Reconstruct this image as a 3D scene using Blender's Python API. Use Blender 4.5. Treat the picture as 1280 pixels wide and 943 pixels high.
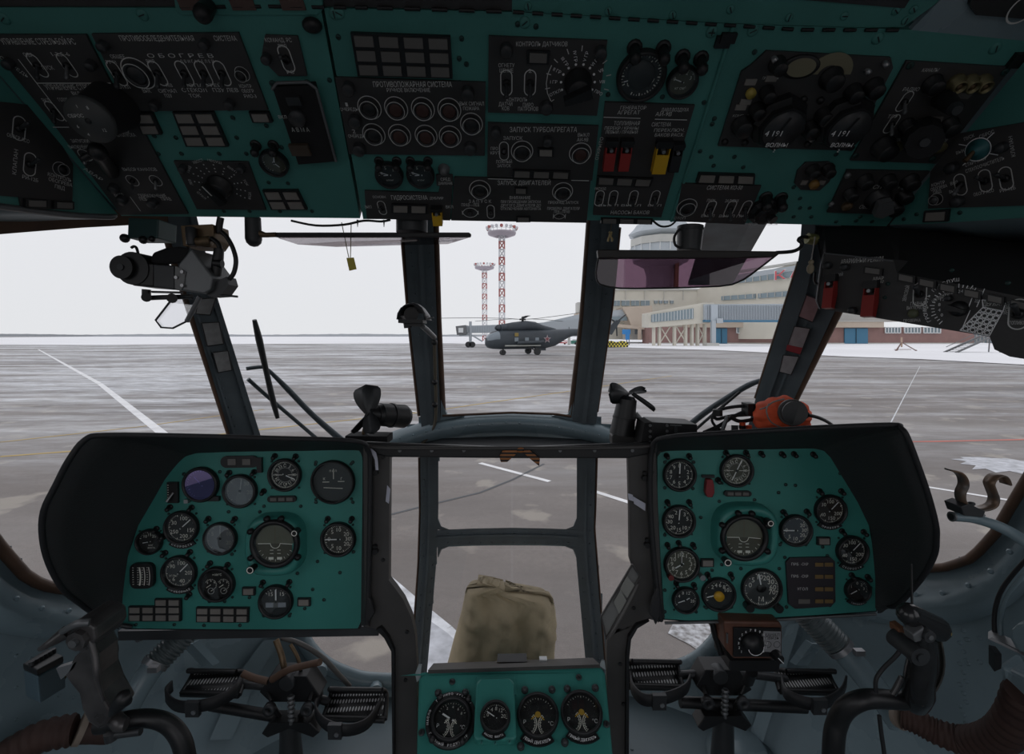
import bpy, bmesh, math, random
from mathutils import Vector, Matrix
from mathutils.geometry import tessellate_polygon
random.seed(7)
S = bpy.context.scene
C = S.collection
PI = math.pi
for o in list(bpy.data.objects): bpy.data.objects.remove(o)

# ---------------------------------------------------------------- camera, sky, exposure
W_, H_, F_ = 1280.0, 943.0, 604.0
CAM = Vector((0, 0, 2.35))
PITCH = math.radians(4.87)
cd = bpy.data.cameras.new('camera'); cam = bpy.data.objects.new('camera', cd); C.objects.link(cam)
cam.location = CAM; cam.rotation_euler = (PI/2 - PITCH, 0, 0)
cd.sensor_width = 36; cd.lens = F_/W_*36; cd.clip_start = 0.02; cd.clip_end = 6000
S.camera = cam
S.view_settings.view_transform = 'Standard'; S.view_settings.look = 'None'
S.view_settings.gamma = 1; S.view_settings.use_curve_mapping = False
S.view_settings.exposure = 0.0

wd = bpy.data.worlds.new('overcast_sky'); S.world = wd; wd.use_nodes = True
nt = wd.node_tree; nt.nodes.clear()
wo = nt.nodes.new('ShaderNodeOutputWorld'); bg = nt.nodes.new('ShaderNodeBackground')
tc = nt.nodes.new('ShaderNodeTexCoord'); sp = nt.nodes.new('ShaderNodeSeparateXYZ')
cr = nt.nodes.new('ShaderNodeValToRGB')
nt.links.new(tc.outputs['Generated'], sp.inputs[0]); nt.links.new(sp.outputs['Z'], cr.inputs[0])
cr.color_ramp.elements[0].position = 0.0; cr.color_ramp.elements[0].color = (0.82, 0.825, 0.85, 1)
cr.color_ramp.elements[1].position = 0.5; cr.color_ramp.elements[1].color = (0.87, 0.87, 0.93, 1)
nt.links.new(cr.outputs[0], bg.inputs[0]); bg.inputs[1].default_value = 1.0
nt.links.new(bg.outputs[0], wo.inputs[0])

# ---------------------------------------------------------------- pixel -> place helpers
cP, sP = math.cos(PITCH), math.sin(PITCH)
def ray(px, py):
    x = (px - W_/2)/F_; u = (H_/2 - py)/F_
    return Vector((x, cP + u*sP, u*cP - sP))
def at(px, py, Y):
    d = ray(px, py); return CAM + d*(Y/d.y)
def ground(px, py, z=0.0):
    d = ray(px, py); return CAM + d*((z - CAM.z)/d.z)
def V(*a): return Vector(a)

class Plane:
    def __init__(s, o, n, up=None):
        s.o = Vector(o); s.n = Vector(n).normalized()
        u = Vector((0, 0, 1)).cross(s.n) if up is None else Vector(up).cross(s.n)
        s.u = u.normalized(); s.v = s.n.cross(s.u).normalized()
    def hit(s, px, py, off=0.0):
        d = ray(px, py); t = (s.o - CAM).dot(s.n)/d.dot(s.n)
        return CAM + d*t + s.n*off
    def pt(s, c, a, b, off=0.0):            # c = point, a along u, b along v
        return c + s.u*a + s.v*b + s.n*off
    def rad(s, px, py, r):
        a = s.hit(px, py); b = s.hit(px + r, py); return (a - b).length
    def mat(s, c):
        m = Matrix.Identity(4)
        for i in range(3): m[i][0] = s.u[i]; m[i][1] = s.v[i]; m[i][2] = s.n[i]; m[i][3] = c[i]
        return m
def plane3(a, b, c):
    n = (b - a).cross(c - a).normalized()
    if n.dot(CAM - a) < 0: n = -n
    return Plane(a, n)

# hull surface: the nose shell of the cabin
HA, HB, HC, HZ, HN = 1.14, 1.62, 1.2, 1.95, 2.5
def hullF(p, o=0.0):
    y = max(p.y, 0.0)
    return abs(p.x/(HA-o))**HN + (y/(HB-o))**HN + abs((p.z - HZ)/(HC-o))**HN
def hull(px, py, off=0.0):
    d = ray(px, py); lo, hi = 0.0, 8.0
    for _ in range(40):
        m = (lo + hi)/2
        if hullF(CAM + d*m, off) < 1: lo = m
        else: hi = m
    return CAM + d*lo
def hulln(p):
    e = 1e-3
    g = Vector([(hullF(p + Vector(v)*e) - hullF(p - Vector(v)*e)) for v in ((1,0,0),(0,1,0),(0,0,1))])
    return g.normalized()

# ---------------------------------------------------------------- materials
MATS = {}
def mat(name, col, rough=0.5, metal=0.0, bump=0.0, bscale=60.0, var=0.0, vscale=8.0, spec=0.5, emit=0, alpha=None, rust=None):
    if name in MATS: return MATS[name]
    m = bpy.data.materials.new(name); m.use_nodes = True; t = m.node_tree
    b = t.nodes['Principled BSDF']; c = (col[0], col[1], col[2], 1)
    b.inputs['Base Color'].default_value = c; b.inputs['Roughness'].default_value = rough
    b.inputs['Metallic'].default_value = metal; b.inputs['Specular IOR Level'].default_value = spec
    co = t.nodes.new('ShaderNodeTexCoord')
    if var:
        n = t.nodes.new('ShaderNodeTexNoise'); n.inputs['Scale'].default_value = vscale; n.inputs['Detail'].default_value = 6
        r = t.nodes.new('ShaderNodeValToRGB')
        r.color_ramp.elements[0].position = .3; r.color_ramp.elements[1].position = .7
        r.color_ramp.elements[0].color = tuple(x*(1-var) for x in c[:3]) + (1,)
        r.color_ramp.elements[1].color = tuple(min(1, x*(1+var)) for x in c[:3]) + (1,)
        if rust: r.color_ramp.elements[1].color = tuple(rust) + (1,)
        t.links.new(co.outputs['Object'], n.inputs['Vector']); t.links.new(n.outputs['Fac'], r.inputs[0]); t.links.new(r.outputs[0], b.inputs['Base Color'])
        mr = t.nodes.new('ShaderNodeMapRange'); mr.inputs['To Min'].default_value = max(.05, rough-.12); mr.inputs['To Max'].default_value = min(1, rough+.12)
        t.links.new(n.outputs['Fac'], mr.inputs['Value']); t.links.new(mr.outputs[0], b.inputs['Roughness'])
    if bump:
        n2 = t.nodes.new('ShaderNodeTexNoise'); n2.inputs['Scale'].default_value = bscale; n2.inputs['Detail'].default_value = 4
        bp = t.nodes.new('ShaderNodeBump'); bp.inputs['Strength'].default_value = bump; bp.inputs['Distance'].default_value = .002
        t.links.new(co.outputs['Object'], n2.inputs['Vector']); t.links.new(n2.outputs['Fac'], bp.inputs['Height']); t.links.new(bp.outputs[0], b.inputs['Normal'])
    MATS[name] = m; return m
def glass(name, tint=(1,1,1), refl=.06, rough=0.0, rc=(1,1,1)):
    if name in MATS: return MATS[name]
    m = bpy.data.materials.new(name); m.use_nodes = True; t = m.node_tree; t.nodes.clear()
    o = t.nodes.new('ShaderNodeOutputMaterial'); mx = t.nodes.new('ShaderNodeMixShader')
    a = t.nodes.new('ShaderNodeBsdfTransparent'); a.inputs[0].default_value = tuple(tint) + (1,)
    g = t.nodes.new('ShaderNodeBsdfGlossy'); g.inputs['Roughness'].default_value = rough; g.inputs[0].default_value = tuple(rc) + (1,)
    lw = t.nodes.new('ShaderNodeLayerWeight'); lw.inputs[0].default_value = .35
    mr = t.nodes.new('ShaderNodeMapRange'); mr.inputs['To Min'].default_value = refl; mr.inputs['To Max'].default_value = min(1, refl*6)
    t.links.new(lw.outputs['Facing'], mr.inputs['Value']); t.links.new(mr.outputs[0], mx.inputs[0])
    t.links.new(a.outputs[0], mx.inputs[1]); t.links.new(g.outputs[0], mx.inputs[2]); t.links.new(mx.outputs[0], o.inputs[0])
    MATS[name] = m; return m

green   = mat('green_enamel', (.042, .235, .203), .42, bump=.12, bscale=180, var=.10, vscale=6)
greenD  = mat('green_enamel_overhead', (.062, .230, .205), .5, bump=.15, bscale=180, var=.12, vscale=6)
plate   = mat('black_plate', (.040, .038, .038), .5, bump=.1, bscale=200, var=.2, vscale=10)
black   = mat('black_paint', (.012, .012, .013), .42)
blackM  = mat('black_matt', (.010, .010, .011), .85, bump=.3, bscale=300)
rubber  = mat('dark_rubber', (.018, .018, .020), .6)
hoodm   = mat('hood_leatherette', (.035, .037, .038), .62, bump=.5, bscale=260)
white   = mat('engraved_white', (.92, .92, .92), .6)
dim     = mat('engraved_grey', (.62, .62, .60), .6)
ivory   = mat('dial_marking', (.90, .88, .80), .6)
lampc   = mat('annunciator_lens', (.24, .22, .20), .35)
lampd   = mat('annunciator_lens_dark', (.15, .14, .13), .35)
screwm  = mat('screw_steel', (.06, .07, .07), .4, metal=.6)
screwd  = mat('screw_dark', (.010, .045, .04), .5)
steel   = mat('worn_steel', (.38, .38, .39), .35, metal=.8)
redp    = mat('guard_red', (.30, .022, .018), .45)
yelp    = mat('guard_yellow', (.62, .36, .01), .45)
dialb   = mat('dial_black', (.012, .012, .013), .6)
dialg   = mat('dial_grey', (.055, .06, .062), .6)
dialo   = mat('dial_olive', (.085, .085, .06), .6)
lens    = glass('gauge_glass', (.93, .95, .94), .05)
lens2   = glass('gauge_glass_reflective', (.8, .82, .82), .30)
lensv   = glass('gauge_glass_violet', (.45, .42, .8), .30, rc=(.55,.5,1))
pane    = glass('window_glass', (.965, .975, .975), .02)
hullm   = mat('blue_grey_paint', (.19, .255, .285), .27, bump=.10, bscale=40, var=.16, vscale=4)
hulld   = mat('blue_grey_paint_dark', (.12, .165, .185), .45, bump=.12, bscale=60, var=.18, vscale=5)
postm   = mat('post_blue_grey', (.105, .130, .145), .45, bump=.1, bscale=80, var=.2, vscale=9)
seal    = mat('brown_rubber_seal', (.085, .045, .026), .6, var=.3, vscale=20)
colm    = mat('grey_brown_paint', (.060, .056, .054), .5, bump=.15, bscale=120, var=.15, vscale=12)
dgrey   = mat('dark_grey_metal', (.04, .042, .045), .42, metal=.2, var=.2, vscale=14)
mgrey   = mat('mid_grey_metal', (.16, .165, .17), .4, metal=.4, var=.15, vscale=14)
copper  = mat('worn_brass', (.17, .115, .065), .45, metal=.5, var=.3, vscale=30)
khaki   = mat('khaki_canvas', (.60, .49, .32), .8, bump=.9, bscale=40, var=.2, vscale=9)
brownh  = mat('brown_hose_fabric', (.055, .028, .022), .7, bump=.4, bscale=120, var=.25, vscale=14)
redc    = mat('red_orange_cloth', (.88, .11, .035), .8, bump=.6, bscale=70, var=.25, vscale=18)

# ---------------------------------------------------------------- mesh builder
OFF = {}
def tag(o, label=None, cat=None, group=None, kind=None):
    if label: o['label'] = label
    if cat: o['category'] = cat
    if group: o['group'] = group
    if kind: o['kind'] = kind
    return o
def thing(name, label, cat, loc=(0,0,0), rz=0, group=None, local=False):
    o = bpy.data.objects.new(name, None); C.objects.link(o); o.empty_display_size = .05
    o.location = loc; o.rotation_euler = (0, 0, rz)
    OFF[o.name] = Vector((0,0,0)) if local else Vector(loc)
    return tag(o, label, cat, group)
class MB:
    def __init__(s): s.v = []; s.f = []; s.m = []; s.mats = []; s.sm = []
    def mi(s, m):
        if m is None: m = 'default'
        if m not in s.mats: s.mats.append(m)
        return s.mats.index(m)
    def add(s, vs, fs, m=None, smooth=False):
        k = len(s.v); s.v += [Vector(p) for p in vs]; i = s.mi(m)
        for f in fs: s.f.append([k + j for j in f]); s.m.append(i); s.sm.append(smooth)
        return s
    def box(s, c, size, M=None, m=None):
        hx, hy, hz = size[0]/2, size[1]/2, size[2]/2; c = Vector(c)
        vs = [Vector((x, y, z)) for x in (-hx, hx) for y in (-hy, hy) for z in (-hz, hz)]
        vs = [c + p for p in vs] if M is None else [M @ (c + p) for p in vs]
        return s.add(vs, [(0,1,3,2),(4,6,7,5),(0,4,5,1),(2,3,7,6),(0,2,6,4),(1,5,7,3)], m)
    def prism(s, poly, dirv, m=None, back=True):       # poly: coplanar-ish world points, extruded along dirv
        n = len(poly); dv = Vector(dirv)
        vs = [Vector(p) for p in poly] + [Vector(p) + dv for p in poly]
        fs = [(i, (i+1) % n, n + (i+1) % n, n + i) for i in range(n)]
        tri = tessellate_polygon([[Vector(p) for p in poly]])
        fs += [tuple(t) for t in tri]
        if back: fs += [tuple(n + j for j in reversed(t)) for t in tri]
        return s.add(vs, fs, m)
    def ring(s, c, ax, r, segs, ref=None):
        ax = ax.normalized(); a = Vector((0,0,1)) if abs(ax.z) < .9 else Vector((1,0,0))
        if ref is not None: a = ref
        u = ax.cross(a).normalized(); w = ax.cross(u)
        return [c + (u*math.cos(2*PI*i/segs) + w*math.sin(2*PI*i/segs))*r for i in range(segs)]
    def cyl(s, a, b, r, r2=None, segs=16, m=None, caps=True, smooth=True):
        a = Vector(a); b = Vector(b); r2 = r if r2 is None else r2; ax = b - a
        vs = s.ring(a, ax, r, segs) + s.ring(b, ax, r2, segs)
        s.add(vs, [(i, (i+1) % segs, segs + (i+1) % segs, segs + i) for i in range(segs)], m, smooth)
        if caps: s.add(vs, [tuple(range(segs))[::-1], tuple(range(segs, 2*segs))], m)
        return s
    def tube(s, pts, r, segs=10, m=None, sub=4, caps=True):
        pts = [Vector(p) for p in pts]
        rs = r if isinstance(r, (list, tuple)) else [r]*len(pts)
        if sub > 1 and len(pts) > 2:
            P, R = [], []
            for i in range(len(pts)-1):
                p0 = pts[max(i-1, 0)]; p1 = pts[i]; p2 = pts[i+1]; p3 = pts[min(i+2, len(pts)-1)]
                for k in range(sub):
                    t = k/sub
                    P.append(.5*((2*p1) + (p2-p0)*t + (2*p0-5*p1+4*p2-p3)*t*t + (3*p1-p0-3*p2+p3)*t**3)); R.append(rs[i]*(1-t) + rs[i+1]*t)
            P.append(pts[-1]); R.append(rs[-1]); pts, rs = P, R
        vs = []; tan0 = None; u = None
        for i, p in enumerate(pts):
            t = (pts[min(i+1, len(pts)-1)] - pts[max(i-1, 0)]).normalized()
            if u is None:
                a = Vector((0,0,1)) if abs(t.z) < .9 else Vector((1,0,0)); u = t.cross(a).normalized()
            else: u = (u - t*u.dot(t)).normalized()
            w = t.cross(u)
            vs += [p + (u*math.cos(2*PI*k/segs) + w*math.sin(2*PI*k/segs))*rs[i] for k in range(segs)]
        fs = [(i*segs + k, i*segs + (k+1) % segs, (i+1)*segs + (k+1) % segs, (i+1)*segs + k) for i in range(len(pts)-1) for k in range(segs)]
        s.add(vs, fs, m, True)
        if caps:
            s.add(vs[:segs], [tuple(range(segs))[::-1]], m); s.add(vs[-segs:], [tuple(range(segs))], m)
        return s
    def lathe(s, prof, M, segs=32, m=None, smooth=True, sx=1, sy=1):   # prof: (r, h) along local Z
        vs = [M @ Vector((r*sx*math.cos(2*PI*k/segs), r*sy*math.sin(2*PI*k/segs), h)) for r, h in prof for k in range(segs)]
        n = len(prof)
        s.add(vs, [(i*segs + k, i*segs + (k+1) % segs, (i+1)*segs + (k+1) % segs, (i+1)*segs + k) for i in range(n-1) for k in range(segs)], m, smooth)
        return s
    def disc(s, M, r, h, segs=32, m=None, sx=1, sy=1):
        return s.add([M @ Vector((r*sx*math.cos(2*PI*k/segs), r*sy*math.sin(2*PI*k/segs), h)) for k in range(segs)], [tuple(range(segs))], m)
    def sphere(s, c, r, segs=12, m=None, sc=(1,1,1), M=None):
        rows = segs//2; vs = []; c = Vector(c)
        for i in range(rows+1):
            th = PI*i/rows
            for k in range(segs):
                p = Vector((math.sin(th)*math.cos(2*PI*k/segs)*sc[0], math.sin(th)*math.sin(2*PI*k/segs)*sc[1], math.cos(th)*sc[2]))*r
                vs.append(M @ p + c if M is not None and len(M) == 3 else (M @ (c + p) if M is not None else c + p))
        return s.add(vs, [(i*segs + k, i*segs + (k+1) % segs, (i+1)*segs + (k+1) % segs, (i+1)*segs + k) for i in range(rows) for k in range(segs)], m, True)
    def loft(s, rings, m=None, closed=False, smooth=True, capends=False):
        n = len(rings[0]); vs = [p for r in rings for p in r]; k = n if closed else n-1
        s.add(vs, [(i*n + j, i*n + (j+1) % n, (i+1)*n + (j+1) % n, (i+1)*n + j) for i in range(len(rings)-1) for j in range(k)], m, smooth)
        if capends: s.add(list(rings[0]), [tuple(range(n))[::-1]], m); s.add(list(rings[-1]), [tuple(range(n))], m)
        return s
    def bead(s, pts, r, m=None, segs=6): return s.tube(pts, r, segs, m)
    def build(s, name, m=None, parent=None, label=None, bevel=0, solid=0, sub=0, local=False, merge=False):
        me = bpy.data.meshes.new(name); off = Vector((0,0,0))
        if parent is not None: off = OFF.get(parent.name, off)
        me.from_pydata([tuple(p - off) for p in s.v], [], s.f)
        for k in s.mats: me.materials.append(m if k == 'default' else k)
        me.polygons.foreach_set('material_index', s.m); me.polygons.foreach_set('use_smooth', s.sm)
        me.validate(); me.update()
        bm = bmesh.new(); bm.from_mesh(me)
        if merge or bevel or solid or sub: bmesh.ops.remove_doubles(bm, verts=bm.verts, dist=1e-5)
        bmesh.ops.recalc_face_normals(bm, faces=bm.faces); bm.to_mesh(me); bm.free()
        o = bpy.data.objects.new(name, me); C.objects.link(o)
        if parent is not None: o.parent = parent
        OFF[o.name] = off
        if solid:
            md = o.modifiers.new('thick', 'SOLIDIFY'); md.thickness = abs(solid); md.offset = -1 if solid > 0 else 1
        if bevel:
            md = o.modifiers.new('bevel', 'BEVEL'); md.width = bevel; md.segments = 2; md.limit_method = 'ANGLE'; md.angle_limit = .6
        if sub:
            md = o.modifiers.new('smooth', 'SUBSURF'); md.levels = sub; md.render_levels = sub
        if label: o['label'] = label
        return o
def struct(o): o['kind'] = 'structure'; return o

# lettering: flat glyph meshes laid on a surface
TXT = {}
def glyphs(t):
    if t in TXT: return TXT[t]
    cu = bpy.data.curves.new('t', 'FONT'); cu.body = t; cu.size = 1; cu.resolution_u = 2; cu.align_x = 'CENTER'; cu.align_y = 'CENTER'
    o = bpy.data.objects.new('t', cu); C.objects.link(o)
    me = bpy.data.meshes.new_from_object(o)
    r = ([v.co.copy() for v in me.vertices], [tuple(p.vertices) for p in me.polygons])
    bpy.data.objects.remove(o); bpy.data.curves.remove(cu); bpy.data.meshes.remove(me)
    TXT[t] = r; return r
def letter(mb, t, P, c, size, off=.0006, m=None, wid=None, rot=0):
    vs, fs = glyphs(t)
    if not vs: return
    sx = 1
    if wid:
        w = max(v.x for v in vs) - min(v.x for v in vs); sx = wid/(w*size)
    ca, sa = math.cos(rot), math.sin(rot); out = []
    for v in vs:
        x, y = v.x*size*sx, v.y*size
        out.append(P.pt(c, x*ca - y*sa, x*sa + y*ca, off))
    mb.add(out, fs, m)
def stroke(mb, P, a, b, w, off, m=None):     # thin flat line a->b on plane P (points)
    d = (b - a).normalized(); s_ = P.n.cross(d)*w/2; o = P.n*off
    mb.add([a - s_ + o, b - s_ + o, b + s_ + o, a + s_ + o], [(0,1,2,3)], m)
def arc(mb, P, c, r, a0, a1, w, off, m=None, n=None, sx=1, sy=1):
    n = n or max(3, int(abs(a1-a0)/.26))
    vs = []
    for i in range(n+1):
        a = a0 + (a1-a0)*i/n
        for rr in (r - w/2, r + w/2): vs.append(P.pt(c, rr*sx*math.cos(a), rr*sy*math.sin(a), off))
    mb.add(vs, [(2*i, 2*i+1, 2*i+3, 2*i+2) for i in range(n)], m)
# ================================================================ SHELL OF THE COCKPIT
def project(p):
    q = p - CAM; z = q.y*cP - q.z*sP
    if z < .02: return None
    return (W_/2 + F_*q.x/z, H_/2 - F_*(q.y*sP + q.z*cP)/z)
def inside(pt, poly):
    x, y = pt; c = False; j = len(poly)-1
    for i in range(len(poly)):
        xi, yi = poly[i]; xj, yj = poly[j]
        if (yi > y) != (yj > y) and x < (xj-xi)*(y-yi)/(yj-yi) + xi: c = not c
        j = i
    return c
OPEN = [
 [(540,225),(740,225),(718,524),(550,524)],
 [(232,225),(506,225),(528,520),(485,556),(300,560)],
 [(774,225),(1026,235),(965,560),(800,556),(745,520)],
 [(-95,284),(0,279),(203,268),(292,550),(305,600),(272,700),(160,737),(85,736),(37,722),(0,684),(-60,590),(-105,450)],
 [(1042,268),(1385,284),(1400,450),(1345,560),(1280,603),(1243,668),(1215,698),(1180,709),(1120,712),(1000,690),(975,600),(988,500)],
 [(547,560),(723,560),(722,661),(547,661)],
 [(546,682),(722,682),(736,850),(530,850)],
 [(470,563),(527,563),(526,700),(517,836),(505,850),(470,851),(440,848),(402,830),(372,790),(350,700),(340,580)],
 [(743,563),(800,563),(935,580),(930,700),(908,770),(888,808),(850,833),(785,841),(765,850),(745,700)],
]
def hole(c):
    if c.y < .5: return -.88 < c.y < .42 and 1.90 < c.z < 2.66 and abs(c.x) > .9  # unseen side windows beside the camera, enlarged to brighten the cabin
    q = project(c)
    return q is not None and any(inside(q, P) for P in OPEN)
FLOOR = 1.25
def spow(c, e): return math.copysign(abs(c)**e, c)
NA, NE = 300, 190; EXP = 2/HN
groups = {'ceiling': MB(), 'wall_left': MB(), 'wall_right': MB(), 'wall_front': MB()}
hv = []
e0 = -math.radians(62); e1 = math.radians(90)
YB = [-1.0, -.85, -.7, -.6, -.5, -.35, -.2, -.05]
def hp(a, e):
    ce = spow(math.cos(e), EXP)
    return Vector((HA*spow(math.sin(a), EXP)*ce, HB*spow(math.cos(a), EXP)*ce, HZ + HC*spow(math.sin(e), EXP)))
cells = []
E = [e0 + (e1-e0)*i/NE for i in range(NE+1)]
A = [-PI/2 + PI*i/NA for i in range(NA+1)]
G_ = [[hp(a, e) for a in A] for e in E]
for i in range(NE):
    for j in range(NA): cells.append((G_[i][j], G_[i][j+1], G_[i+1][j+1], G_[i+1][j]))
ys = [-1.0 + k*.02 for k in range(51)]
for i in range(NE):
    for sgn in (0, NA):
        for k in range(50):
            a, b = G_[i][sgn], G_[i+1][sgn]
            cells.append((Vector((a.x, ys[k], a.z)), Vector((a.x, ys[k+1], a.z)), Vector((b.x, ys[k+1], b.z)), Vector((b.x, ys[k], b.z))))
for q in cells:
    c = (q[0]+q[1]+q[2]+q[3])/4
    if c.z < FLOOR - .03 or hole(c): continue
    g = 'ceiling' if c.z > 2.7 else ('wall_front' if c.y > 1.15 and abs(c.x) < .75 else ('wall_left' if c.x < 0 else 'wall_right'))
    groups[g].add(q, [(0,1,2,3)], None, True)
for k, g in groups.items(): struct(g.build(k, hullm, merge=True))

# floor, rear bulkhead
m = MB(); pts = []
r = max(0, 1 - abs((FLOOR-HZ)/HC)**HN)
for i in range(41):
    a = -PI/2 + PI*i/40
    pts.append(Vector((HA*spow(math.sin(a), EXP)*r**(1/HN), HB*spow(math.cos(a), EXP)*r**(1/HN), FLOOR)))
pts = [Vector((pts[0].x, -1, FLOOR))] + pts + [Vector((pts[-1].x, -1, FLOOR))]
m.prism(pts, (0,0,-.03))
for x in (-.62, -.30, .30, .62):                   # plate joints and rivets
    m.box((x, .6, FLOOR+.0015), (.006, 1.5, .003), m=hulld)
    for k in range(24): m.cyl((x+.02, .1+k*.055, FLOOR), (x+.02, .1+k*.055, FLOOR+.003), .004, segs=6, m=hulld)
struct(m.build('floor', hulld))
m = MB()
m.box((-.92, -1.02, 2.1), (.50, .04, 2.1)); m.box((.92, -1.02, 2.1), (.50, .04, 2.1)); m.box((0, -1.02, 3.02), (1.34, .04, .25))  # unseen doorway between these, widened to let more light in
struct(m.build('wall_back', hullm))

# ---- glazing
def patch(name, c4, nu=14, nv=14, off=-.012):
    vs = []
    for j in range(nv+1):
        for i in range(nu+1):
            s_, t = i/nu, j/nv
            x = (c4[0][0]*(1-s_)+c4[1][0]*s_)*(1-t) + (c4[3][0]*(1-s_)+c4[2][0]*s_)*t
            y = (c4[0][1]*(1-s_)+c4[1][1]*s_)*(1-t) + (c4[3][1]*(1-s_)+c4[2][1]*s_)*t
            vs.append(hull(x, y, off))
    g = MB(); g.add(vs, [(j*(nu+1)+i, j*(nu+1)+i+1, (j+1)*(nu+1)+i+1, (j+1)*(nu+1)+i) for j in range(nv) for i in range(nu)], None, True)
    return struct(g.build(name, pane))
patch('window_1', [(522,222),(757,222),(732,532),(538,532)])
patch('window_2', [(215,222),(522,222),(538,532),(300,570)])
patch('window_3', [(757,222),(1042,225),(972,570),(732,532)])
patch('window_4', [(-100,270),(215,270),(300,570),(-100,560)]); 
patch('window_5', [(1030,270),(1400,270),(1400,560),(972,570)])
patch('window_6', [(-100,560),(300,570),(345,760),(-60,760)])
patch('window_7', [(972,570),(1400,560),(1330,740),(930,740)])
patch('window_8', [(536,545),(732,545),(732,672),(536,672)])
patch('window_9', [(536,672),(732,672),(745,862),(525,862)])
patch('window_10', [(320,545),(536,545),(520,868),(330,868)])
patch('window_11', [(732,545),(960,545),(940,868),(750,868)])
for sx, nm in ((-1, 'window_12'), (1, 'window_13')):  # panes of the unseen side windows, sized for more cabin light
    g = MB(); X = sx*(HA-.0)
    vs = []
    zs = [1.88 + .80*k/10 for k in range(11)]
    for z in zs:
        x = sx*HA*(1-abs((z-HZ)/HC)**HN)**(1/HN)
        vs += [Vector((x, -.90, z)), Vector((x, .44, z))]
    g.add(vs, [(2*k, 2*k+1, 2*k+3, 2*k+2) for k in range(10)], None, True); struct(g.build(nm, pane))

# ---- frame members that follow the nose
def resample(path, n):
    P_ = [Vector(p) for p in path]; L = [0]
    for a, b in zip(P_, P_[1:]): L.append(L[-1] + (b-a).length)
    out = []
    for i in range(n):
        t = L[-1]*i/(n-1); k = 0
        while k < len(L)-2 and L[k+1] < t: k += 1
        f = (t-L[k])/max(1e-9, L[k+1]-L[k]); out.append(P_[k].lerp(P_[k+1], f))
    return out
def hloft(mb, paths, offs, n=24, m=None, smooth=False):      # several pixel paths, each at its own inward distance
    rings = []
    for p, o in zip(paths, offs): rings.append([hull(q[0], q[1], o) for q in resample(p, n)])
    mb.loft(rings, m, smooth=smooth); return mb
def member(mb, ea, eb, inn, out=-.015, n=24, m=None, rib=None, rm=None):
    A_ = resample(ea, n); B_ = resample(eb, n)
    hloft(mb, [ea, ea, eb, eb], [out, inn, inn, out], n, m)
    if rib:
        def mix(f): return [(a.lerp(b, f)[0], a.lerp(b, f)[1]) for a, b in zip(A_, B_)]
        for f0, f1, h in rib:
            hloft(mb, [mix(f0), mix(f0), mix(f1), mix(f1)], [inn-.002, inn+h, inn+h, inn-.002], n, rm or m)
def rivets(mb, path, inn, n, r=.0035, m=None):
    for q in resample(path, n):
        p = hull(q[0], q[1], inn); k = -hulln(p)
        mb.cyl(p, p + k*.003, r, r*.6, 8, m)
def sealstrip(mb, path, inn, r=.006, n=30):
    mb.tube([hull(q[0], q[1], inn) for q in resample(path, n)], r, 8, seal, sub=1)

# trim_1: post between left and centre windscreen
m = MB()
member(m, [(503,262),(512,400),(527,535)], [(541,262),(546,400),(551,535)], .035, n=16, rib=[(.45,.62,.012)])
rivets(m, [(512,300),(534,520)], .035, 14); rivets(m, [(536,300),(546,520)], .035, 14)
sealstrip(m, [(544,270),(548,400),(554,522)], .02, .010); sealstrip(m, [(502,285),(511,400),(524,520)], .02)
struct(m.build('trim_1', postm))
m = MB()
member(m, [(739,262),(729,400),(715,530)], [(776,262),(765,380),(745,530)], .035, n=16, rib=[(.40,.58,.012)])
rivets(m, [(767,300),(738,520)], .035, 14); rivets(m, [(745,300),(722,520)], .035, 14)
sealstrip(m, [(738,270),(728,400),(714,518)], .02, .011); sealstrip(m, [(774,285),(765,380),(746,515)], .02)
struct(m.build('trim_2', postm))
# trim_3 / trim_4: the leaning corner posts
m = MB()
member(m, [(200,255),(222,330),(290,552)], [(242,255),(268,360),(328,552)], .04, n=16, rib=[(.12,.2,.008),(.80,.9,.008)])
rivets(m, [(222,320),(298,545)], .04, 20); rivets(m, [(255,320),(316,545)], .04, 20)
sealstrip(m, [(203,278),(222,340),(289,548)], .03, .009)
struct(m.build('trim_3', postm))
m = MB()
member(m, [(1004,255),(998,330),(944,500),(928,560)], [(1052,262),(1048,380),(992,500),(972,560)], .04, n=16, rib=[(.22,.34,.012),(.5,.56,.008)])
rivets(m, [(1012,330),(953,520)], .04, 18)
sealstrip(m, [(1050,385),(993,500),(976,556)], .03, .010); sealstrip(m, [(999,328),(945,498)], .03, .006)
struct(m.build('trim_4', postm))
# trim_5: curved sill under the windscreen
m = MB()
hloft(m, [[(470,548),(500,536),(545,523),(590,517),(640,515),(695,518),(740,527),(775,540),(812,556)],
          [(476,554),(505,543),(548,530),(592,524),(640,522),(695,525),(738,534),(770,545),(806,560)],
          [(482,562),(510,555),(550,543),(595,536),(640,534),(692,537),(735,546),(765,556),(800,567)],
          [(490,572),(515,565),(552,553),(596,546),(640,545),(690,547),(732,555),(760,565),(795,575)]], [.0,.05,.06,.01], 30, None, True)
for a, b, c_ in (((551,500),(551,526),(580,520)), ((717,500),(717,526),(690,520))):
    pts = [hull(a[0], a[1], .03), hull(b[0], b[1], .03), hull(c_[0], c_[1], .03), hull(b[0]*.5+(a[0]+c_[0])*.25, b[1]*.5+(a[1]+c_[1])*.25, .03)]
    m.prism([pts[0], pts[1], pts[2], pts[3]], (0,.02,0))
rivets(m, [(500,548),(548,536),(640,528),(738,540),(780,556)], .058, 18)
sealstrip(m, [(553,520),(575,519),(640,516),(695,518),(714,521)], .035, .004)
struct(m.build('trim_5', hullm))
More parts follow.
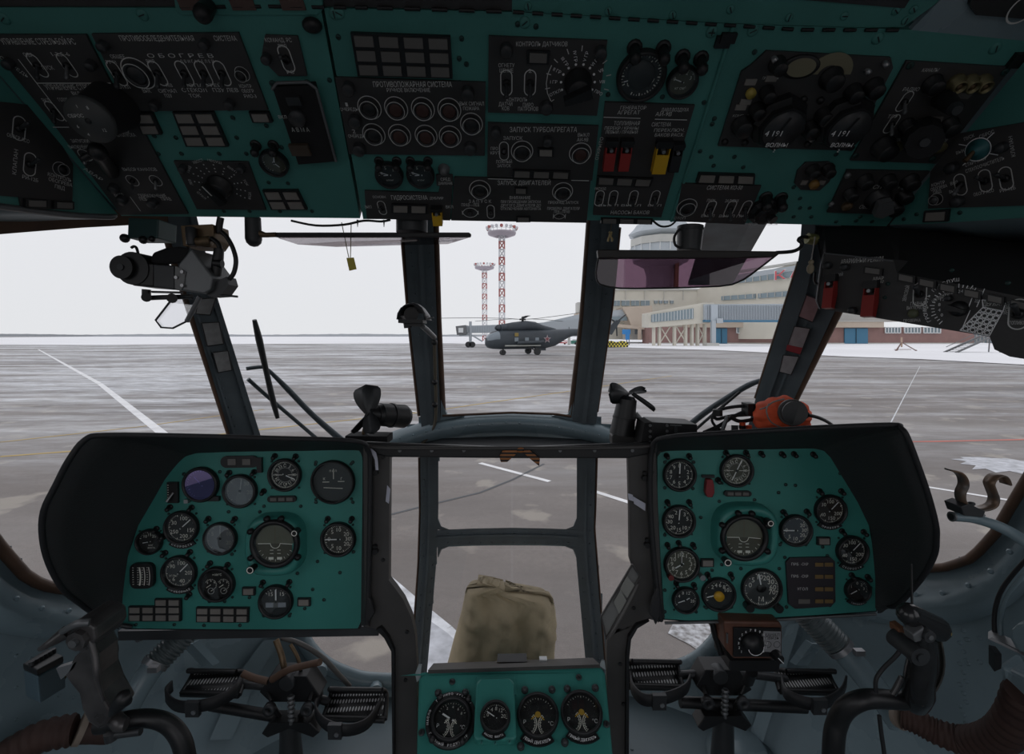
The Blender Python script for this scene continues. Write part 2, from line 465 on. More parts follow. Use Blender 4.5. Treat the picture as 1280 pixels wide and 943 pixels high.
# trim_6: glare shelf plate behind the beam (dark)
m = MB()
hloft(m, [[(492,562),(555,548),(640,545),(725,549),(786,563)], [(470,568),(555,567),(640,567),(725,567),(800,568)]], [.03,.30], 20, None, True)
m.build('trim_6', black)['kind'] = 'structure'
# trim_7..9: lower nose posts and crossbar
m = MB()
member(m, [(525,555),(526,640),(524,705),(514,850)], [(548,555),(548,640),(546,697),(533,850)], .035, n=20, rib=[(.42,.55,.014)])
rivets(m, [(530,600),(529,700),(519,840)], .035, 16); rivets(m, [(543,690),(530,840)], .035, 10)
sealstrip(m, [(524,572),(525,640),(523,705),(513,850)], .02, .004)
struct(m.build('trim_7', postm))
m = MB()
member(m, [(721,555),(721,640),(720,697),(734,850)], [(745,555),(743,640),(742,661),(757,850)], .035, n=20, rib=[(.42,.55,.014)])
rivets(m, [(739,600),(737,700),(750,840)], .035, 16); rivets(m, [(726,690),(736,840)], .035, 10)
sealstrip(m, [(746,572),(744,640),(743,661),(758,850)], .02, .004)
struct(m.build('trim_8', postm))
m = MB()
member(m, [(546,663),(590,661),(640,660),(690,661),(722,663)], [(546,683),(590,681),(640,680),(690,681),(722,683)], .035, n=14, rib=[(.42,.56,.012)])
rivets(m, [(560,667),(710,667)], .035, 10); rivets(m, [(560,679),(710,679)], .035, 12)
for cx, sx_ in ((547,1), (721,-1)):
    for cy, sy_ in ((662,-1), (683,1)):
        a = hull(cx, cy+sy_*14, .035); b = hull(cx, cy, .035); c_ = hull(cx+sx_*14, cy, .035); d_ = hull(cx+sx_*4, cy+sy_*4, .035)
        m.prism([a, b, c_, d_], (0,.02,-.01))
struct(m.build('trim_9', postm))
# trim_10/11: rolled rims below the foot windows
m = MB()
m.tube([hull(x, y, .02) for x, y in [(352,700),(372,785),(400,826),(440,846),(470,851),(520,852)]], .022, 12, hullm)
for t in ((400,828),(470,852)): m.cyl(hull(t[0],t[1],.0), hull(t[0],t[1]+14,.06), .02, segs=10, m=hullm)
struct(m.build('trim_10', hullm))
m = MB(); m.tube([hull(x, y, .02) for x, y in [(925,700),(908,775),(886,812),(850,834),(785,843),(745,850)]], .022, 12, hullm)
struct(m.build('trim_11', hullm))
# trim_12/13: broad pressed surrounds of the side windows with the brown rubber bead
m = MB()
inL = [(300,600),(272,701),(160,738),(85,738),(52,732),(30,718),(0,684),(-40,630),(-75,560),(-100,450)]
def shift(path, dx, dy, cx, cy, k):
    return [(p[0] + (p[0]-cx)*k + dx, p[1] + (p[1]-cy)*k + dy) for p in path]
cxL, cyL = 150, 480
L1 = inL; L2 = [(300,625),(262,722),(160,756),(80,756),(38,746),(8,728),(-22,694),(-62,640),(-98,560),(-120,450)]
L3 = [(300,640),(255,740),(165,776),(90,780),(40,776),(-4,756),(-40,715),(-84,650),(-118,560),(-140,450)]
L4 = [(300,660),(255,752),(180,790),(100,800),(50,800),(-10,790),(-60,740),(-106,660),(-140,560),(-160,450)]
hloft(m, [L1, L1, L2, L3, L4], [-.02,.022,.012,.085,.015], 40, None, True)
m.tube([hull(p[0], p[1], .024) for p in resample(L1, 40)], .011, 8, seal, sub=1)
rivets(m, [(120,764),(60,764),(10,745),(-25,700)], .05, 6, .006)
struct(m.build('trim_12', hullm))
m = MB()
R1 = [(985,620),(1010,690),(1100,711),(1150,712),(1185,709),(1215,698),(1243,668),(1262,635),(1283,600),(1345,500),(1370,420)]
R2 = [(985,650),(1010,712),(1100,733),(1150,735),(1195,731),(1235,716),(1265,684),(1286,648),(1308,612),(1365,505),(1390,420)]
R3 = [(985,670),(1010,735),(1100,757),(1155,760),(1205,755),(1252,735),(1286,698),(1308,660),(1330,622),(1390,510),(1410,420)]
R4 = [(985,690),(1010,760),(1100,780),(1160,784),(1215,778),(1268,756),(1305,712),(1330,670),(1350,630),(1410,520),(1430,420)]
hloft(m, [R1, R1, R2, R3, R4], [-.02,.022,.012,.085,.015], 40, None, True)
m.tube([hull(p[0], p[1], .024) for p in resample(R1, 40)], .009, 8, seal, sub=1)
rivets(m, [(1110,742),(1170,744),(1225,728),(1262,690)], .05, 6, .006)
struct(m.build('trim_13', hullm))
# brown head rail above the side window, left and right, and the roof edge
m = MB()
member(m, [(-140,268),(0,268),(140,262),(210,262)], [(-140,306),(0,293),(100,285),(210,279)], .06, n=14, m=seal)
struct(m.build('trim_14', seal))
m = MB()
member(m, [(1030,262),(1150,268),(1300,280),(1400,290)], [(1030,300),(1150,310),(1300,320),(1400,330)], .03, n=14)
struct(m.build('trim_15', blackM))
m = MB()
member(m, [(200,225),(640,225),(1060,225)], [(200,262),(640,262),(1060,262)], .05, n=30)
struct(m.build('trim_16', dgrey))
# ribs and stiffeners on the lower side walls
m = MB()
for pa, pb in (([(330,800),(300,840),(262,925)], [(352,800),(322,845),(290,925)]),):
    member(m, pa, pb, .02, n=8)
for y in (820,860,900): rivets(m, [(20,y),(60,y+8),(110,y+15)], .0, 6)
struct(m.build('trim_17', hullm))
m = MB()
for y in (800,826,852,878,905): rivets(m, [(1200,y-22),(1205,y-10),(1208,y)], .0, 3, .005)
for y in (770,800,830): rivets(m, [(1210,y),(1240,y-4)], .0, 3, .005)
member(m, [(985,780),(960,850),(930,940)], [(1000,780),(978,850),(950,940)], .03, n=8)
struct(m.build('trim_18', hullm))
# ================================================================ OUTSIDE
def fpoly(mb, px, Y, dep, m=None, plane=None):
    if plane is None: return mb.prism([at(x, y, Y) for x, y in px], (0, dep, 0), m)
    return mb.prism([plane.hit(x, y) for x, y in px], -plane.n*dep, m)
def frect(mb, x0, y0, x1, y1, Y, dep=.3, m=None, plane=None): return fpoly(mb, [(x0,y0),(x1,y0),(x1,y1),(x0,y1)], Y, dep, m, plane)
# tarmac with blown snow
tm = bpy.data.materials.new('wet_tarmac_with_snow'); tm.use_nodes = True; t = tm.node_tree; b = t.nodes['Principled BSDF']
def N(k, **kw):
    n = t.nodes.new(k)
    for a, v in kw.items(): n.inputs[a].default_value = v
    return n
tcn = N('ShaderNodeTexCoord')
def noise(sc, detail, rough, vec, lo, hi):
    mp = N('ShaderNodeMapping'); mp.inputs['Scale'].default_value = vec; mp.inputs['Rotation'].default_value = (0,0,.12)
    n = N('ShaderNodeTexNoise'); n.inputs['Scale'].default_value = sc; n.inputs['Detail'].default_value = detail; n.inputs['Roughness'].default_value = rough
    r = N('ShaderNodeMapRange'); r.inputs['From Min'].default_value = lo; r.inputs['From Max'].default_value = hi
    t.links.new(tcn.outputs['Object'], mp.inputs[0]); t.links.new(mp.outputs[0], n.inputs['Vector']); t.links.new(n.outputs['Fac'], r.inputs['Value'])
    return r.outputs[0]
def M2(op, a, b_):
    n = N('ShaderNodeMath'); n.operation = op; n.use_clamp = True
    for k, x in enumerate((a, b_)):
        if isinstance(x, (int, float)): n.inputs[k].default_value = x
        else: t.links.new(x, n.inputs[k])
    return n.outputs[0]
def mixc(f, a, c_):
    n = N('ShaderNodeMix'); n.data_type = 'RGBA'
    for k, x in ((6, a), (7, c_)):
        if isinstance(x, tuple): n.inputs[k].default_value = x + (1,)
        else: t.links.new(x, n.inputs[k])
    t.links.new(f, n.inputs[0]) if not isinstance(f, float) else None
    return n.outputs[2]
sx_ = N('ShaderNodeSeparateXYZ'); t.links.new(tcn.outputs['Object'], sx_.inputs[0])
far = N('ShaderNodeMapRange'); far.inputs['From Min'].default_value = 6; far.inputs['From Max'].default_value = 16
t.links.new(sx_.outputs['Y'], far.inputs['Value'])
farx = N('ShaderNodeMapRange'); farx.inputs['From Min'].default_value = 3; farx.inputs['From Max'].default_value = -12
t.links.new(sx_.outputs['X'], farx.inputs['Value'])
big = noise(.11, 7, .7, (.45,1,1), .46, .58); streak = noise(.5, 8, .72, (.13,1.3,1), .45, .60)
fine = noise(2.2, 6, .7, (.35,1.2,1), .40, .75); grain = noise(90, 3, .6, (1,1,1), .3, .7)
snow = M2('MULTIPLY', M2('ADD', M2('MULTIPLY', streak, .75), M2('MULTIPLY', big, .8)), M2('ADD', M2('MULTIPLY', fine, .8), .25))
snow = M2('MULTIPLY', M2('MULTIPLY', snow, 1.3), far.outputs[0])
snow = M2('ADD', snow, M2('MULTIPLY', far.outputs[0], .03))
snow = M2('MULTIPLY', snow, M2('ADD', M2('MULTIPLY', farx.outputs[0], .5), .5))
base = mixc(noise(.7, 5, .6, (.4,1,1), .3, .7), (.165,.147,.136), (.285,.254,.234))
base = mixc(M2('MULTIPLY', grain, .55), base, (.14,.122,.110))
base = mixc(M2('MULTIPLY', noise(14, 6, .75, (1,1,1), .42, .62), .45), base, (.16,.14,.128))
base = mixc(M2('MULTIPLY', noise(1.1, 4, .5, (1,1,1), .60, .66), .55), base, (.42,.38,.32))
br = N('ShaderNodeTexBrick'); br.inputs['Scale'].default_value = .33; br.inputs['Mortar Size'].default_value = .004; br.offset = 0
br.inputs['Color1'].default_value = (0,0,0,1); br.inputs['Color2'].default_value = (0,0,0,1); br.inputs['Mortar'].default_value = (1,1,1,1)
br.inputs['Brick Width'].default_value = 1.7; br.inputs['Row Height'].default_value = 1.7
t.links.new(tcn.outputs['Object'], br.inputs['Vector'])
base = mixc(M2('MULTIPLY', br.outputs['Color'], .10), base, (.33,.33,.33))
dk = M2('MULTIPLY', M2('MULTIPLY', noise(.16, 5, .65, (.5,1,1), .50, .62), far.outputs[0]), .65)
base = mixc(dk, base, (.105,.095,.092))
t.links.new(mixc(snow, base, (.74,.76,.79)), b.inputs['Base Color'])
wet = noise(.22, 5, .6, (.3,1,1), .42, .6)
rr = N('ShaderNodeMapRange'); rr.inputs['To Min'].default_value = .85; rr.inputs['To Max'].default_value = .45
t.links.new(wet, rr.inputs['Value']); t.links.new(rr.outputs[0], b.inputs['Roughness'])
bp = N('ShaderNodeBump'); bp.inputs['Strength'].default_value = .5; bp.inputs['Distance'].default_value = .006
t.links.new(grain, bp.inputs['Height']); t.links.new(bp.outputs[0], b.inputs['Normal'])
g = MB(); g.add([(-2500,-200,0),(2500,-200,0),(2500,3500,0),(-2500,3500,0)], [(0,1,2,3)])
struct(g.build('ground', tm))

snowm = mat('snow', (.90,.90,.91), .8, bump=.3, bscale=1.5, var=.06, vscale=.05)
paintw = mat('line_white', (.80,.80,.80), .7, var=.15, vscale=1.5); painty = mat('line_yellow', (.42,.30,.10), .7, var=.25, vscale=1.2)
paintr = mat('line_red', (.55,.16,.12), .7, var=.2, vscale=1.0); seam = mat('tar_seam', (.07,.075,.08), .6)
def snowfield(name, edge, z=.05):
    g = MB(); n = len(edge); near = [ground(x, y, z) for x, y in edge]; farp = [Vector((p.x*40/max(1,1), 3000, z)) for p in near]
    farp = [Vector(((-2400 + 4800*i/(n-1)), 3000, z)) for i in range(n)]
    g.add(near + farp, [(i, i+1, n+i+1, n+i) for i in range(n-1)]); return struct(g.build(name, snowm))
snowfield('snow_field', [(-900,431.5),(0,431),(120,431.5),(250,430.5),(400,430),(560,429.5),(640,431),(760,434),(830,436),(900,438),(1000,443),(1060,446),(1150,449),(1280,456),(1500,468),(2200,505)])
def line(name, pts, w, m, z=.004):
    g = MB(); P_ = [ground(x, y, z) for x, y in pts]
    for a, b_ in zip(P_, P_[1:]):
        d = (b_-a).normalized(); s_ = Vector((d.y,-d.x,0))*w/2
        g.add([a-s_, b_-s_, b_+s_, a+s_], [(0,1,2,3)])
    return struct(g.build(name, m))
line('painted_line', [(48,437),(125,480),(212,549),(300,640)], .22, paintw)
line('painted_line', [(-100,561),(0,553),(180,533),(330,512)], .10, painty)
line('painted_line', [(-100,584),(0,571),(120,562),(300,540),(540,514),(600,505),(720,488),(840,470)], .12, painty)
line('painted_line', [(440,500),(530,517),(560,527)], .07, paintw)
line('painted_line', [(1060,553),(1170,552),(1400,547)], .10, paintr)
line('painted_line', [(600,579),(687,602)], .10, paintw)
line('painted_line', [(742,614),(792,630)], .10, paintw)
line('painted_line', [(1040,588),(1160,609),(1290,630)], .09, paintw)
line('painted_line', [(440,690),(487,728),(520,757),(556,787),(575,806)], .13, mat('line_white_snowy', (.66,.67,.69), .8, var=.3, vscale=6))
line('tar_seam', [(470,648),(525,634),(600,616),(640,600),(680,580)], .05, seam)
line('tar_seam', [(1105,545),(1150,458)], .03, MATS['line_white_snowy'])
def flat(name, pts, m, z=.006):
    P_ = [ground(x, y, z) for x, y in pts]; g = MB(); g.add(P_, [tuple(t_) for t_ in tessellate_polygon([P_])]); return struct(g.build(name, m))
icem = mat('snow_crust', (.50,.51,.54), .6, bump=.8, bscale=14, var=.30, vscale=7)
flat('snow_patch', [(560,792),(530,771),(512,757),(494,800),(500,870),(560,880),(575,840),(574,806)], icem)
flat('snow_patch', [(1188,574),(1205,573.5),(1200,571.5),(1225,571.5),(1240,573),(1258,573),(1275,576),(1300,577),(1335,584),(1345,592),(1300,590),(1280,593),(1262,589),(1245,591),(1232,586),(1215,587),(1220,582),(1200,580),(1208,577)], icem)
cob = mat('cobbled_snow', (.30,.28,.26), .8, var=.45, vscale=22, rust=(.62,.63,.65))
flat('snow_patch', [(842,778),(905,776),(925,800),(880,818),(862,806),(835,792)], cob)
# low woods along the horizon
hz = mat('far_woods', (.40,.42,.44), .9)
g = MB(); n = 400; top = []
for i in range(n+1):
    x = -2400 + 4800*i/n; top.append((x, 7.0 + 1.2*math.sin(i*.13) + random.random()*1.2))
vs = [Vector((x, 1600, 0)) for x, h in top] + [Vector((x, 1600, h)) for x, h in top] + [Vector((x, 1640, h*.8)) for x, h in top]
g.add(vs, [(i, i+1, n+2+i, n+1+i) for i in range(n)] + [(n+1+i, n+2+i, 2*n+3+i, 2*n+2+i) for i in range(n)])
tag(g.build('tree_line', hz), 'low dark line of woods along the horizon beyond the snow', 'trees', kind='stuff')

# ---- floodlight masts
mred = mat('mast_red', (.42,.14,.13), .6); mwhite = mat('mast_white', (.66,.67,.69), .6); mgr = mat('mast_platform', (.38,.34,.38), .6)
def mast(px, pyt, pyb, Y, rpx, hw, label):
    base = at(px, 424, Y); base.z = 0; T = at(px, pyt, Y).z; R_ = rpx/F_*Y
    e = thing('floodlight_mast', label, 'floodlight mast', base, group='red and white floodlight masts')
    k = 14; bandh = T/k
    for i in range(k):
        mm = mred if i % 2 == 0 else mwhite; s = MB(); z0, z1 = i*bandh, (i+1)*bandh; w = hw/F_*Y
        cs = [(-w,-w),(w,-w),(w,w),(-w,w)]
        for j in range(4):
            a = base + Vector((cs[j][0], cs[j][1], z0)); b_ = base + Vector((cs[j][0], cs[j][1], z1)); c_ = base + Vector((cs[(j+1)%4][0], cs[(j+1)%4][1], z1)); d_ = base + Vector((cs[(j+1)%4][0], cs[(j+1)%4][1], z0))
            s.cyl(a, b_, .20, segs=5, m=mm); s.cyl(a, c_, .09, segs=4, m=mm); s.cyl(d_, b_, .09, segs=4, m=mm); s.cyl(b_, c_, .12, segs=4, m=mm)
        s.build('mast_section', mm, e)
    p = MB(); M_ = Matrix.Translation(base + Vector((0,0,T)))
    p.lathe([(R_*.55,-1.0),(R_*.95,-.4),(R_,.2),(R_*.96,.3),(R_*.3,.1),(R_*.3,-.6),(R_*.55,-1.0)], M_, 24, m=mgr)
    p.build('platform', mgr, e)
    f = MB()
    for i in range(20):
        a = 2*PI*i/20; c_ = base + Vector((math.cos(a)*R_*.95, math.sin(a)*R_*.95, T))
        f.cyl(c_, c_ + Vector((0,0,1.6)), .07, segs=5, m=mwhite)
        d = Vector((math.cos(a), math.sin(a), -.4)).normalized(); f.cyl(c_ + Vector((0,0,1.6)), c_ + Vector((0,0,1.6)) + d*.7, .28, .5, 8, m=mwhite if i % 3 else mred)
    f.lathe([(R_*1.0,.9),(R_*1.02,.95),(R_*1.0,1.0)], M_, 24, m=mwhite)
    f.build('floodlight_ring', mwhite, e)
mast(627.5, 292, 424, 146, 17.5, 3.2, 'taller and nearer red and white lattice mast above the parked helicopter')
mast(606, 335, 424, 225, 12, 2.6, 'shorter red and white lattice mast left of the taller one')

# ---- helicopter on the apron (local frame: nose towards -x, 18 m long)
camo = mat('helicopter_dark_grey', (.040,.050,.060), .5, var=.25, vscale=.6); camo2 = mat('helicopter_glass', (.22,.26,.29), .15)
hb = ground(655, 443.5)
he = thing('helicopter', 'dark grey military helicopter with a red star parked on the wet apron', 'helicopter', hb, math.radians(24), local=True)
def sect(x, zc, ry, rz, n=20, p=2.4):
    return [Vector((x, ry*spow(math.cos(2*PI*i/n), 2/p), zc + rz*spow(math.sin(2*PI*i/n), 2/p))) for i in range(n)]
f = MB()
prof = [(-5.15,1.55,.05,.08),(-5.08,1.58,.45,.45),(-4.8,1.68,.85,.80),(-4.2,1.82,1.1,1.06),(-3.2,1.92,1.22,1.22),(0,1.94,1.25,1.24),(3.0,1.98,1.25,1.20),(4.2,2.12,1.2,1.08),(5.2,2.38,1.0,.84),(6.2,2.66,.70,.60),(7.0,2.80,.52,.48),(10,2.88,.40,.38),(12.2,2.95,.30,.30),(12.8,3.0,.25,.28)]
f.loft([sect(*p) for p in prof], camo, closed=True, capends=True); f.build('fuselage', camo, he, local=True)
f = MB()
prof = [(-3.0,3.2,.3,.2),(-2.8,3.3,.70,.50),(-1.6,3.45,.85,.58),(.2,3.62,.85,.62),(1.4,3.58,.72,.55),(2.6,3.30,.55,.42),(4.4,3.05,.35,.25)]
f.loft([sect(*p) for p in prof], camo, closed=True, capends=True)
for s in (-1, 1):
    f.cyl((-3.4, s*.40, 3.32), (-2.6, s*.40, 3.4), .40, .44, 14); f.sphere((-3.5, s*.40, 3.32), .30, 10)
f.build('engine_housing', camo, he, local=True)
f = MB(); f.cyl((-.2,0,3.7),(-.2,0,4.5), .2, .12, 10); f.cyl((-.2,0,4.3),(-.2,0,4.5), .42, .38, 12); f.sphere((-.2,0,4.62), .16, 8)
hub = f.build('rotor_hub', black, he, local=True)
for k in range(5):
    a = math.radians(-40 + 72*k); f = MB(); d = Vector((math.cos(a), math.sin(a), 0)); s_ = Vector((-d.y, d.x, 0))
    c0 = Vector((-.2,0,4.42)); rings = []
    for r_, dz, w in ((.4,0,.09),(1.6,.05,.1),(2.0,.08,.30),(6,.55 if k == 0 else .1,.30),(10.4,1.25 if k == 0 else .0,.30)):
        c_ = c0 + d*r_ + Vector((0,0,dz)); rings.append([c_ - s_*w, c_ + Vector((0,0,.03)), c_ + s_*w, c_ - Vector((0,0,.03))])
    f.loft(rings, None, closed=True, capends=True); f.build('rotor_blade', dgrey, he, local=True)
f = MB(); f.add([(12.0,-.1,2.9),(13.2,-.1,2.5),(14.6,-.1,4.4),(13.9,-.1,4.5),(12.0,.1,2.9),(13.2,.1,2.5),(14.6,.1,4.4),(13.9,.1,4.5)], [(0,1,2,3),(7,6,5,4),(0,4,5,1),(1,5,6,2),(2,6,7,3),(3,7,4,0)])
f.build('tail_fin', camo, he, local=True)
f = MB(); f.box((11.4,0,2.6),(.7,2.6,.08)); f.build('tailplane', camo, he, local=True)
f = MB()
for k in range(3):
    a = math.radians(35 + 120*k); d = Vector((math.cos(a), 0, math.sin(a))); f.cyl(Vector((14.2,.35,4.2)), Vector((14.2,.35,4.2)) + d*1.9, .12, .09, 6)
f.build('tail_rotor', dgrey, he, local=True)
for nm, x, ys, r_ in (('nose_wheel', -2.9, (-.18,.18), .32), ('main_wheel', .9, (-1.9,), .44), ('main_wheel', 1.5, (1.9,), .44)):
    f = MB()
    for y in ys: f.cyl((x, y-.12, r_), (x, y+.12, r_), r_, segs=18)
    f.cyl((x, ys[0]*.9, r_), (x, ys[0]*.5, 1.2), .09, segs=8)
    if nm == 'main_wheel': f.cyl((x, ys[0], r_), (x-.9, ys[0]*.6, 1.0), .07, segs=8)
    f.build(nm, black, he, local=True)
f = MB(); f.cyl((-3.2,-1.42,1.15),(1.6,-1.42,1.15), .09, segs=8, m=mat('rail_pale', (.35,.36,.33), .5)); f.box((2.4,0,.75),(1.1,.6,.5))
for x in (-1.6,-.2,1.2): f.box((x,-1.25,1.9),(.5,.06,.5), m=camo2)
f.cyl((-1.6,-1.45,1.5),(2.0,-1.45,1.6), .22, .22, 10); f.build('external_rack', camo, he, local=True)
f = MB()
f.loft([sect(x, zc+.16, ry+.012, rz*.62) for x, zc, ry, rz in [(-5.08,1.62,.42,.52),(-4.8,1.74,.84,.95),(-4.2,1.92,1.10,1.25),(-3.7,1.98,1.17,1.36)]], None, closed=True); f.build('cockpit_glazing', camo2, he, local=True)
f = MB(); st = Vector((2.6,-1.29,1.95))
def star(r_, y, mm): f.add([st + Vector((math.sin(PI*i/5)*(r_ if i % 2 == 0 else r_*.40), y, math.cos(PI*i/5)*(r_ if i % 2 == 0 else r_*.40))) for i in range(10)] + [st + Vector((0,y,0))], [(i, (i+1) % 10, 10) for i in range(10)], mm)
star(.56, -.02, mat('star_white', (.42,.36,.38), .6)); star(.34, -.03, mat('star_red', (.22,.05,.06), .6))
f.build('star_marking', None, he, local=True)
f = MB(); f.box((-1.6,-1.27,2.5),(.5,.03,.42), m=mat('crest_ochre', (.30,.22,.06), .6)); f.cyl((6.5,0,3.0),(6.5,0,3.5),.04,segs=6,m=camo); f.cyl((8.4,0,3.0),(8.8,0,3.4),.04,segs=6,m=camo); f.build('antenna_and_crest', camo, he, local=True)

# ---- jet bridges, terminal, tower
cream = mat('terminal_cream', (.60,.57,.49), .7, var=.05, vscale=.3); beige = mat('terminal_beige', (.50,.42,.34), .7, var=.05, vscale=.3)
paleb = mat('terminal_pale_blue', (.42,.46,.49), .5); wing_ = mat('terminal_window', (.22,.28,.31), .15); brickm = mat('terminal_brick', (.26,.155,.14), .8, var=.08, vscale=.8)
doorb = mat('terminal_blue_door', (.055,.18,.29), .6); corr = mat('bridge_corrugated', (.44,.49,.53), .5); conc = mat('terminal_concrete', (.50,.50,.47), .7, var=.05, vscale=.3)
whitew = mat('window_frame_white', (.70,.72,.72), .6); kred = mat('roof_letter_red', (.60,.10,.12), .5)
def terminal():
    Y = 150; c0 = at(900, 424, Y); c0.z = 0
    e = thing('terminal_building', 'long cream and brick airport terminal with window bands and red roof letters', 'building', c0)
    m = MB(); frect(m, 758,361,872,424.5,156,20,cream); frect(m, 758,361,872,363,155.6,.5,conc); m.build('upper_block', cream, e)
    for x0, x1 in ((767,775),(777,787),(789,799),(801,812),(818,822),(824,828),(830,835),(838,842)):
        m = MB(); frect(m, x0, 376, x1, 382.5 if x1 < 815 else 379.5, 155.6, .5, wing_); frect(m, x0-.4,375.4,x1+.4,376,155.4,.4,whitew); frect(m,(x0+x1)/2-.15,376,(x0+x1)/2+.15,382,155.4,.2,whitew); m.build('window', wing_, e)
    m = MB(); fpoly(m, [(778,384),(815,382),(818,411),(790,411),(786,398)], 148, 8, beige); m.build('sloped_bay', beige, e)
    m = MB(); fpoly(m, [(758,389),(779,387),(786,400),(758,403)], 150, 2, paleb); frect(m, 762,396,784,401,149.5,.4,wing_); fpoly(m, [(758,404),(815,409),(815,413),(758,408)],147.5,3,beige); m.build('lower_glazed_band', paleb, e)
    m = MB(); frect(m, 780,411,818,424.8,152,2,conc)
    for k in range(10): frect(m, 794+k*2.4,412.5,795.6+k*2.4,418,151.6,.4,wing_)
    frect(m, 798,411,802,425,147,1,beige); m.build('ground_storey', conc, e)
    # right wing, seen at a slant
    PT = plane3(at(1000,424,125), at(1000,330,125), at(915,420,144))
    def q(name, polys, mm, dep=1.0, off=0):
        m = MB()
        for P_ in polys: m.prism([PT.hit(x, y, off) for x, y in P_], -PT.n*dep, mm)
        m.build(name, mm, e)
    q('wing_wall', [[(858,365),(1010,325),(1022,323),(1022,424),(858,424)]], cream, 1.5)
    q('parapet', [[(900,342),(1008,325),(1022,323),(1022,326),(1008,328),(900,345)]], conc, 1, .4)
    q('glazed_storey', [[(905,346),(1006,330.5),(1022,328),(1022,335),(1006,337),(905,352)]], paleb, .5, .5)
    q('window_band', [[(905,352),(1004,337.5),(1022,335),(1022,343),(1004,345.5),(905,356)]], wing_, .5, .5)
    q('window_band', [[(903,370.5),(945,367.5),(945,373.5),(903,375.5)],[(949,367.2),(986,364),(986,370.5),(949,373.2)],[(990,364),(1020,361),(1020,367),(990,370)]], wing_, .5, .5)
    for k in range(11):
        x = 906 + k*9.2
        if x > 984: break
        q('window_mullion', [[(x,352.0-(x-905)*.145),(x+.5,352.0-(x-905)*.145),(x+.5,356-(x-905)*.105),(x,356-(x-905)*.105)],[(x,370.5-(x-903)*.07),(x+.5,370.5-(x-903)*.07),(x+.5,375-(x-903)*.06),(x,375-(x-903)*.06)]], conc, .3, .8)
    m = MB(); fr = Plane(PT.o, PT.n)
    for ch, x, y in (('К', 978.5, 345.0), ('А', 999, 342.0)):
        c_ = fr.hit(x, y, 1.2); letter(m, ch, fr, c_, 3.6, 0.0, whitew, wid=3.6); letter(m, ch, fr, c_, 3.2, .06, kred, wid=3.1)
    m.build('roof_letters', kred, e)
    # brick ground storey
    m = MB(); frect(m, 812,409,1218,430.0,142,8,brickm); frect(m, 812,428.7,1218,430.6,141.7,1,conc); m.build('brick_storey', brickm, e)
    m = MB(); frect(m, 862,402,1105,409.5,140.5,6,beige); frect(m, 862,401.3,1105,402.3,140.2,7,conc); frect(m,1010,388,1130,402,150,6,conc); m.build('canopy', beige, e)
    for x0, x1 in ((921,935),(939,951),(955,968),(1024,1030),(1107,1126),(1131,1151),(1155,1176)):
        m = MB(); frect(m, x0, 409.5, x1, 416.5, 141.8, .3, wing_)
        k = max(2, int((x1-x0)/3.6))
        for i in range(k+1): frect(m, x0+(x1-x0)*i/k-.5, 409.5, x0+(x1-x0)*i/k+.5, 416.5, 141.5, .25, whitew)
        frect(m, x0-.5, 416, x1+.5, 417, 141.5, .3, whitew); frect(m, x0-.5, 409, x1+.5, 409.8, 141.5, .3, whitew); m.build('window', wing_, e)
    for x0, x1 in ((895,909),(1056,1085)):
        m = MB(); frect(m, x0, 410.5, x1, 429.8, 141.6, .4, doorb); frect(m, (x0+x1)/2-.15, 411, (x0+x1)/2+.15, 429, 141.4, .2, black)
        m.build('hangar_door', doorb, e, label='blue double door')
    m = MB(); frect(m, 1183,415,1240,432,160,5,wing_)
    for k in range(12): frect(m, 1184+k*4.6,415,1184.5+k*4.6,431,159.5,.3,conc)
    m.build('glazed_annex', wing_, e)
    m = MB()
    for k in range(12): frect(m, 758+k*24, 363, 758.4+k*24, 375, 155.5, .3, conc)
    m.build('panel_joint', conc, e)
terminal()
def tower():
    Y = 205; b_ = at(823, 424, Y); b_.z = 0; s_ = Y/F_
    e = thing('control_tower', 'grey airport control tower with a wide glazed cabin behind the right visor', 'tower', b_)
    def zz(y): return at(823, y, Y).z
    M_ = Matrix.Translation(Vector((b_.x, b_.y, 0)))
    m = MB(); m.lathe([(19*s_,0),(17*s_,zz(380)),(17*s_,zz(345)),(20*s_,zz(335)),(34*s_,zz(327))], M_, 12, smooth=False); m.build('shaft', mat('tower_concrete', (.34,.34,.36), .7), e)
    m = MB(); m.box((b_.x+14*s_, b_.y-18*s_, zz(345)), (4*s_, 2, 40*s_), m=mat('tower_brown_strip', (.30,.17,.10), .7)); m.build('service_duct', None, e)
    m = MB(); m.lathe([(34*s_,zz(327)),(36*s_,zz(318)),(36*s_,zz(309))], M_, 10, smooth=False, m=paleb); m.lathe([(37*s_,zz(309)),(37*s_,zz(300)),(24*s_,zz(297))], M_, 10, smooth=False, m=conc); m.build('gallery', conc, e)
    m = MB(); m.lathe([(24*s_,zz(309)),(27*s_,zz(296)),(25*s_,zz(294))], M_, 10, smooth=False, m=wing_); m.build('lower_glazing', wing_, e)
    m = MB(); m.lathe([(28*s_,zz(300)),(40*s_,zz(294)),(34*s_,zz(288)),(30*s_,zz(282)),(1,zz(279))], M_, 10, smooth=False, m=paleb); m.build('cabin_roof', paleb, e)
    m = MB()
    for k in range(20):
        a = 2*PI*k/20; p = Vector((b_.x + math.cos(a)*36.4*s_, b_.y + math.sin(a)*36.4*s_, 0))
        m.cyl(p + V(0,0,zz(318)), p + V(0,0,zz(309)), .18, segs=4)
    m.build('mullion', whitew, e)
tower()
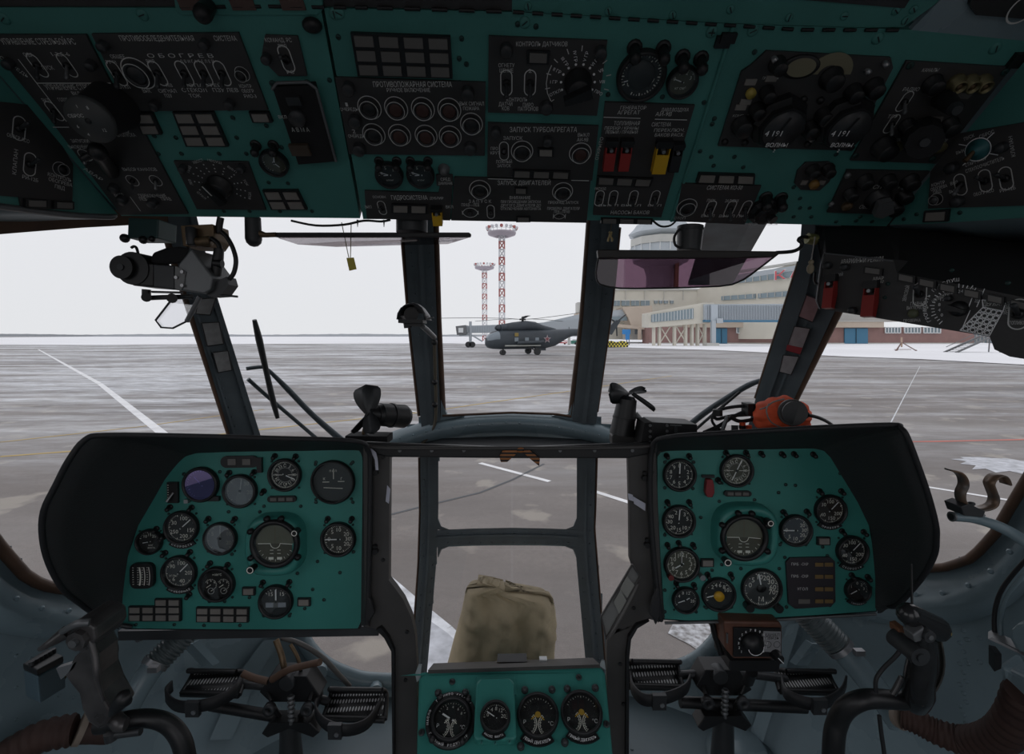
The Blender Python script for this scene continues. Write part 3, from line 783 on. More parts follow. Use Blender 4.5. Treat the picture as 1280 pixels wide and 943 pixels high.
def jet_bridge_near():
    e = thing('jet_bridge', 'cream jet bridge on lattice legs with a corrugated tunnel, before the terminal', 'jet bridge', at(850,426,112)*1)
    Y = 112
    m = MB(); fpoly(m, [(811,391),(880,378.5),(893,378.5),(893,403),(818,409.5),(811,409)], Y, 6, cream); m.build('sloped_cabin', cream, e)
    m = MB(); fpoly(m, [(814.5,393.5),(867,385.5),(867,398.5),(814.5,403)], Y-.3, .4, wing_); 
    for k in range(14): frect(m, 816+k*3.8, 393.2-k*.56, 816.5+k*3.8, 402.6-k*.32, Y-.45, .2, whitew)
    m.build('side_glazing', wing_, e)
    m = MB(); fpoly(m, [(881,380.5),(990,380),(990,402),(881,400.5)], Y-1, 4, corr)
    for k in range(54): frect(m, 883+k*2, 381.5, 883.7+k*2, 400.5, Y-1.3, .4, paleb)
    frect(m, 881,400,990,402.5,Y-1.2,4,doorb); frect(m, 889,381,897,401,Y-1.6,5,corr); m.build('tunnel', corr, e)
    for x in (818,825,844,858,866,873,882):
        m = MB(); frect(m, x-1.3, 405, x+1.3, 433, Y+1, 1.2, cream); m.build('leg', cream, e)
    m = MB()
    for x0, x1 in ((825,838),(845,858),(873,883)):
        for a, c_ in (((x0,408),(x1,429)),((x1,408),(x0,429))): m.cyl(at(a[0],a[1],Y+1.5), at(c_[0],c_[1],Y+1.5), .16, segs=5)
    m.build('cross_brace', cream, e)
    m = MB(); frect(m, 890,401,895,430,Y-2,1,paleb); frect(m, 884,429,899,435.2,Y-2.2,2.5,conc); frect(m, 896,398,904,404,Y-2,1,paleb); m.build('drive_column', paleb, e)
jet_bridge_near()
def jet_bridge_far():
    e = thing('jet_bridge', 'grey jet bridge whose boxy cabin ends behind the parked helicopter', 'jet bridge', at(600,424,98))
    Y = 98
    m = MB(); fpoly(m, [(583,407.5),(655,405),(725,400),(725,412),(640,416),(583,416.5)], Y, 4, paleb)
    for k in range(30): frect(m, 586+k*3, 407.6-k*.1, 586.4+k*3, 416.3, Y-.2, .3, corr)
    m.build('tunnel', paleb, e)
    m = MB(); fpoly(m, [(569.5,408),(582,406.5),(583,418),(571,419)], Y-1.5, 5, mgrey); frect(m, 573,410,579,416,Y-1.8,.4,whitew); m.build('cabin', mgrey, e)
    m = MB(); m.cyl(at(588,402,Y), (at(588,426,Y).x,Y,.5), .28, segs=8); m.cyl(at(588,418,Y), at(603,427,Y), .16, segs=6); m.cyl(at(588,418,Y), at(574,419,Y), .2, segs=6)
    for x in (585.5,590.5): p = at(x,427,Y); m.cyl((p.x,Y-.6,.6), (p.x,Y+.4,.6), .6, segs=12, m=black)
    m.build('drive_column', paleb, e)
    e = thing('glazed_corridor', 'slanting grey glazed corridor joining the terminal right of the helicopter', 'corridor', at(710,424,120))
    m = MB(); fpoly(m, [(676,404),(724,393),(765,386),(765,412),(676,413)], 120, 4, paleb)
    for k in range(20): fpoly(m, [(680+k*4.2, 407-k*.65),(682.8+k*4.2, 406.4-k*.65),(682.8+k*4.2, 411),(680+k*4.2,411)], 119.6, .3, wing_)
    m.build('corridor_wall', paleb, e)
    for x in (690,712,735,756):
        m = MB(); p = at(x,410,121); m.box((p.x,122,p.z/2), (.6,.6,p.z)); m.build('leg', conc, e)
    m = MB(); fpoly(m, [(722,378),(740,377),(740,395),(722,398)], 150, 5, conc); fpoly(m, [(720,392),(740,390),(740,395),(720,396)], 149, 5, beige); m.build('end_block', conc, e)
jet_bridge_far()
e = thing('checkered_cart', 'low cart with a black and yellow checkered side beside the apron edge', 'cart', ground(772,434.5))
m = MB(); by = mat('checker_yellow', (.62,.52,.06), .6); Yc = ground(772,434.5).y
m.box(at(772,431,Yc) + V(0,.8,0), (4.4,1.5,.8), m=black); x0 = at(759,431,Yc).x; x1 = at(785,431,Yc).x; z0 = at(772,434,Yc).z; z1 = at(772,427,Yc).z
nx, nz = 13, 3
for i in range(nx):
    for j in range(nz):
        h = .12*math.sin(i*.9) if j == nz-1 else 0
        m.box((x0+(i+.5)*(x1-x0)/nx, Yc-.05, z0+(j+.5)*(z1-z0)/nz+h), ((x1-x0)/nx, .1, (z1-z0)/nz), m=(by if (i+j) % 2 else black))
m.build('checkered_panel', black, e)
for x in (763,781):
    m = MB(); p = at(x,433,Yc); p.z = .3; m.cyl(p, p + V(0,.3,0), .3, segs=12); m.build('wheel', black, e)
e = thing('blue_sign', 'blue sign board on posts before the terminal, left of the jet bridge', 'sign', ground(783,432))
m = MB(); Y = ground(783,432).y; frect(m, 778,412,788,418,Y,.3,mat('sign_blue', (.03,.22,.55), .5)); frect(m,782,418,787,425,Y,.3,MATS['sign_blue']); m.build('board', MATS['sign_blue'], e)
m = MB(); frect(m, 783,425,784,433,Y+.1,.15,mgrey); frect(m,786,425,787,433,Y+.1,.15,mgrey); m.build('post', mgrey, e)
e = thing('service_vehicle', 'small green and white service vehicle behind the parked helicopter tail', 'vehicle', ground(722,431))
m = MB(); Y = ground(722,431).y; m.box(at(722,428,Y), (3.6,1.6,.9), m=mat('vehicle_green', (.06,.22,.17), .5)); m.box(at(721,425.5,Y), (2.2,1.5,.5), m=whitew); m.build('body', MATS['vehicle_green'], e)
for x in (719,725):
    m = MB(); p = at(x,430,Y); p.z = .33; m.cyl(p - V(0,.85,0), p - V(0,.6,0), .33, segs=12); m.build('wheel', black, e)
e = thing('tow_dolly', 'red low tow dolly under the parked helicopter tail boom', 'dolly', ground(703,431))
m = MB(); Y = ground(703,431).y; m.tube([at(695,430,Y), at(700,426,Y), at(712,427,Y)], .12, 6, mat('dolly_red', (.5,.08,.08), .5), sub=1); m.box(at(703,428.7,Y), (2.6,.8,.3), m=MATS['dolly_red']); m.build('frame', MATS['dolly_red'], e)
m = MB(); p = at(706,430,Y); p.z = .3; m.cyl(p, p + V(0,.25,0), .3, segs=10); m.build('wheel', black, e)
# tripod jack and stairs near the right wing
e = thing('tripod_jack', 'small rusty tripod jack standing in the snow before the brick terminal wall', 'jack', ground(1127,439))
Y = ground(1127,439).y; rustm = mat('rusty_steel', (.20,.13,.11), .7); m = MB()
m.cyl(at(1127,422,Y), at(1127,434,Y), .12, segs=6, m=mat('jack_tan', (.45,.33,.25), .6)); m.build('jack_screw', rustm, e)
for x, dy in ((1116,-.6),(1127,.9),(1141,-.6)):
    m = MB(); p = at(x,439,Y) + V(0,dy,0); p.z = .08; m.cyl(at(1127,428,Y), p, .07, segs=6); m.sphere(p, .14, 8); m.build('leg', rustm, e)
m = MB(); m.cyl(at(1118,437,Y), at(1139,437,Y), .05, segs=5); m.build('tie_bar', rustm, e)
e = thing('boarding_stairs', 'grey mobile boarding stairs in the snow below the emergency panel', 'stairs', ground(1210,441))
Y = ground(1210,441).y; m = MB()
for dy in (-.9, .9):
    m.cyl(at(1187,441,Y) + V(0,dy,0), at(1232,421,Y) + V(0,dy,0), .14, segs=6); m.cyl(at(1190,434,Y) + V(0,dy,0), at(1232,415,Y) + V(0,dy,0), .05, segs=5)
for k in range(12): p = at(1187+k*3.8, 441-k*1.68, Y); m.box(p, (.28,1.8,.05))
m.build('flight', mgrey, e)
m = MB(); p = at(1232,421,Y); m.box((p.x+.8, Y, p.z), (1.8,1.8,.12)); m.cyl((p.x+1.4,Y-.8,0),(p.x+1.4,Y-.8,p.z), .08, segs=6); m.cyl((p.x+1.4,Y+.8,0),(p.x+1.4,Y+.8,p.z), .08, segs=6)
m.build('platform', mgrey, e)

# ---- own rotor blade and wipers outside the glass
e = thing('rotor_blade', 'dark frost-spotted rotor blade of this helicopter drooping beyond the right windscreen', 'rotor blade', (2.5,6,3.0))
fr_ = mat('frosted_blade', (.055,.065,.075), .5, var=.5, vscale=5); T = at(888,354,6.0); Hb = Vector((-.0,-3.0,4.75))
d = (Hb - T); s_ = Vector((d.y,-d.x,0)).normalized(); rings = []
for k in range(9):
    c_ = T + d*k/8*.95 + V(0,0,.10*math.sin(PI*k/8)); w = .26
    rings.append([c_ - s_*w, c_ - s_*w*.4 + V(0,0,.04), c_ + s_*w + V(0,0,.01), c_ + s_*w - V(0,0,.01), c_ - s_*w*.4 - V(0,0,.03)])
m = MB(); m.loft(rings, None, closed=True, smooth=False, capends=True); m.build('blade', fr_, e)
m = MB(); m.box(T - d.normalized()*.0 + V(0,0,-.0), (.52,.06,.05)); m.build('tip_cap', dgrey, e)
wipm = mat('wiper_blue_grey', (.05,.065,.075), .45)
e = thing('wiper', 'black windscreen wiper standing upright outside the left windscreen', 'wiper', hull(335,470,-.04))
m = MB(); m.tube([hull(x, y, -.03) for x, y in [(318,400),(324,425),(333,465),(341,500),(347,523)]], [.006,.010,.008,.009,.006], 8, sub=3); m.build('wiper_blade', black, e)
m = MB(); m.tube([hull(x, y, -.045) for x, y in [(335,462),(360,487),(392,520),(430,553)]], [.005,.009,.009,.012], 8); m.tube([hull(x, y, -.045) for x, y in [(310,474),(330,492),(365,522),(400,552)]], .006, 8); m.tube([hull(308,461,-.045), hull(328,459,-.045), hull(334,463,-.045)], .006, 6); m.build('wiper_arm', wipm, e)
e = thing('wiper', 'grey wiper arm lying low outside the right windscreen behind the orange cover', 'wiper', hull(900,500,-.04))
m = MB(); m.tube([hull(x, y, -.045) for x, y in [(957,474),(935,482),(905,500),(880,517),(855,537)]], [.006,.009,.009,.01,.01], 8); m.build('wiper_arm', wipm, e)
m = MB(); m.tube([hull(x, y, -.03) for x, y in [(925,490),(880,528),(845,560)]], .005, 6); m.build('wiper_blade', black, e)
# ================================================================ INSTRUMENT BUILDERS
def px_r(P, px, py, r): return P.rad(px, py, r)
def absorb(o, mb, m=None):
    """add printed marks to the mesh of the part that carries them"""
    me = o.data; off = OFF.get(o.name, Vector()); vs = [v.co.copy() for v in me.vertices]; fs = [tuple(p.vertices) for p in me.polygons]
    mi = [p.material_index for p in me.polygons]; sm = [p.use_smooth for p in me.polygons]; ms = list(me.materials); k = len(vs)
    for mm in mb.mats:
        mm = m if mm == 'default' else mm
        if mm not in ms: ms.append(mm)
    vs += [p - off for p in mb.v]
    for f, i, q_ in zip(mb.f, mb.m, mb.sm):
        fs.append(tuple(k + j for j in f)); mm = mb.mats[i]; mm = m if mm == 'default' else mm; mi.append(ms.index(mm)); sm.append(q_)
    n = bpy.data.meshes.new(me.name); n.from_pydata([tuple(v) for v in vs], [], fs)
    for mm in ms: n.materials.append(mm)
    n.polygons.foreach_set('material_index', mi); n.polygons.foreach_set('use_smooth', sm); n.update(); o.data = n; return o
def screw(mb, P, c, r=.004, h=.002, m=None, slot=True):
    M_ = P.mat(c); mb.lathe([(r,0),(r,h*.6),(r*.7,h),(0.0001,h)], M_, 10, m=m or screwd)
    if slot:
        a = random.random()*PI; d = P.u*math.cos(a) + P.v*math.sin(a); stroke(mb, P, c - d*r*.75, c + d*r*.75, r*.28, h+.0003, black)
def gauge(P, px, py, r, parent, name='gauge', face=None, nums=(), a0=-135, a1=135, ticks=40, major=5, needles=((0,.8,1),), cap=(), lensm=None,
          label=None, kind='std', bez=.15, flange=True, off=0.0, hubm=None, caption=None, numsize=.20):
    """round flush instrument: bezel part; dial, needle and glass as sub-parts. Angles clockwise from 12 o'clock in degrees"""
    c = P.hit(px, py, off); R = px_r(P, px, py, r); Ri = R*(1-bez); M_ = P.mat(c)
    g = MB(); g.lathe([(R*1.02,0),(R*1.03,.007),(R*.99,.011),(R*.93,.0125),(Ri,.010),(Ri*.98,.002)], M_, 40)
    if flange:
        for a in (45,135,225,315):
            q = P.pt(c, math.cos(math.radians(a))*R*1.16, math.sin(math.radians(a))*R*1.16)
            screw(g, P, q, R*.075, .0025)
    if caption:                                  # curved caption lug below the dial
        arcn = 14; pts = []
        for k in range(arcn+1):
            a = math.radians(-128 + 76*k/arcn); pts.append(P.pt(c, R*1.30*math.cos(a), R*1.30*math.sin(a), .004))
        for k in range(arcn+1):
            a = math.radians(-52 - 76*k/arcn); pts.append(P.pt(c, R*.98*math.cos(a), R*.98*math.sin(a), .004))
        g.prism(pts, -P.n*.004)
        n = len(caption)
        for k, ch in enumerate(caption):
            a = math.radians(-90 + (k-(n-1)/2)*min(8.2, 66/max(1,n)))
            if ch != ' ': letter(g, ch, P, P.pt(c, R*1.16*math.cos(a), R*1.16*math.sin(a)), R*.17, .0046, white, rot=a+PI/2)
    go = g.build(name, black, parent, label=label)
    face = face or dialb
    d = MB(); d.disc(M_, Ri, .0025, 40, face)
    def pa(a, rr, o): a = math.radians(90 - a); return P.pt(c, Ri*rr*math.cos(a), Ri*rr*math.sin(a), o)
    if kind == 'std':
        for k in range(ticks+1 if ticks else 0):
            a = a0 + (a1-a0)*k/ticks; mj = (k % major == 0)
            stroke(d, P, pa(a, .95, 0), pa(a, .82 if mj else .88, 0), Ri*(.05 if mj else .03), .003, ivory)
        for t_, a in nums: letter(d, str(t_), P, pa(a, .64, 0), Ri*numsize*1.95, .003, ivory)
    elif kind == 'compass':
        for k in range(72):
            a = k*5; mj = (k % 6 == 0); stroke(d, P, pa(a, .96, 0), pa(a, .80 if mj else .87, 0), Ri*.035, .003, ivory)
        for t_, a in nums: letter(d, str(t_), P, pa(a, .66, 0), Ri*.30, .003, ivory, rot=-math.radians(a))
        arc(d, P, c, Ri*.52, 0, 2*PI, Ri*.02, .003, dim)
        stroke(d, P, pa(-90,.7,0), pa(-90,.2,0), Ri*.04, .0032, ivory); stroke(d, P, pa(90,.7,0), pa(90,.2,0), Ri*.04, .0032, ivory)
    elif kind == 'twin':                          # two small dials side by side with opposed scales
        for s_ in (-1, 1):
            cc = P.pt(c, s_*Ri*.42, -Ri*.05)
            for k in range(15):
                a = math.radians(150 - 210*k/14); u1, u2 = math.cos(a)*Ri*.40, math.sin(a)*Ri*.40
                stroke(d, P, P.pt(cc,u1,u2), P.pt(cc,u1*.82,u2*.82), Ri*.03, .003, ivory)
            for t_, a in (('3',150),('6',90),('9',30)): letter(d, t_, P, P.pt(cc, math.cos(math.radians(a))*Ri*.26, math.sin(math.radians(a))*Ri*.26), Ri*.2, .003, ivory)
            arc(d, P, P.pt(c, s_*Ri*.42, -Ri*.48), Ri*.20, 0, 2*PI, Ri*.03, .003, dim)
            stroke(d, P, P.pt(c, s_*Ri*.42, -Ri*.48), P.pt(c, s_*Ri*.42+Ri*.12, -Ri*.40), Ri*.04, .0032, ivory)
            stroke(d, P, cc, P.pt(cc, -Ri*.3, -Ri*.2), Ri*.045, .0032, ivory)
        letter(d, '×100°С', P, P.pt(c, 0, Ri*.62), Ri*.2, .003, ivory)
    elif kind == 'engine':                        # scale on top, two leaf-shaped scales below
        for k in range(13):
            a = -62 + 124*k/12; stroke(d, P, pa(a,.9,0), pa(a,.80 if k % 3 == 0 else .85,0), Ri*.025, .003, ivory)
        for t_, a in nums: letter(d, str(t_), P, pa(a,.66,0), Ri*.2, .003, ivory)
        for s_ in (-1, 1):
            for rr, w in ((.62,.035),(.52,.02)):
                arc(d, P, P.pt(c, s_*Ri*.66, -Ri*.42), Ri*rr, math.radians(90-s_*90+ (150 if s_ > 0 else -30)-0) if False else math.radians(180-48 if s_ > 0 else -48), math.radians(180+48 if s_ > 0 else 48), Ri*w, .003, ivory)
            for k in range(11):
                a = math.radians((180 if s_ > 0 else 0) - 46 + 92*k/10); q = P.pt(c, s_*Ri*.66, -Ri*.42)
                stroke(d, P, P.pt(q, math.cos(a)*Ri*.62, math.sin(a)*Ri*.62), P.pt(q, math.cos(a)*Ri*(.46 if k % 2 == 0 else .54), math.sin(a)*Ri*(.46 if k % 2 == 0 else .54)), Ri*.02, .003, ivory)
            letter(d, '°С' if s_ > 0 else 'Р', P, P.pt(c, s_*Ri*.72, -Ri*.36), Ri*.28, .003, white)
            stroke(d, P, P.pt(c, s_*Ri*.10, Ri*.02), P.pt(c, s_*Ri*.36, -Ri*.2), Ri*.05, .0034, yelp if hubm else ivory)
        if hubm: d.disc(P.mat(P.pt(c,0,Ri*.05)), Ri*.16, .0036, 14, hubm)
    elif kind == 'scales':
        for k in range(4):
            x = (-.62 + .4*k)*Ri
            for j in range(9): stroke(d, P, P.pt(c, x-.05*Ri, (-.62+.155*j)*Ri), P.pt(c, x+.07*Ri, (-.62+.155*j)*Ri), Ri*.03, .003, ivory)
            if k: stroke(d, P, P.pt(c, x+.12*Ri, -.66*Ri), P.pt(c, x+.12*Ri, .66*Ri), Ri*(.08 if k == 1 else .05), .003, ivory)
    for t_, x, y, s_ in cap: letter(d, t_, P, P.pt(c, x*Ri, y*Ri), s_*Ri, .0031, ivory)
    d.build('dial', face, go)
    if needles:
        for a, ln, w in needles:
            k = MB(); stroke(k, P, pa(a+180,.16,0), pa(a, ln, 0), Ri*.06*w, .0048, white); k.disc(M_, Ri*.10, .0052, 14, black)
            k.build('needle', white, go)
    k = MB(); k.disc(M_, Ri*1.0, .0088, 32); k.build('glass', lensm or lens, go)
    return go, c, R
def postlamp(P, px, py, parent, s=1.0, dx=0, m=None):
    """small hooded pillar lamp standing beside a gauge"""
    c = P.hit(px, py); q = MB(); tip = c + P.n*.013*s + P.v*-.004*s + P.u*dx
    q.lathe([(.0075*s,0),(.0075*s,.003),(.005*s,.004)], P.mat(c), 12); q.cyl(c, tip, .0045*s, .0052*s, 12); q.sphere(tip, .0060*s, 10)
    return q.build('pillar_lamp', m or black, parent)
def annun(P, quad, cols, rows, parent, lit=None, off=0.0, h=.006, skip=(), gap=.12):
    """block of rectangular annunciator lamps inside a pixel quad"""
    A_ = [P.hit(*q, off) for q in quad]
    def bl(u, v): return (A_[0]*(1-u) + A_[1]*u)*(1-v) + (A_[3]*(1-u) + A_[2]*u)*v
    f = MB(); outs = []
    for i in range(cols):
        for j in range(rows):
            if (i, j) in skip: continue
            a, b_, c_, d_ = bl(i/cols, j/rows), bl((i+1)/cols, j/rows), bl((i+1)/cols, (j+1)/rows), bl(i/cols, (j+1)/rows)
            f.prism([a + P.n*h, b_ + P.n*h, c_ + P.n*h, d_ + P.n*h], -P.n*h)
            outs.append((i, j))
    fo = f.build('lamp_frame', black, parent)
    for i, j in outs:
        gx, gy = gap, gap*1.2; k = MB()
        a, b_, c_, d_ = bl((i+gx)/cols, (j+gy)/rows), bl((i+1-gx)/cols, (j+gy)/rows), bl((i+1-gx)/cols, (j+1-gy)/rows), bl((i+gx)/cols, (j+1-gy)/rows)
        k.prism([x + P.n*(h+.0016) for x in (a, b_, c_, d_)], -P.n*.002); k.build('lamp_lens', lit or lampc, fo)
    return fo
def plateon(P, poly, parent, name='control_plate', m=None, h=.004, off=0.0, bevel=.0012, label=None):
    q = MB(); q.prism([P.hit(x, y, off+h) for x, y in poly], -P.n*h); return q.build(name, m or plate, parent, label=label, bevel=bevel)
def toggle(P, px, py, parent, s=1.0, up=True, off=.004, ring=True, lever=None, wide=.0055, tall=.012, tilt=.5):
    c = P.hit(px, py, off); q = MB(); w, t_ = wide*s, tall*s
    if ring:                                     # engraved oblong outline
        for sg in (-1, 1): stroke(q, P, P.pt(c, sg*w, -t_+w), P.pt(c, sg*w, t_-w), .0010*s, .0006, dim)
        arc(q, P, P.pt(c, 0, t_-w), w, 0, PI, .0010*s, .0006, dim); arc(q, P, P.pt(c, 0, -t_+w), w, -PI, 0, .0010*s, .0006, dim)
    q.lathe([(.0038*s,0),(.0038*s,.003*s),(.0025*s,.004*s)], P.mat(c), 10, m=black)
    to = q.build('toggle_switch', black, parent)
    k = MB(); k.cyl(c + P.n*.002, c + P.n*.012*s + P.v*(.007 if up else -.007)*s*tilt*2, .0016*s, .0024*s, 8); k.sphere(c + P.n*.012*s + P.v*(.007 if up else -.007)*s*tilt*2, .0025*s, 8)
    k.build('lever', lever or dgrey, to); return to
def ringbtn(P, px, py, parent, r, off=.004, m=None, name='push_button'):
    c = P.hit(px, py, off); R = P.rad(px, py, r); M_ = P.mat(c); q = MB()
    arc(q, P, c, R, 0, 2*PI, R*.07, .0006, dim, 36)
    q.lathe([(R*.80,0),(R*.80,.006),(R*.74,.008),(R*.62,.008),(R*.62,.003)], M_, 28, m=dgrey)
    arc(q, P, c, R*.78, 0, 2*PI, R*.05, .0085, dim, 30)
    bo = q.build(name, black, parent)
    k = MB(); k.lathe([(R*.60,.001),(R*.60,.006),(R*.52,.0075),(.0001,.0075)], M_, 24); k.build('button_cap', m or black, bo); return bo
def knobs(P, px, py, parent, r, h=.018, off=.004, m=None, bar=False, name='knob', ang=30, ptr=True):
    c = P.hit(px, py, off); R = P.rad(px, py, r); M_ = P.mat(c); q = MB()
    q.lathe([(R*1.15,0),(R*1.15,h*.15),(R,h*.2),(R*.92,h*.92),(R*.8,h),(.0001,h)], M_, 24)
    if bar:
        d = P.u*math.cos(math.radians(ang)) + P.v*math.sin(math.radians(ang)); e = P.n.cross(d)
        a = c + P.n*h
        q.prism([a + d*R*1.3 + e*R*.22, a + d*R*1.3 - e*R*.22, a - d*R*1.0 - e*R*.4, a - d*R*1.0 + e*R*.4], P.n*h*.5)
        if ptr: q.add([x + P.n*(h*.5+.0004) for x in (a + d*R*1.28 + e*R*.06, a + d*R*1.28 - e*R*.06, a + d*R*.2 - e*R*.06, a + d*R*.2 + e*R*.06)], [(0,1,2,3)], dim)
    return q.build(name, m or black, parent)
def captions(P, items, parent, off=.004, name='lettering'):
    q = MB()
    for it in items:
        t_, px, py, wpx, hpx = it[:5]; c = P.hit(px, py, off)
        hh = (P.hit(px, py-hpx/2) - P.hit(px, py+hpx/2)).length; ww = P.rad(px, py, wpx)
        r_ = it[5] if len(it) > 5 else 0
        letter(q, t_, P, c, hh*1.35, .0006, it[6] if len(it) > 6 else dim, wid=ww, rot=r_)
    return absorb(parent, q, dim) if parent.data else absorb(FACE[parent.name], q, dim)
FACE = {}
def capline(P, pts, parent, w=.0012, off=.004):
    q = MB()
    for a, b_ in zip(pts, pts[1:]): stroke(q, P, P.hit(*a, off), P.hit(*b_, off), w, .0006, dim)
    return absorb(parent, q, dim)
def knobscrews(P, pts, parent, r=6, off=.004):      # round captive plate nuts
    for x, y in pts:
        c = P.hit(x, y, off); R = P.rad(x, y, r); q = MB(); q.lathe([(R,0),(R*.95,.010),(R*.8,.012),(.0001,.012)], P.mat(c), 18); q.build('captive_nut', dgrey, parent)
def zfast(P, pts, parent, off=.0):
    for x, y in pts:
        c = P.hit(x, y, off); q = MB(); R = P.rad(x, y, 7); q.lathe([(R,0),(R*.9,.002),(R*.55,.003),(.0001,.003)], P.mat(c), 18, m=greenD); a = random.random()*PI
        d = P.u*math.cos(a)+P.v*math.sin(a); stroke(q, P, c - d*R*.6, c + d*R*.6, R*.2, .0034, black); q.build('fastener', greenD, parent)
def screws_on(P, pts, parent, r=.0035, off=0.0, m=None):
    for x, y in pts:
        q = MB(); screw(q, P, P.hit(x, y, off), r, .0022, m); q.build('screw', screwd, parent)
def guardsw(P, px, py, parent, m, w=.014, ln=.036, off=.004, hang=True):
    c = P.hit(px, py, off); u, v, n = P.u, P.v, P.n; q = MB()
    M_ = P.mat(c)
    # channel-shaped guard, hinged at the top and standing out at the bottom
    for s_ in (-1, 1):
        q.prism([P.pt(c, s_*w*.5, ln*.35, 0), P.pt(c, s_*w*.5, ln*.35, .010), P.pt(c, s_*w*.5, -ln*.6, .020), P.pt(c, s_*w*.5, -ln*.62, .008), P.pt(c, s_*w*.5, -ln*.2, 0)], u*-s_*.0016)
    q.prism([P.pt(c, -w*.5, ln*.0, .0145), P.pt(c, w*.5, ln*.0, .0145), P.pt(c, w*.5, -ln*.6, .020), P.pt(c, -w*.5, -ln*.6, .020)], -n*.0015)
    q.prism([P.pt(c, -w*.5, -ln*.6, .020), P.pt(c, w*.5, -ln*.6, .020), P.pt(c, w*.5, -ln*.64, .006), P.pt(c, -w*.5, -ln*.64, .006)], v*.0015)
    go = q.build('switch_guard', m, parent)
    k = MB(); k.box((0, ln*.30, .006), (w*1.15, ln*.22, .012), M_); k.cyl(P.pt(c, -w*.62, ln*.32, .010), P.pt(c, w*.62, ln*.32, .010), .0022, segs=8); k.cyl(P.pt(c,0,ln*.12,.004), P.pt(c,0,ln*.12,.016), .003, segs=10, m=steel); k.build('hinge', black, go)
    return go
# ================================================================ OVERHEAD CONSOLE
pA = at(640, 276, .92); pB = at(640, 15, .66)
OP = Plane(pA, V(0, -(pB.z-pA.z), -(pA.y-pB.y)) if True else None, up=V(0, pB.y-pA.y, pB.z-pA.z))
if OP.n.dot(CAM - pA) < 0: OP = Plane(pA, -OP.n, up=V(0, pB.y-pA.y, pB.z-pA.z))
def ohthing(name, label, px, py, P=OP): return thing(name, label, 'overhead panel', P.hit(px, py))
def sheet(P, poly, parent, name='panel_face', m=None, th=.004, lip=.03):
    q = MB(); pts = [P.hit(x, y) for x, y in poly]; q.prism(pts, -P.n*th)
    if lip:
        n = len(pts); cen = sum(pts, Vector())/n
        for i in range(n):
            a, b_ = pts[i], pts[(i+1) % n]; ca, cb = (cen-a).normalized()*.003, (cen-b_).normalized()*.003
            q.add([a, b_, b_ - P.n*lip, a - P.n*lip, a+ca, b_+cb, b_+cb - P.n*lip, a+ca - P.n*lip], [(0,1,2,3),(4,7,6,5),(3,2,6,7)])
    FACE[parent.name] = q.build(name, m or greenD, parent); return FACE[parent.name]
FRM = [(-160,9),(250,9),(403,10)]
oL = ohthing('overhead_console', 'left green overhead panel with slanted black plates and a large round knob', 280, 150)
fL = sheet(OP, [(-140,9),(401,10),(450,273),(152,270),(-32,57),(-120,57)], oL)
oC = ohthing('overhead_console', 'centre green overhead panel with nine ringed fire buttons and four switch guards', 640, 150)
fC = sheet(OP, [(405,10),(640,15),(916,30),(838,276),(454,274)], oC)
oR = ohthing('overhead_console', 'right green overhead panel with two large radio selector drums', 1000, 150)
fR = sheet(OP, [(919,30),(1135,37),(1290,52),(1108,283),(841,277)], oR)
# ---- left panel
p1 = plateon(OP, [(-30,42),(109,42),(148,118),(160,136),(178,158),(236,266),(152,267),(60,142),(-10,57)], oL, label='black plate for firing control with a big round knob')
captions(OP, [('УПРАВЛЕНИЕ СТРЕЛЬБОЙ РС',50,50.5,92,6),('ОБА',38,67,12,4),('1-2,5-6',77,66,22,4),('ПУСК',62,83,14,4),('ОЧЕРЕДЬ',20,82,28,4,-1.0),('УПРАВЛЕНИЕ СТРЕЛЬБОЙ',96,107.5,74,5.5),('ВКЛ',97,115,10,3.5),('ВКЛ',60,124,9,4),('ГОТОВНОСТЬ',88,123,26,3.5),('НОМЕР',156,162,14,4),('АВТОПУСКА',158,167,26,4),('ЗАПУСКИ',102,174.5,22,3.5),('ВЫКЛЮЧЕНИЕ',101,182,26,3.5),('ВЫБОР КАНАЛОВ',176,210,42,3.5),('ВЫКЛ',150,242,12,3.5),('АВАР',118,216,20,4,-1.0),('ПЕРЕКЛЮЧЕНИЕ',192,243,34,3.5),('ЛЕВ',180,247,9,3.5),('ПРАВ',209,247,12,3.5)], p1)
capline(OP, [(25,72),(48,102),(140,102)], p1); capline(OP, [(48,102),(85,150)], p1); capline(OP, [(68,157),(88,157)], p1); capline(OP, [(164,244),(177,262)], p1)
for x, y, s_ in ((49,80,1.25),(86,80,1.25),(70,137,1.2),(91,134,.8)): toggle(OP, x, y, p1, s_, up=False, lever=(mgrey if x == 86 else None))
for x, y in ((108,192),(167,224),(196,224)): toggle(OP, x, y, p1, 1.0, up=False, wide=.009, tall=.010, lever=steel if x != 167 else None)
knobscrews(OP, [(15,76),(117,78),(145,232),(193,250),(155,246)], p1)
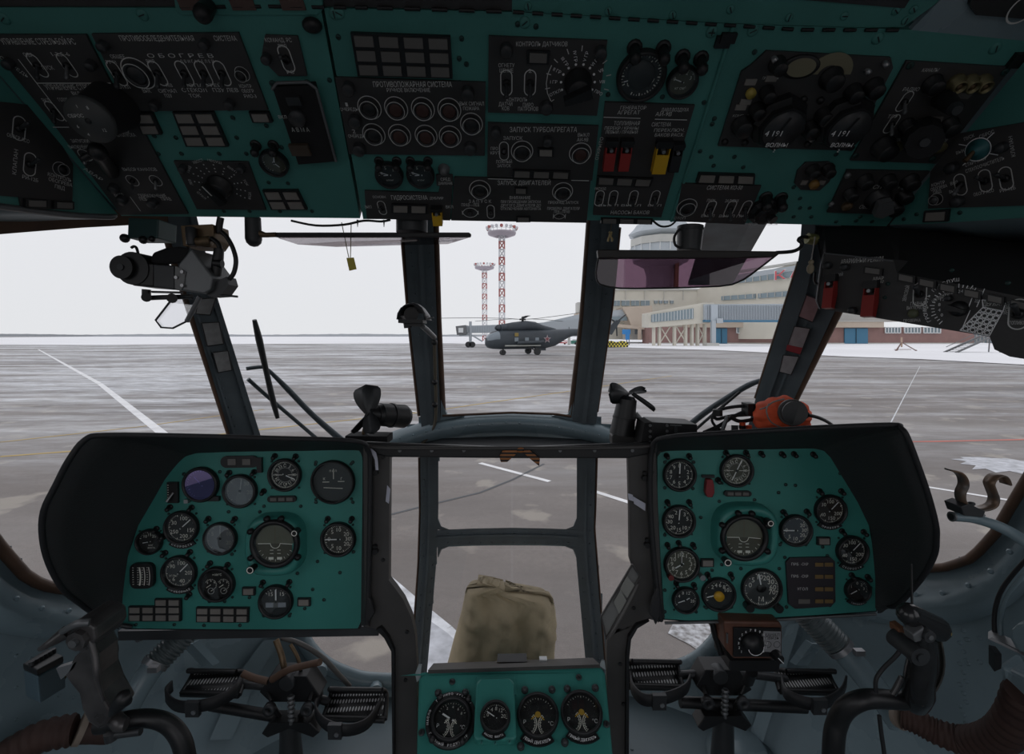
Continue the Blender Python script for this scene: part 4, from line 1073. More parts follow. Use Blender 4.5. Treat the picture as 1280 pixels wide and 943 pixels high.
# big round knob with a cap seen edge on
c = OP.hit(145, 130, .004); M_ = OP.mat(c); tip = at(113,150,.70)
q = MB(); ax = (tip - c); q.cyl(c, tip, .034, .027, 32, m=blackM); q.build('selector_drum', blackM, p1)
q = MB(); n_ = ax.normalized(); PK = Plane(tip, n_, up=OP.v)
q.lathe([(.029,-.006),(.031,-.002),(.029,.004),(.0001,.005)], PK.mat(tip), 36, m=mat('knob_cap_grey', (.06,.063,.063), .5))
for t_, a, rr in (('1',100,.019),('8',60,.019),('6',200,.019),('4',240,.020),('СБРОС',150,.014),('12',320,.019)): letter(q, t_, PK, PK.pt(tip, math.cos(math.radians(a))*rr, math.sin(math.radians(a))*rr), .006, .0056, dim)
q.lathe([(.004,.005),(.004,.006),(.0001,.006)], PK.mat(tip), 10, m=black); q.build('knob_cap', None, p1)
q = MB(); c = OP.hit(140,212,.004); t2 = at(122,190,.745); q.cyl(c, t2, .012, .010, 18); q.sphere(t2, .013, 12, sc=(1,1,1)); q.cyl(t2, t2 + V(-.022,0,-.01), .006, .005, 10); q.build('jettison_knob', black, p1)
p2 = plateon(OP, [(116,41),(299,39.6),(336,136),(163,137.5)], oL, label='black de-icing plate with five toggles in a row')
captions(OP, [('ПРОТИВООБЛЕДЕНИТЕЛЬНАЯ',198,46.5,92,6),('СИСТЕМА',283,46.5,28,6),('ОБЩЕЕ',149,69,18,4),('РУЧН',141,76,12,4),('О Б О Г Р Е В',227,68,82,4.5),('ВКЛ',190,75,10,4),('Д В И Г А Т Е Л Е Й',248,75,42,3.5),('ОТКЛ',157,107,14,4),('ВЫК',185,112,10,4),('СИГНАЛ',211,112,22,4),('ПЗУ',212,118,9,4),('ЛЕВ',213,105,8,3.5),('ЛОПАСТЕЙ',255,105,48,3.5),('СТЕКОЛ   ПЗУ ЛЕВ',264,111,70,4.5),('ТОК',245,118,14,4),('КОНТР',308,106,15,4),('ОБОГР',311,112,15,4),('РИО-3',314,118.5,15,4)], p2)
ringbtn(OP, 174.5, 90, p2, 18, m=dgrey)
for x in (148,199,232,256,279): toggle(OP, x, 90, p2, 1.35, up=False)
ringbtn(OP, 304, 90.5, p2, 8.5, name='indicator_button')
knobscrews(OP, [(132,54),(258,52),(196,128),(289,127)], p2)
p3 = plateon(OP, [(332,42),(373,43.5),(385,94),(349,94),(327,72)], oL)
captions(OP, [('КОМАНД. РС',349,48.5,33,5),('ВКЛ',354,55.5,10,4),('РС',364,88.5,9,4)], p3); toggle(OP, 359, 72, p3, 1.4); knobscrews(OP, [(335,70)], p3, 6)
p4 = plateon(OP, [(343,104),(395,101),(421,197),(375,201)], oL, name='recessed_bay', m=blackM, h=.012, label='deep black bay with a pale bevelled rim')
q = MB(); P_ = [OP.hit(x, y, .013) for x, y in ((343,106),(349,98),(387,97),(398,105),(422,196))]
for a, b_ in zip(P_, P_[1:]): q.cyl(a, b_, .0022, segs=6)
q.build('bay_rim', mgrey, p4)
q = MB(); c = OP.hit(375,140,.012); q.lathe([(.012,0),(.012,.01),(.0001,.01)], OP.mat(c), 14); q.build('bay_socket', dgrey, p4)
q = MB(); c = OP.hit(371,118,.012); q.box((0,0,.004), (.02,.012,.008), OP.mat(c)); q.build('bay_terminal', dgrey, p4); q = MB(); c = OP.hit(378,180,.012); q.box((0,0,.004), (.03,.018,.006), OP.mat(c)); q.build('bay_terminal', mat('terminal_brown', (.07,.05,.035), .5), p4)
captions(OP, [('ВКЛ',356,141,10,4),('С',375,142,8,9),('А В М А',378,157,22,5)], p4, off=.012)
for x, y in ((343,101),(386,100)): screws_on(OP, [(x, y)], p4, .005, .008)
p5 = plateon(OP, [(218,200),(311,201),(333,261),(247,260)], oL, label='black plate with a dark rotary selector and dotted scale')
q = MB(); c = OP.hit(276,230,.004)
for k in range(12):
    a = math.radians(215 - k*23)
    for rr in (.027,.033,.040): q.disc(OP.mat(OP.pt(c, math.cos(a)*rr, math.sin(a)*rr)), .0012, .0006, 8, dim)
for k, t_ in enumerate(('ОТКЛ','ЛЕВ','ПРАВ','ХВОСТ','НЕСУЩ','ВИНТ','ТОК','ФАЗА')):
    a = math.radians(205 - k*33); letter(q, t_, OP, OP.pt(c, math.cos(a)*.047, math.sin(a)*.047), .006, .0006, dim, rot=a-PI/2 if 0 < math.degrees(a) < 180 else a+PI/2)
absorb(p5, q, dim); knobs(OP, 276, 230, p5, 13, h=.022, bar=True, ang=110, name='rotary_selector')
knobscrews(OP, [(231,207),(303,207)], p5, 5)
annun(OP, [(168,139),(192,139),(204,166),(179,166)], 1, 2, oL)
annun(OP, [(217,138),(268,138),(287,181),(234,181)], 2, 3, oL)
annun(OP, [(312,138),(337,138),(342,151),(317,151)], 1, 1, oL)
annun(OP, [(329,236),(373,236),(385,260),(340,260)], 2, 2, oL)
gauge(OP, 343.5, 202, 17, oL, 'gauge', dialo, ticks=24, a0=-150, a1=150, nums=(), needles=((20,.8,1.5),(140,.5,1.2)), flange=False, label='small gauge with tarnished brassy face')
for x, y in ((320,181),(342,181)): postlamp(OP, x, y, oL, 1.15)
zfast(OP, [(5,23),(178,18),(424,16)], oL)
screws_on(OP, [(193,170),(220,172),(198,192),(227,192),(274,192),(308,192),(291,147),(296,172),(333,157),(336,228),(360,229),(352,184),(100,262),(130,262),(360,240),(280,264),(312,264),(350,264),(390,264)], oL)
q = MB(); q.sphere(OP.hit(391,30,.004), .013, 14, sc=(1,.8,.7)); q.build('latch', black, oL)
# ---- centre panel
annun(OP, [(439,39),(563,43.5),(566,96),(448,93)], 4, 3, oC, lit=lampd)
p6 = plateon(OP, [(419.5,95),(607,101.5),(606,193),(437,191)], oC, label='black fire-system plate with nine ringed buttons')
captions(OP, [('ПРОТИВОПОЖАРНАЯ СИСТЕМА',516,104,98,7,0,dim),('РУЧНОЕ ВКЛЮЧЕНИЕ',511,111,54,5),('1',434,129,3,5),('ОЧЕРЕДЬ',437,135,22,4),('2',443,162.5,4,5),('ОЧЕРЕДЬ',446,168.5,20,4),('ВЫК СИГНАЛ',590,128,30,5),('ПОЖАРА',589,134,20,4.5)], p6)
brn = mat('dark_red_button', (.055,.022,.018), .5)
for i, x in enumerate((462.5,495.7,529,562)): ringbtn(OP, x, 132.8+i*.8, p6, 14.2, m=brn if i else black)
for i, x in enumerate((468,500,533,563)): ringbtn(OP, x, 166+i*.9, p6, 13.6, m=brn if i else black)
ringbtn(OP, 589.5, 153, p6, 13.6); knobscrews(OP, [(437,107),(585,113),(445,148),(450,183),(588,182)], p6, 8)
p7 = plateon(OP, [(611,43.5),(759,49.5),(746,143),(610,139)], oC, label='black sensor-check plate with a fan-shaped rotary scale')
captions(OP, [('КОНТРОЛЬ ДАТЧИКОВ',677,53.5,64,6),('ОГНЕТУ',633,80,20,5),('ШЕНИЕ',633,86.5,17,5),('2',662.5,87,4,5),('КОНТРОЛЬ',646,123,26,5),('ДАТЧИ',632,128.5,17,5),('КОВ',632,134,9,5),('ПИРО',660,129.5,13,5),('ПАТРОНОВ',660,134.5,25,5)], p7)
toggle(OP, 633, 102, p7, 1.45, up=False); toggle(OP, 662.5, 102, p7, 1.45, up=False)
annun(OP, [(659,60),(687,61),(686,77.5),(658,76.5)], 1, 1, p7, lit=lampd, off=.004, h=.004)
q = MB(); c = OP.hit(722,101,.004)
for k in range(10):
    a = math.radians(205 - k*25.5)
    stroke(q, OP, OP.pt(c, math.cos(a+.2)*.040, math.sin(a+.2)*.040), OP.pt(c, math.cos(a+.2)*.047, math.sin(a+.2)*.047), .0012, .0006, dim)
    q.disc(OP.mat(OP.pt(c, math.cos(a)*.024, math.sin(a)*.024)), .0018, .0006, 8, white)
    letter(q, ('ОТКЛ','I ГР','II ГР','III ГР','IV ГР','V ГР','VI ГР','VII','VIII','ПРО')[k], OP, OP.pt(c, math.cos(a)*.0345, math.sin(a)*.0345), .0062, .0006, white, rot=a if math.cos(a) > 0 else a+PI)
arc(q, OP, c, .045, math.radians(150), math.radians(215), .0012, .0006, dim)
absorb(p7, q, dim); knobs(OP, 722, 101, p7, 15, h=.03, bar=True, ang=200, name='rotary_selector', ptr=False)
knobscrews(OP, [(633,59),(750,63),(683,131)], p7, 8)
p8 = plateon(OP, [(610,152),(748,156),(740,224),(609,219)], oC)
captions(OP, [('ЗАПУСК ТУРБОАГРЕГАТА',679,160.5,84,6.5),('ЗАПУСК',641,171,24,4.5),('ПРО',618,184,9,4),('КРУТ',619,189.5,12,4),('ЛОЖНЫЙ',630,200.5,20,4),('ЗАПУСК',630,205.5,17,4),('ВЫКЛ',729,167,14,4.5),('АИ-9В',728,173,14,4.5)], p8)
toggle(OP, 630, 187, p8, 1.3); ringbtn(OP, 652.5, 187, p8, 13.4); ringbtn(OP, 725, 189.5, p8, 13.4, m=brn)
annun(OP, [(672,182),(692,182.5),(692,193),(672,192.5)], 1, 1, p8, off=.004, h=.004); annun(OP, [(641,209),(713,211),(712,221),(640,219)], 3, 1, p8, lit=lampd, off=.004, h=.004)
knobscrews(OP, [(620,161),(684,173)], p8, 6)
p9 = plateon(OP, [(568,220),(738,224),(733,277),(564,274)], oC, label='black engine-start plate')
captions(OP, [('ЗАПУСК ДВИГАТЕЛЕЙ',655,227,66,5.5),('З А П У С К',600,250,28,4),('ПРАВ—ЛЕВ',588,254.5,22,4),('ВНИМАНИЕ',650,245.5,26,4),('ПРИ ПРОВЕДЕНИИ ЗАПУСКА',651,250.5,50,3.4),('ДРУГОГО ДВИГАТЕЛЯ ДО',651,255,50,3.4),('ОТКЛЮЧЕНИЯ АВТОМАТА',651,259.3,50,3.4),('ПРЕКРАЩ ЗАПУСК',704,251.5,38,3.6),('ПРОВЕРКА ДВИГАТЕЛЯ',704,259,40,3.6),('ЛЕВ—ПРАВ',702,263,20,3.4)], p9)
capline(OP, [(610,221.5),(641,222.5)], p9); capline(OP, [(714,223.5),(736,224)], p9)
ringbtn(OP, 600, 235, p9, 13); ringbtn(OP, 703, 237.5, p9, 12.5); annun(OP, [(643,231.5),(659,232),(659,240),(643,239.5)], 1, 1, p9, off=.004, h=.003, lit=lampd)
toggle(OP, 588, 264, p9, 1.2, wide=.012, tall=.0085); toggle(OP, 613.5, 263, p9, 1.2); toggle(OP, 699, 268.5, p9, 1.0, wide=.011, tall=.006)
annun(OP, [(645,268),(663,268),(663,275),(645,275)], 1, 1, p9, off=.004, h=.003, lit=lampd)
p10 = plateon(OP, [(456,237),(548,240),(550,230),(566,226),(563,274),(459,272)], oC)
captions(OP, [('ОСНОВН',474.5,244.5,16,3),('ГИДРОСИСТЕМА',512,245.5,45,5.5),('ДУБЛИР',546,246,17,3),('ВЫКЛ',461,257,8,3.6),('ВКЛ',562,257,9,3.6)], p10)
toggle(OP, 478, 258, p10, 1.2); annun(OP, [(490,252),(535,253),(535,264),(490,263)], 2, 1, p10, off=.004, h=.004)
guardsw(OP, 547, 262, p10, yelp, .017, .030)
plateon(OP, [(545,217),(566,217),(567,231),(546,231)], oC, name='caption_plate'); captions(OP, [('СРЕД',557,222.5,12,3.6),('ДАВЛЕНИЕ',557,227.5,18,3.2)], oC)
q = MB(); q.lathe([(.010,0),(.010,.004),(.006,.006),(.006,.011),(.0001,.012)], OP.mat(OP.hit(555,211)), 16); q.build('press_button', mgrey, oC)
for x in (487,526):
    gauge(OP, x, 217, 17, oC, 'pressure_gauge', dialb, ticks=20, a0=-95, a1=60, nums=(('0',-80),('5',-20),('10',50)), needles=((-72,.8,1.3),(-95,.5,1.3)), flange=False, cap=(('кг/см²',-.05,-.55,.22),))
    for dx in (-13,9): postlamp(OP, x+dx, 201, oC, 1.05)
gauge(OP, 801, 93.5, 30, oC, 'gauge', dialb, ticks=36, major=3, a0=-118, a1=200, nums=(('3',-45),('6',35),('9',110),('0',-125)), needles=((-108,.85,.8),), flange=False, numsize=.22, cap=(('t °С',0,-.52,.22),), label='large overhead temperature gauge')
q = MB(); q.lathe([(.020,.003),(.018,.006),(.0001,.006)], OP.mat(OP.hit(801,93)), 24)
q.build('dial_boss', black, oC)
gauge(OP, 852, 100.6, 19, oC, 'gauge', dialo, ticks=24, a0=-80, a1=80, nums=(('0',-75),('1',-28),('2',20),('3',68)), needles=((-72,.7,1.2),), flange=False, cap=(('кг см²',0,-.5,.3),), label='small olive-faced gauge')
for x, y in ((793,59),(829,60),(853,71),(876,73)): postlamp(OP, x, y, oC, 1.4)
p11 = plateon(OP, [(756,126),(868,130),(826,270),(741,267)], oC, label='black plate with two red guards and a yellow one')
captions(OP, [('ГЕНЕРАТОР',791,133,32,4.4),('АГРЕГАТ',785.5,139,28,5),('ДАВЛ.ВОЗДУХА',843,135.5,34,4.4),('АИ-9В',829,141,20,5),('ТОПЛИВНАЯ',783,152.5,32,5),('ПЕРЕКР / КРАНЫ',776.5,158.5,42,4),('ЛЕВЫЙ / ПРАВЫЙ',776.5,163.5,40,4),('СИСТЕМА',826,154,24,5),('ПЕРЕКЛЮЧ.',836,161,38,4),('БАКОВ РАСХ.',836,167,36,4),('ОТКРЫТО',749,184,30,4,1.5),('РАСХОД',750,234,14,3),('НАСОСЫ БАКОВ',787,264,48,4.4),('ВЫКЛ ВЫКЛ   ВКЛ',787,255,78,2.6)], p11)
capline(OP, [(754,144.5),(800,146)], p11); capline(OP, [(818,147),(858,148)], p11)
guardsw(OP, 762, 184, p11, redp, .017, .046); guardsw(OP, 781, 184, p11, redp, .017, .046); guardsw(OP, 826, 186, p11, yelp, .022, .050); guardsw(OP, 844, 187, p11, black, .016, .042)
annun(OP, [(746,217),(816,220),(812,230.5),(745,228)], 3, 1, p11, lit=lampd, off=.004, h=.004)
for x, u_ in ((749,True),(766,False),(791,False),(818,False)): toggle(OP, x, 246, p11, 1.3, up=u_)
annun(OP, [(751,271.5),(816,273),(815,280),(751,279)], 3, 1, oC, lit=lampd, off=-.004, h=.006)
zfast(OP, [(418,17),(656,28),(890,39)], oC)
screws_on(OP, [(423,46),(577,48),(574,73),(583,80),(575,103),(647,30),(670,33),(760,118),(880,128),(828,121),(570,150),(412,100)], oC)
q = MB(); a = OP.hit(916,33,.001); b_ = OP.hit(839,276,.001); q.cyl(a, b_, .003, segs=8); q.build('edge_rib', greenD, oC)
q = MB(); c = OP.hit(909,45,.004); q.box((0,0,.002), (.020,.012,.006), OP.mat(c)); q.build('latch', black, oC)
# ---- right panel
p12 = plateon(OP, [(957.5,62),(1112,70.5),(1115,83),(1063,187),(897,181),(926,88),(938,80)], oR, label='black radio compass plate with two drum selectors')
for x, y, r_ in ((970,78,9),(957,113,8),(944,134,8),(926,154,11),(1037,95,12),(1064,112,9),(1089,106,10),(1027,141,9),(1010,158,9)): knobs(OP, x, y, p12, r_, h=.02, name='knob')
DR = ((966,155,32),(1047,155,32))
for x, y, r_ in DR:
    c = OP.hit(x+4, y-8, .004); R = OP.rad(x, y, r_); q = MB(); M_ = OP.mat(c)
    q.lathe([(R*1.0,0),(R*1.0,.014),(R*.96,.016),(R*.86,.022),(R*.82,.030),(.0001,.030)], M_, 8, smooth=False, m=black)
    q.lathe([(R*.70,.030),(R*.70,.032),(.0001,.032)], M_, 32, m=dgrey)
    stroke(q, OP, OP.pt(c, .002, .02), OP.pt(c, -.010, -.016), .003, .0335, black)
    letter(q, '4 191', OP, OP.pt(c, -.012, -.004), .012, .0335, white); letter(q, 'ВОЛНЫ', OP, OP.pt(c, 0, -.022), .009, .0335, white); letter(q, '2', OP, OP.pt(c, 0, -.031), .007, .0335, white)
    q.build('frequency_drum', black, p12)
q = MB(); c = OP.hit(999,81,.004); q.lathe([(.026,0),(.026,.003),(.024,.004),(.0001,.004)], OP.mat(c), 26, m=black, sy=.6); q.disc(OP.mat(c), .020, .0046, 24, mat('scale_cream', (.22,.20,.13), .5), sy=.62); q.build('tuning_window', black, p12)
q = MB(); c = OP.hit(1033,91,.004); vs = [OP.pt(c, math.cos(math.radians(a))*.032, math.sin(math.radians(a))*.028, .001) for a in range(0,181,12)] + [OP.pt(c, math.cos(math.radians(a))*.014, math.sin(math.radians(a))*.012, .001) for a in range(180,-1,-12)]
q.prism(vs, -OP.n*.001, MATS['scale_cream']); q.build('tuning_scale', MATS['scale_cream'], p12)
for x, y in ((937,100.5),(931,125),(925,132),(963,96)):
    q = MB(); q.box((0,0,.001), (.016,.008,.002), OP.mat(OP.hit(x,y,.004))); q.build('caption_tag', lampc, p12)
q = MB(); q.box((0,0,.001), (.022,.012,.003), OP.mat(OP.hit(1080,120,.004)), m=mat('caption_teal', (.10,.17,.17), .5)); q.build('caption_tag', lampc, p12)
q = MB(); q.lathe([(.007,0),(.007,.006),(.0001,.007)], OP.mat(OP.hit(937,114,.004)), 16); q.build('signal_lamp', mat('lamp_yellow_dim', (.42,.32,.06), .45), p12, label='yellow signal lamp')
for x, y in ((982,122),(1003,122),(1024,123),(1008,178),(905,175),(930,176),(1062,182)):
    q = MB(); q.lathe([(.005,0),(.005,.004),(.0001,.005)], OP.mat(OP.hit(x,y,.004)), 10); q.build('screw', black, p12)
for x, y in ((966,71),(1082,86),(1104,77),(1096,114),(1012,170)):
    q = MB(); q.lathe([(.004,0),(.004,.008),(.0001,.009)], OP.mat(OP.hit(x,y,.004)), 10, m=steel); q.build('screw', steel, p12, label='bright steel screw')
captions(OP, [('ГРОМКОСТЬ',962,96,20,3.4),('ТЛГ',983,146,10,3),('КОМПАС',925,143,20,3)], p12)
p13 = plateon(OP, [(1132,74.6),(1263,82.5),(1169,203),(1062,199)], oR, label='black radio control plate with three coaxial sockets')
for x in (1192,1208,1224):
    q = MB(); c = OP.hit(x,101,.004); q.lathe([(.012,0),(.012,.006),(.009,.008),(.009,.016),(.007,.017),(.007,.004)], OP.mat(c), 20); q.lathe([(.0035,.002),(.0035,.014),(.0001,.014)], OP.mat(c), 10, m=copper); q.build('socket', mat('socket_brass', (.22,.19,.10), .4, metal=.6), p13)
knobs(OP, 1163, 102, p13, 10, name='knob'); knobs(OP, 1131, 154, p13, 8, name='knob'); knobs(OP, 1183, 155, p13, 10, name='knob'); knobs(OP, 1102, 180, p13, 12, h=.026, name='knob')
q = MB(); c = OP.hit(1176,120,.004); t_ = at(1194,136,.70); q.cyl(c, t_, .014, .010, 14); q.cyl(t_, t_ + (t_-c).normalized()*.008, .009, .006, 14, m=dgrey); q.build('pointer_knob', blackM, p13)
q = MB(); c = OP.hit(1150,165,.004); t_ = at(1156,178,.73); q.cyl(c, t_, .026, .023, 10, smooth=False); q.cyl(t_, t_ + (t_-c).normalized()*.004, .008, .006, 14, m=dgrey); q.build('channel_knob', blackM, p13)
captions(OP, [('КАНАЛЫ',1161,86,20,4),('РАДИО',1137,110,20,4),('ТЛФ',1114,144,12,3.6),('ПОДАВИТЕЛЬ',1125,173,18,3),('ШУМОВ',1176,174,12,3)], p13)
q = MB(); q.prism([OP.hit(x,y,.0045) for x, y in ((1168,112),(1218,112),(1208,122),(1158,119))], -OP.n*.0005); q.build('caption_tag', lampd, p13); q = MB(); q.prism([OP.hit(x,y,.0045) for x, y in ((1160,144),(1178,144),(1172,158),(1150,158))], -OP.n*.0005); q.build('caption_tag', lampd, p13)
for x, y in ((1129,125),(1113,153)): toggle(OP, x, y, p13, 1.2, up=False, lever=mgrey)
for x, y in ((1121,181),(1173,182)):
    q = MB(); q.lathe([(.009,0),(.009,.005),(.006,.006),(.0001,.006)], OP.mat(OP.hit(x,y,.004)), 14); q.build('jack_socket', MATS['socket_brass'], p13)
screws_on(OP, [(1136,80),(1254,88),(1068,193),(1164,197)], p13, .005, .004)
p14 = plateon(OP, [(1006,202),(1036,201),(1044,207),(1036,226),(1024,237),(1000,236),(992,228),(996,212)], oR)
knobs(OP, 1014, 210, p14, 7, name='knob'); knobs(OP, 1033, 209, p14, 7, name='knob')
q = MB(); q.lathe([(.008,0),(.008,.006),(.0001,.007)], OP.mat(OP.hit(1016,228,.004)), 12); q.build('signal_lamp', mat('amber', (.26,.14,.03), .5), p14)
q = MB(); q.box((0,0,.001), (.010,.008,.002), OP.mat(OP.hit(1004,226,.004))); q.build('caption_tag', lampc, p14); q = MB(); q.box((0,0,.001), (.010,.008,.002), OP.mat(OP.hit(1026,226,.004))); q.build('caption_tag', lampc, p14)
p15 = plateon(OP, [(1058,211),(1161,213),(1115,267),(1033,264)], oR, label='black intercom plate with a grey bar knob')
for x, y, r_ in ((1079,223,8),(1108,223,8),(1135,224,9),(1061,239,7),(1128,241,8),(1115,256,9)): knobs(OP, x, y, p15, r_, name='knob')
knobs(OP, 1096, 246, p15, 13, h=.016, bar=False, name='selector_base')
q = MB(); c = OP.hit(1096,246,.020); q.prism([OP.pt(c,-.014,.008), OP.pt(c,.006,.014), OP.pt(c,.024,-.010), OP.pt(c,.010,-.022), OP.pt(c,-.006,-.018)], OP.n*.012); q.build('bar_knob', mgrey, p15)
for x, y in ((1038,253),(1058,217),(1110,230),(1128,233)):
    q = MB(); q.lathe([(.005,0),(.005,.004),(.0001,.005)], OP.mat(OP.hit(x,y,.004)), 10); q.build('screw', mgrey, p15)
q = MB(); q.lathe([(.009,0),(.009,.005),(.006,.009),(.0001,.009)], OP.mat(OP.hit(1057,255,.004)), 14); q.build('jack_socket', copper, p15)
captions(OP, [('СПУ',1098,232,16,4),('РАДИО',1129,232,14,4),('ОБЩ',1080,257,14,4)], p15)
p16 = plateon(OP, [(852,228),(951,231),(938,262),(930,279),(843,275)], oR)
captions(OP, [('СИСТЕМА КО-50',905,233,44,5),('ПУСК',888,249,10,3.6),('ЗАЛИВКА',914,249.5,17,3.6),('СТОП',849,271,14,3),('ВЫКЛ',884,268,16,3.4),('ВЫКЛ ПУСК',918,268.5,40,3.2)], p16)
ringbtn(OP, 858, 257, p16, 12)
for x in (887,912,931): toggle(OP, x, 259, p16, 1.4, up=False)
annun(OP, [(873,214.5),(943,216.5),(942,228.5),(869,226.5)], 3, 1, oR)
q = MB(); c = OP.hit(953,262); q.lathe([(.026,0),(.026,.008),(.018,.012),(.018,.020),(.012,.022),(.0001,.022)], OP.mat(c), 10, smooth=False); q.cyl(c, c + OP.n*.03 + OP.u*.012, .006, .008, 10); q.build('rheostat_knob', black, oR)
captions(OP, [('РЕГУЛИРОВКА ТЕМПЕРАТУРЫ',954,280,36,3)], oR, off=0)
for x, y in ((957,246),(976,247)): postlamp(OP, x, y, oR, 1.5)
zfast(OP, [(889,40),(941,38),(1097,48),(1244,60)], oR)
screws_on(OP, [(889,196),(890,155),(893,148),(918,196),(943,65),(875,189),(892,207),(929,209),(1045,193),(992,234),(1000,260),(1012,260),(992,271),(1014,271),(1045,277),(1070,276),(1090,277),(1075,271),(1000,248)], oR)
q = MB(); q.box((0,0,.002), (.02,.014,.008), OP.mat(OP.hit(903,51,0))); q.build('latch', black, oR); q = MB(); q.box((0,0,.002), (.022,.018,.010), OP.mat(OP.hit(1272,74,0))); q.build('latch', black, oR)
# ---- wings of the overhead console
WL = plane3(OP.hit(-30,60), OP.hit(150,271), at(0,250,.74))
oWL = ohthing('overhead_console', 'narrow green wing at the far left of the overhead console with two toggles', 60, 200, WL)
sheet(WL, [(-34,57),(148,269),(100,267),(-160,248),(-160,57)], oWL)
pw = plateon(WL, [(-60,124),(0,127),(37,131),(52,142),(89,205),(88,262),(25,260),(22,246),(-60,240)], oWL)
captions(WL, [('ОБОГР АСО',20,172.5,26,4.6),('КЛАПАН',16.5,202,34,4.5,1.5708),('РИ-12Б',35,223,19,4.6),('КОНТРОЛЬ',72,221.5,28,4.6),('ОБОГРЕВА',73,227.5,28,4.6),('ПВД',72,234,12,4.6)], pw)
toggle(WL, 21, 160, pw, 1.4); toggle(WL, 34.5, 205, pw, 1.4); ringbtn(WL, 72.5, 211, pw, 9)
annun(WL, [(26,247.5),(54,248.5),(54,259),(26,258)], 1, 1, pw, lit=lampd, off=.004); annun(WL, [(62,250),(87,251),(87,261),(62,260)], 1, 1, pw, lit=lampd, off=.004)
q = MB(); q.tube([WL.hit(-60,252,.002), WL.hit(0,258,.002), WL.hit(80,268,.002), WL.hit(136,271,.002), WL.hit(141,268,.002)], .005, 8); q.build('pale_edging', mgrey, oWL)
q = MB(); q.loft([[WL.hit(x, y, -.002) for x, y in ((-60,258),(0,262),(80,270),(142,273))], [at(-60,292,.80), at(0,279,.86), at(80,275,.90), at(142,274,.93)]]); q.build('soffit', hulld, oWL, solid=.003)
WR = plane3(OP.hit(1250,100), OP.hit(1110,282), at(1280,262,.74))
oWR = ohthing('overhead_console', 'green wing at the far right of the overhead console with a rotary wiper switch', 1220, 220, WR)
sheet(WR, [(1282,75),(1112,281),(1160,280),(1440,262),(1440,60)], oWR)
pw = plateon(WR, [(1202,166),(1290,151),(1420,135),(1420,245),(1285,256),(1162,260),(1165,214)], oWR)
captions(WR, [('ПУСК',1214,171,13,4.4,.08),('СБРОС',1236,167,19,4.4,.08),('ВЫК',1203,189,11,4,.05),('СТАРТ УПОР',1222,201.5,28,4.4,.08),('СТЕКЛООЧИСТИТЕЛЬ',1233,205.5,52,4.6,.08),('КЛАПАН',1268,182,32,4.2,1.5708),('КОНТР',1175,229,17,4),('ОБОГРЕВА',1176,234,21,4),('ПВД',1174,239,10,4),('ВКЛ',1195,228,9,4),('ВЫКЛ',1195,238,12,4),('ОБОГР АСО',1232,240,26,4.2),('РИ-12Б',1262,236,20,4.2)], pw)
q = MB(); c = WR.hit(1225,186,.004); arc(q, WR, c, .0165, 0, 2*PI, .0014, .0008, white, 36); q.lathe([(.015,0),(.015,.003),(.008,.005),(.008,.010),(.0001,.011)], WR.mat(c), 24, m=mat('teal_knob', (.04,.16,.17), .45))
for a in (40,140,220,320): stroke(q, WR, WR.pt(c, math.cos(math.radians(a))*.0165, math.sin(math.radians(a))*.0165), WR.pt(c, math.cos(math.radians(a))*.030, math.sin(math.radians(a))*.026), .0012, .0006, white)
q.cyl(WR.pt(c,0,0,.008), WR.pt(c,-.006,-.010,.022), .003, .004, 8, m=copper); q.build('rotary_switch', MATS['teal_knob'], pw)
toggle(WR, 1203, 230, pw, 1.4, up=False, lever=mgrey); toggle(WR, 1234, 225, pw, 1.4); toggle(WR, 1260, 222, pw, 1.4)
ringbtn(WR, 1173, 248, pw, 8, m=mgrey); knobscrews(WR, [(1194,208),(1256,183),(1201,250)], pw, 8)
annun(WR, [(1158,263),(1189,261),(1187,276),(1156,277)], 1, 1, oWR, off=.0)
screws_on(WR, [(1146,268),(1130,274),(1200,266)], oWR)
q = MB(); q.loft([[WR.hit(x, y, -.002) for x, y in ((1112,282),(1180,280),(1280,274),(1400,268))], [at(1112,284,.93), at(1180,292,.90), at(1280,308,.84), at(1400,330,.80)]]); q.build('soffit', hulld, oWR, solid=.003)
# ---- ceiling panel behind the hinge, with its hinges
TP = Plane(OP.hit(640,20,-.004), V(0,-.52,-.86).normalized(), up=V(0,-.86,.52))
TP = Plane(OP.hit(640,14,-.006), OP.n, up=OP.v)
oT = thing('overhead_console', 'dark green rear overhead panel beyond the long piano hinge', 'overhead panel', TP.hit(500,0))
q = MB(); q.prism([TP.hit(x, y, .004) for x, y in ((640,13),(990,35),(1128,32),(1200,-20),(1330,-120),(640,-120))], -TP.n*.008); q.build('panel_face', greenD, oT)
q = MB(); q.prism([TP.hit(x, y, .003) for x, y in ((-140,7),(215,7),(330,5),(640,12),(640,-120),(-140,-120))], -TP.n*.006, plate); q.build('left_face', plate, oT)
q = MB(); q.prism([TP.hit(x, y, .008) for x, y in ((213,-60),(222,12),(232,17),(398,17),(405,10),(405,-60))], -TP.n*.008); bp_ = q.build('circuit_breaker_box', greenD, oT, bevel=.002)
for x in (242,306,368):
    q = MB(); q.box((0,0,.001), (.030,.012,.002), TP.mat(TP.hit(x,2,.008))); q.build('caption_tag', mat('tag_red_brown', (.10,.06,.05), .6), bp_)
q = MB(); c = TP.hit(264,4,.008); q.cyl(c, c + TP.n*.022, .009, .011, 16); q.sphere(c + TP.n*.024, .011, 12); q.build('knob', black, bp_)
q = MB()
hp_ = [(640,15),(720,20),(800,25),(900,31),(1000,38),(1130,36)]
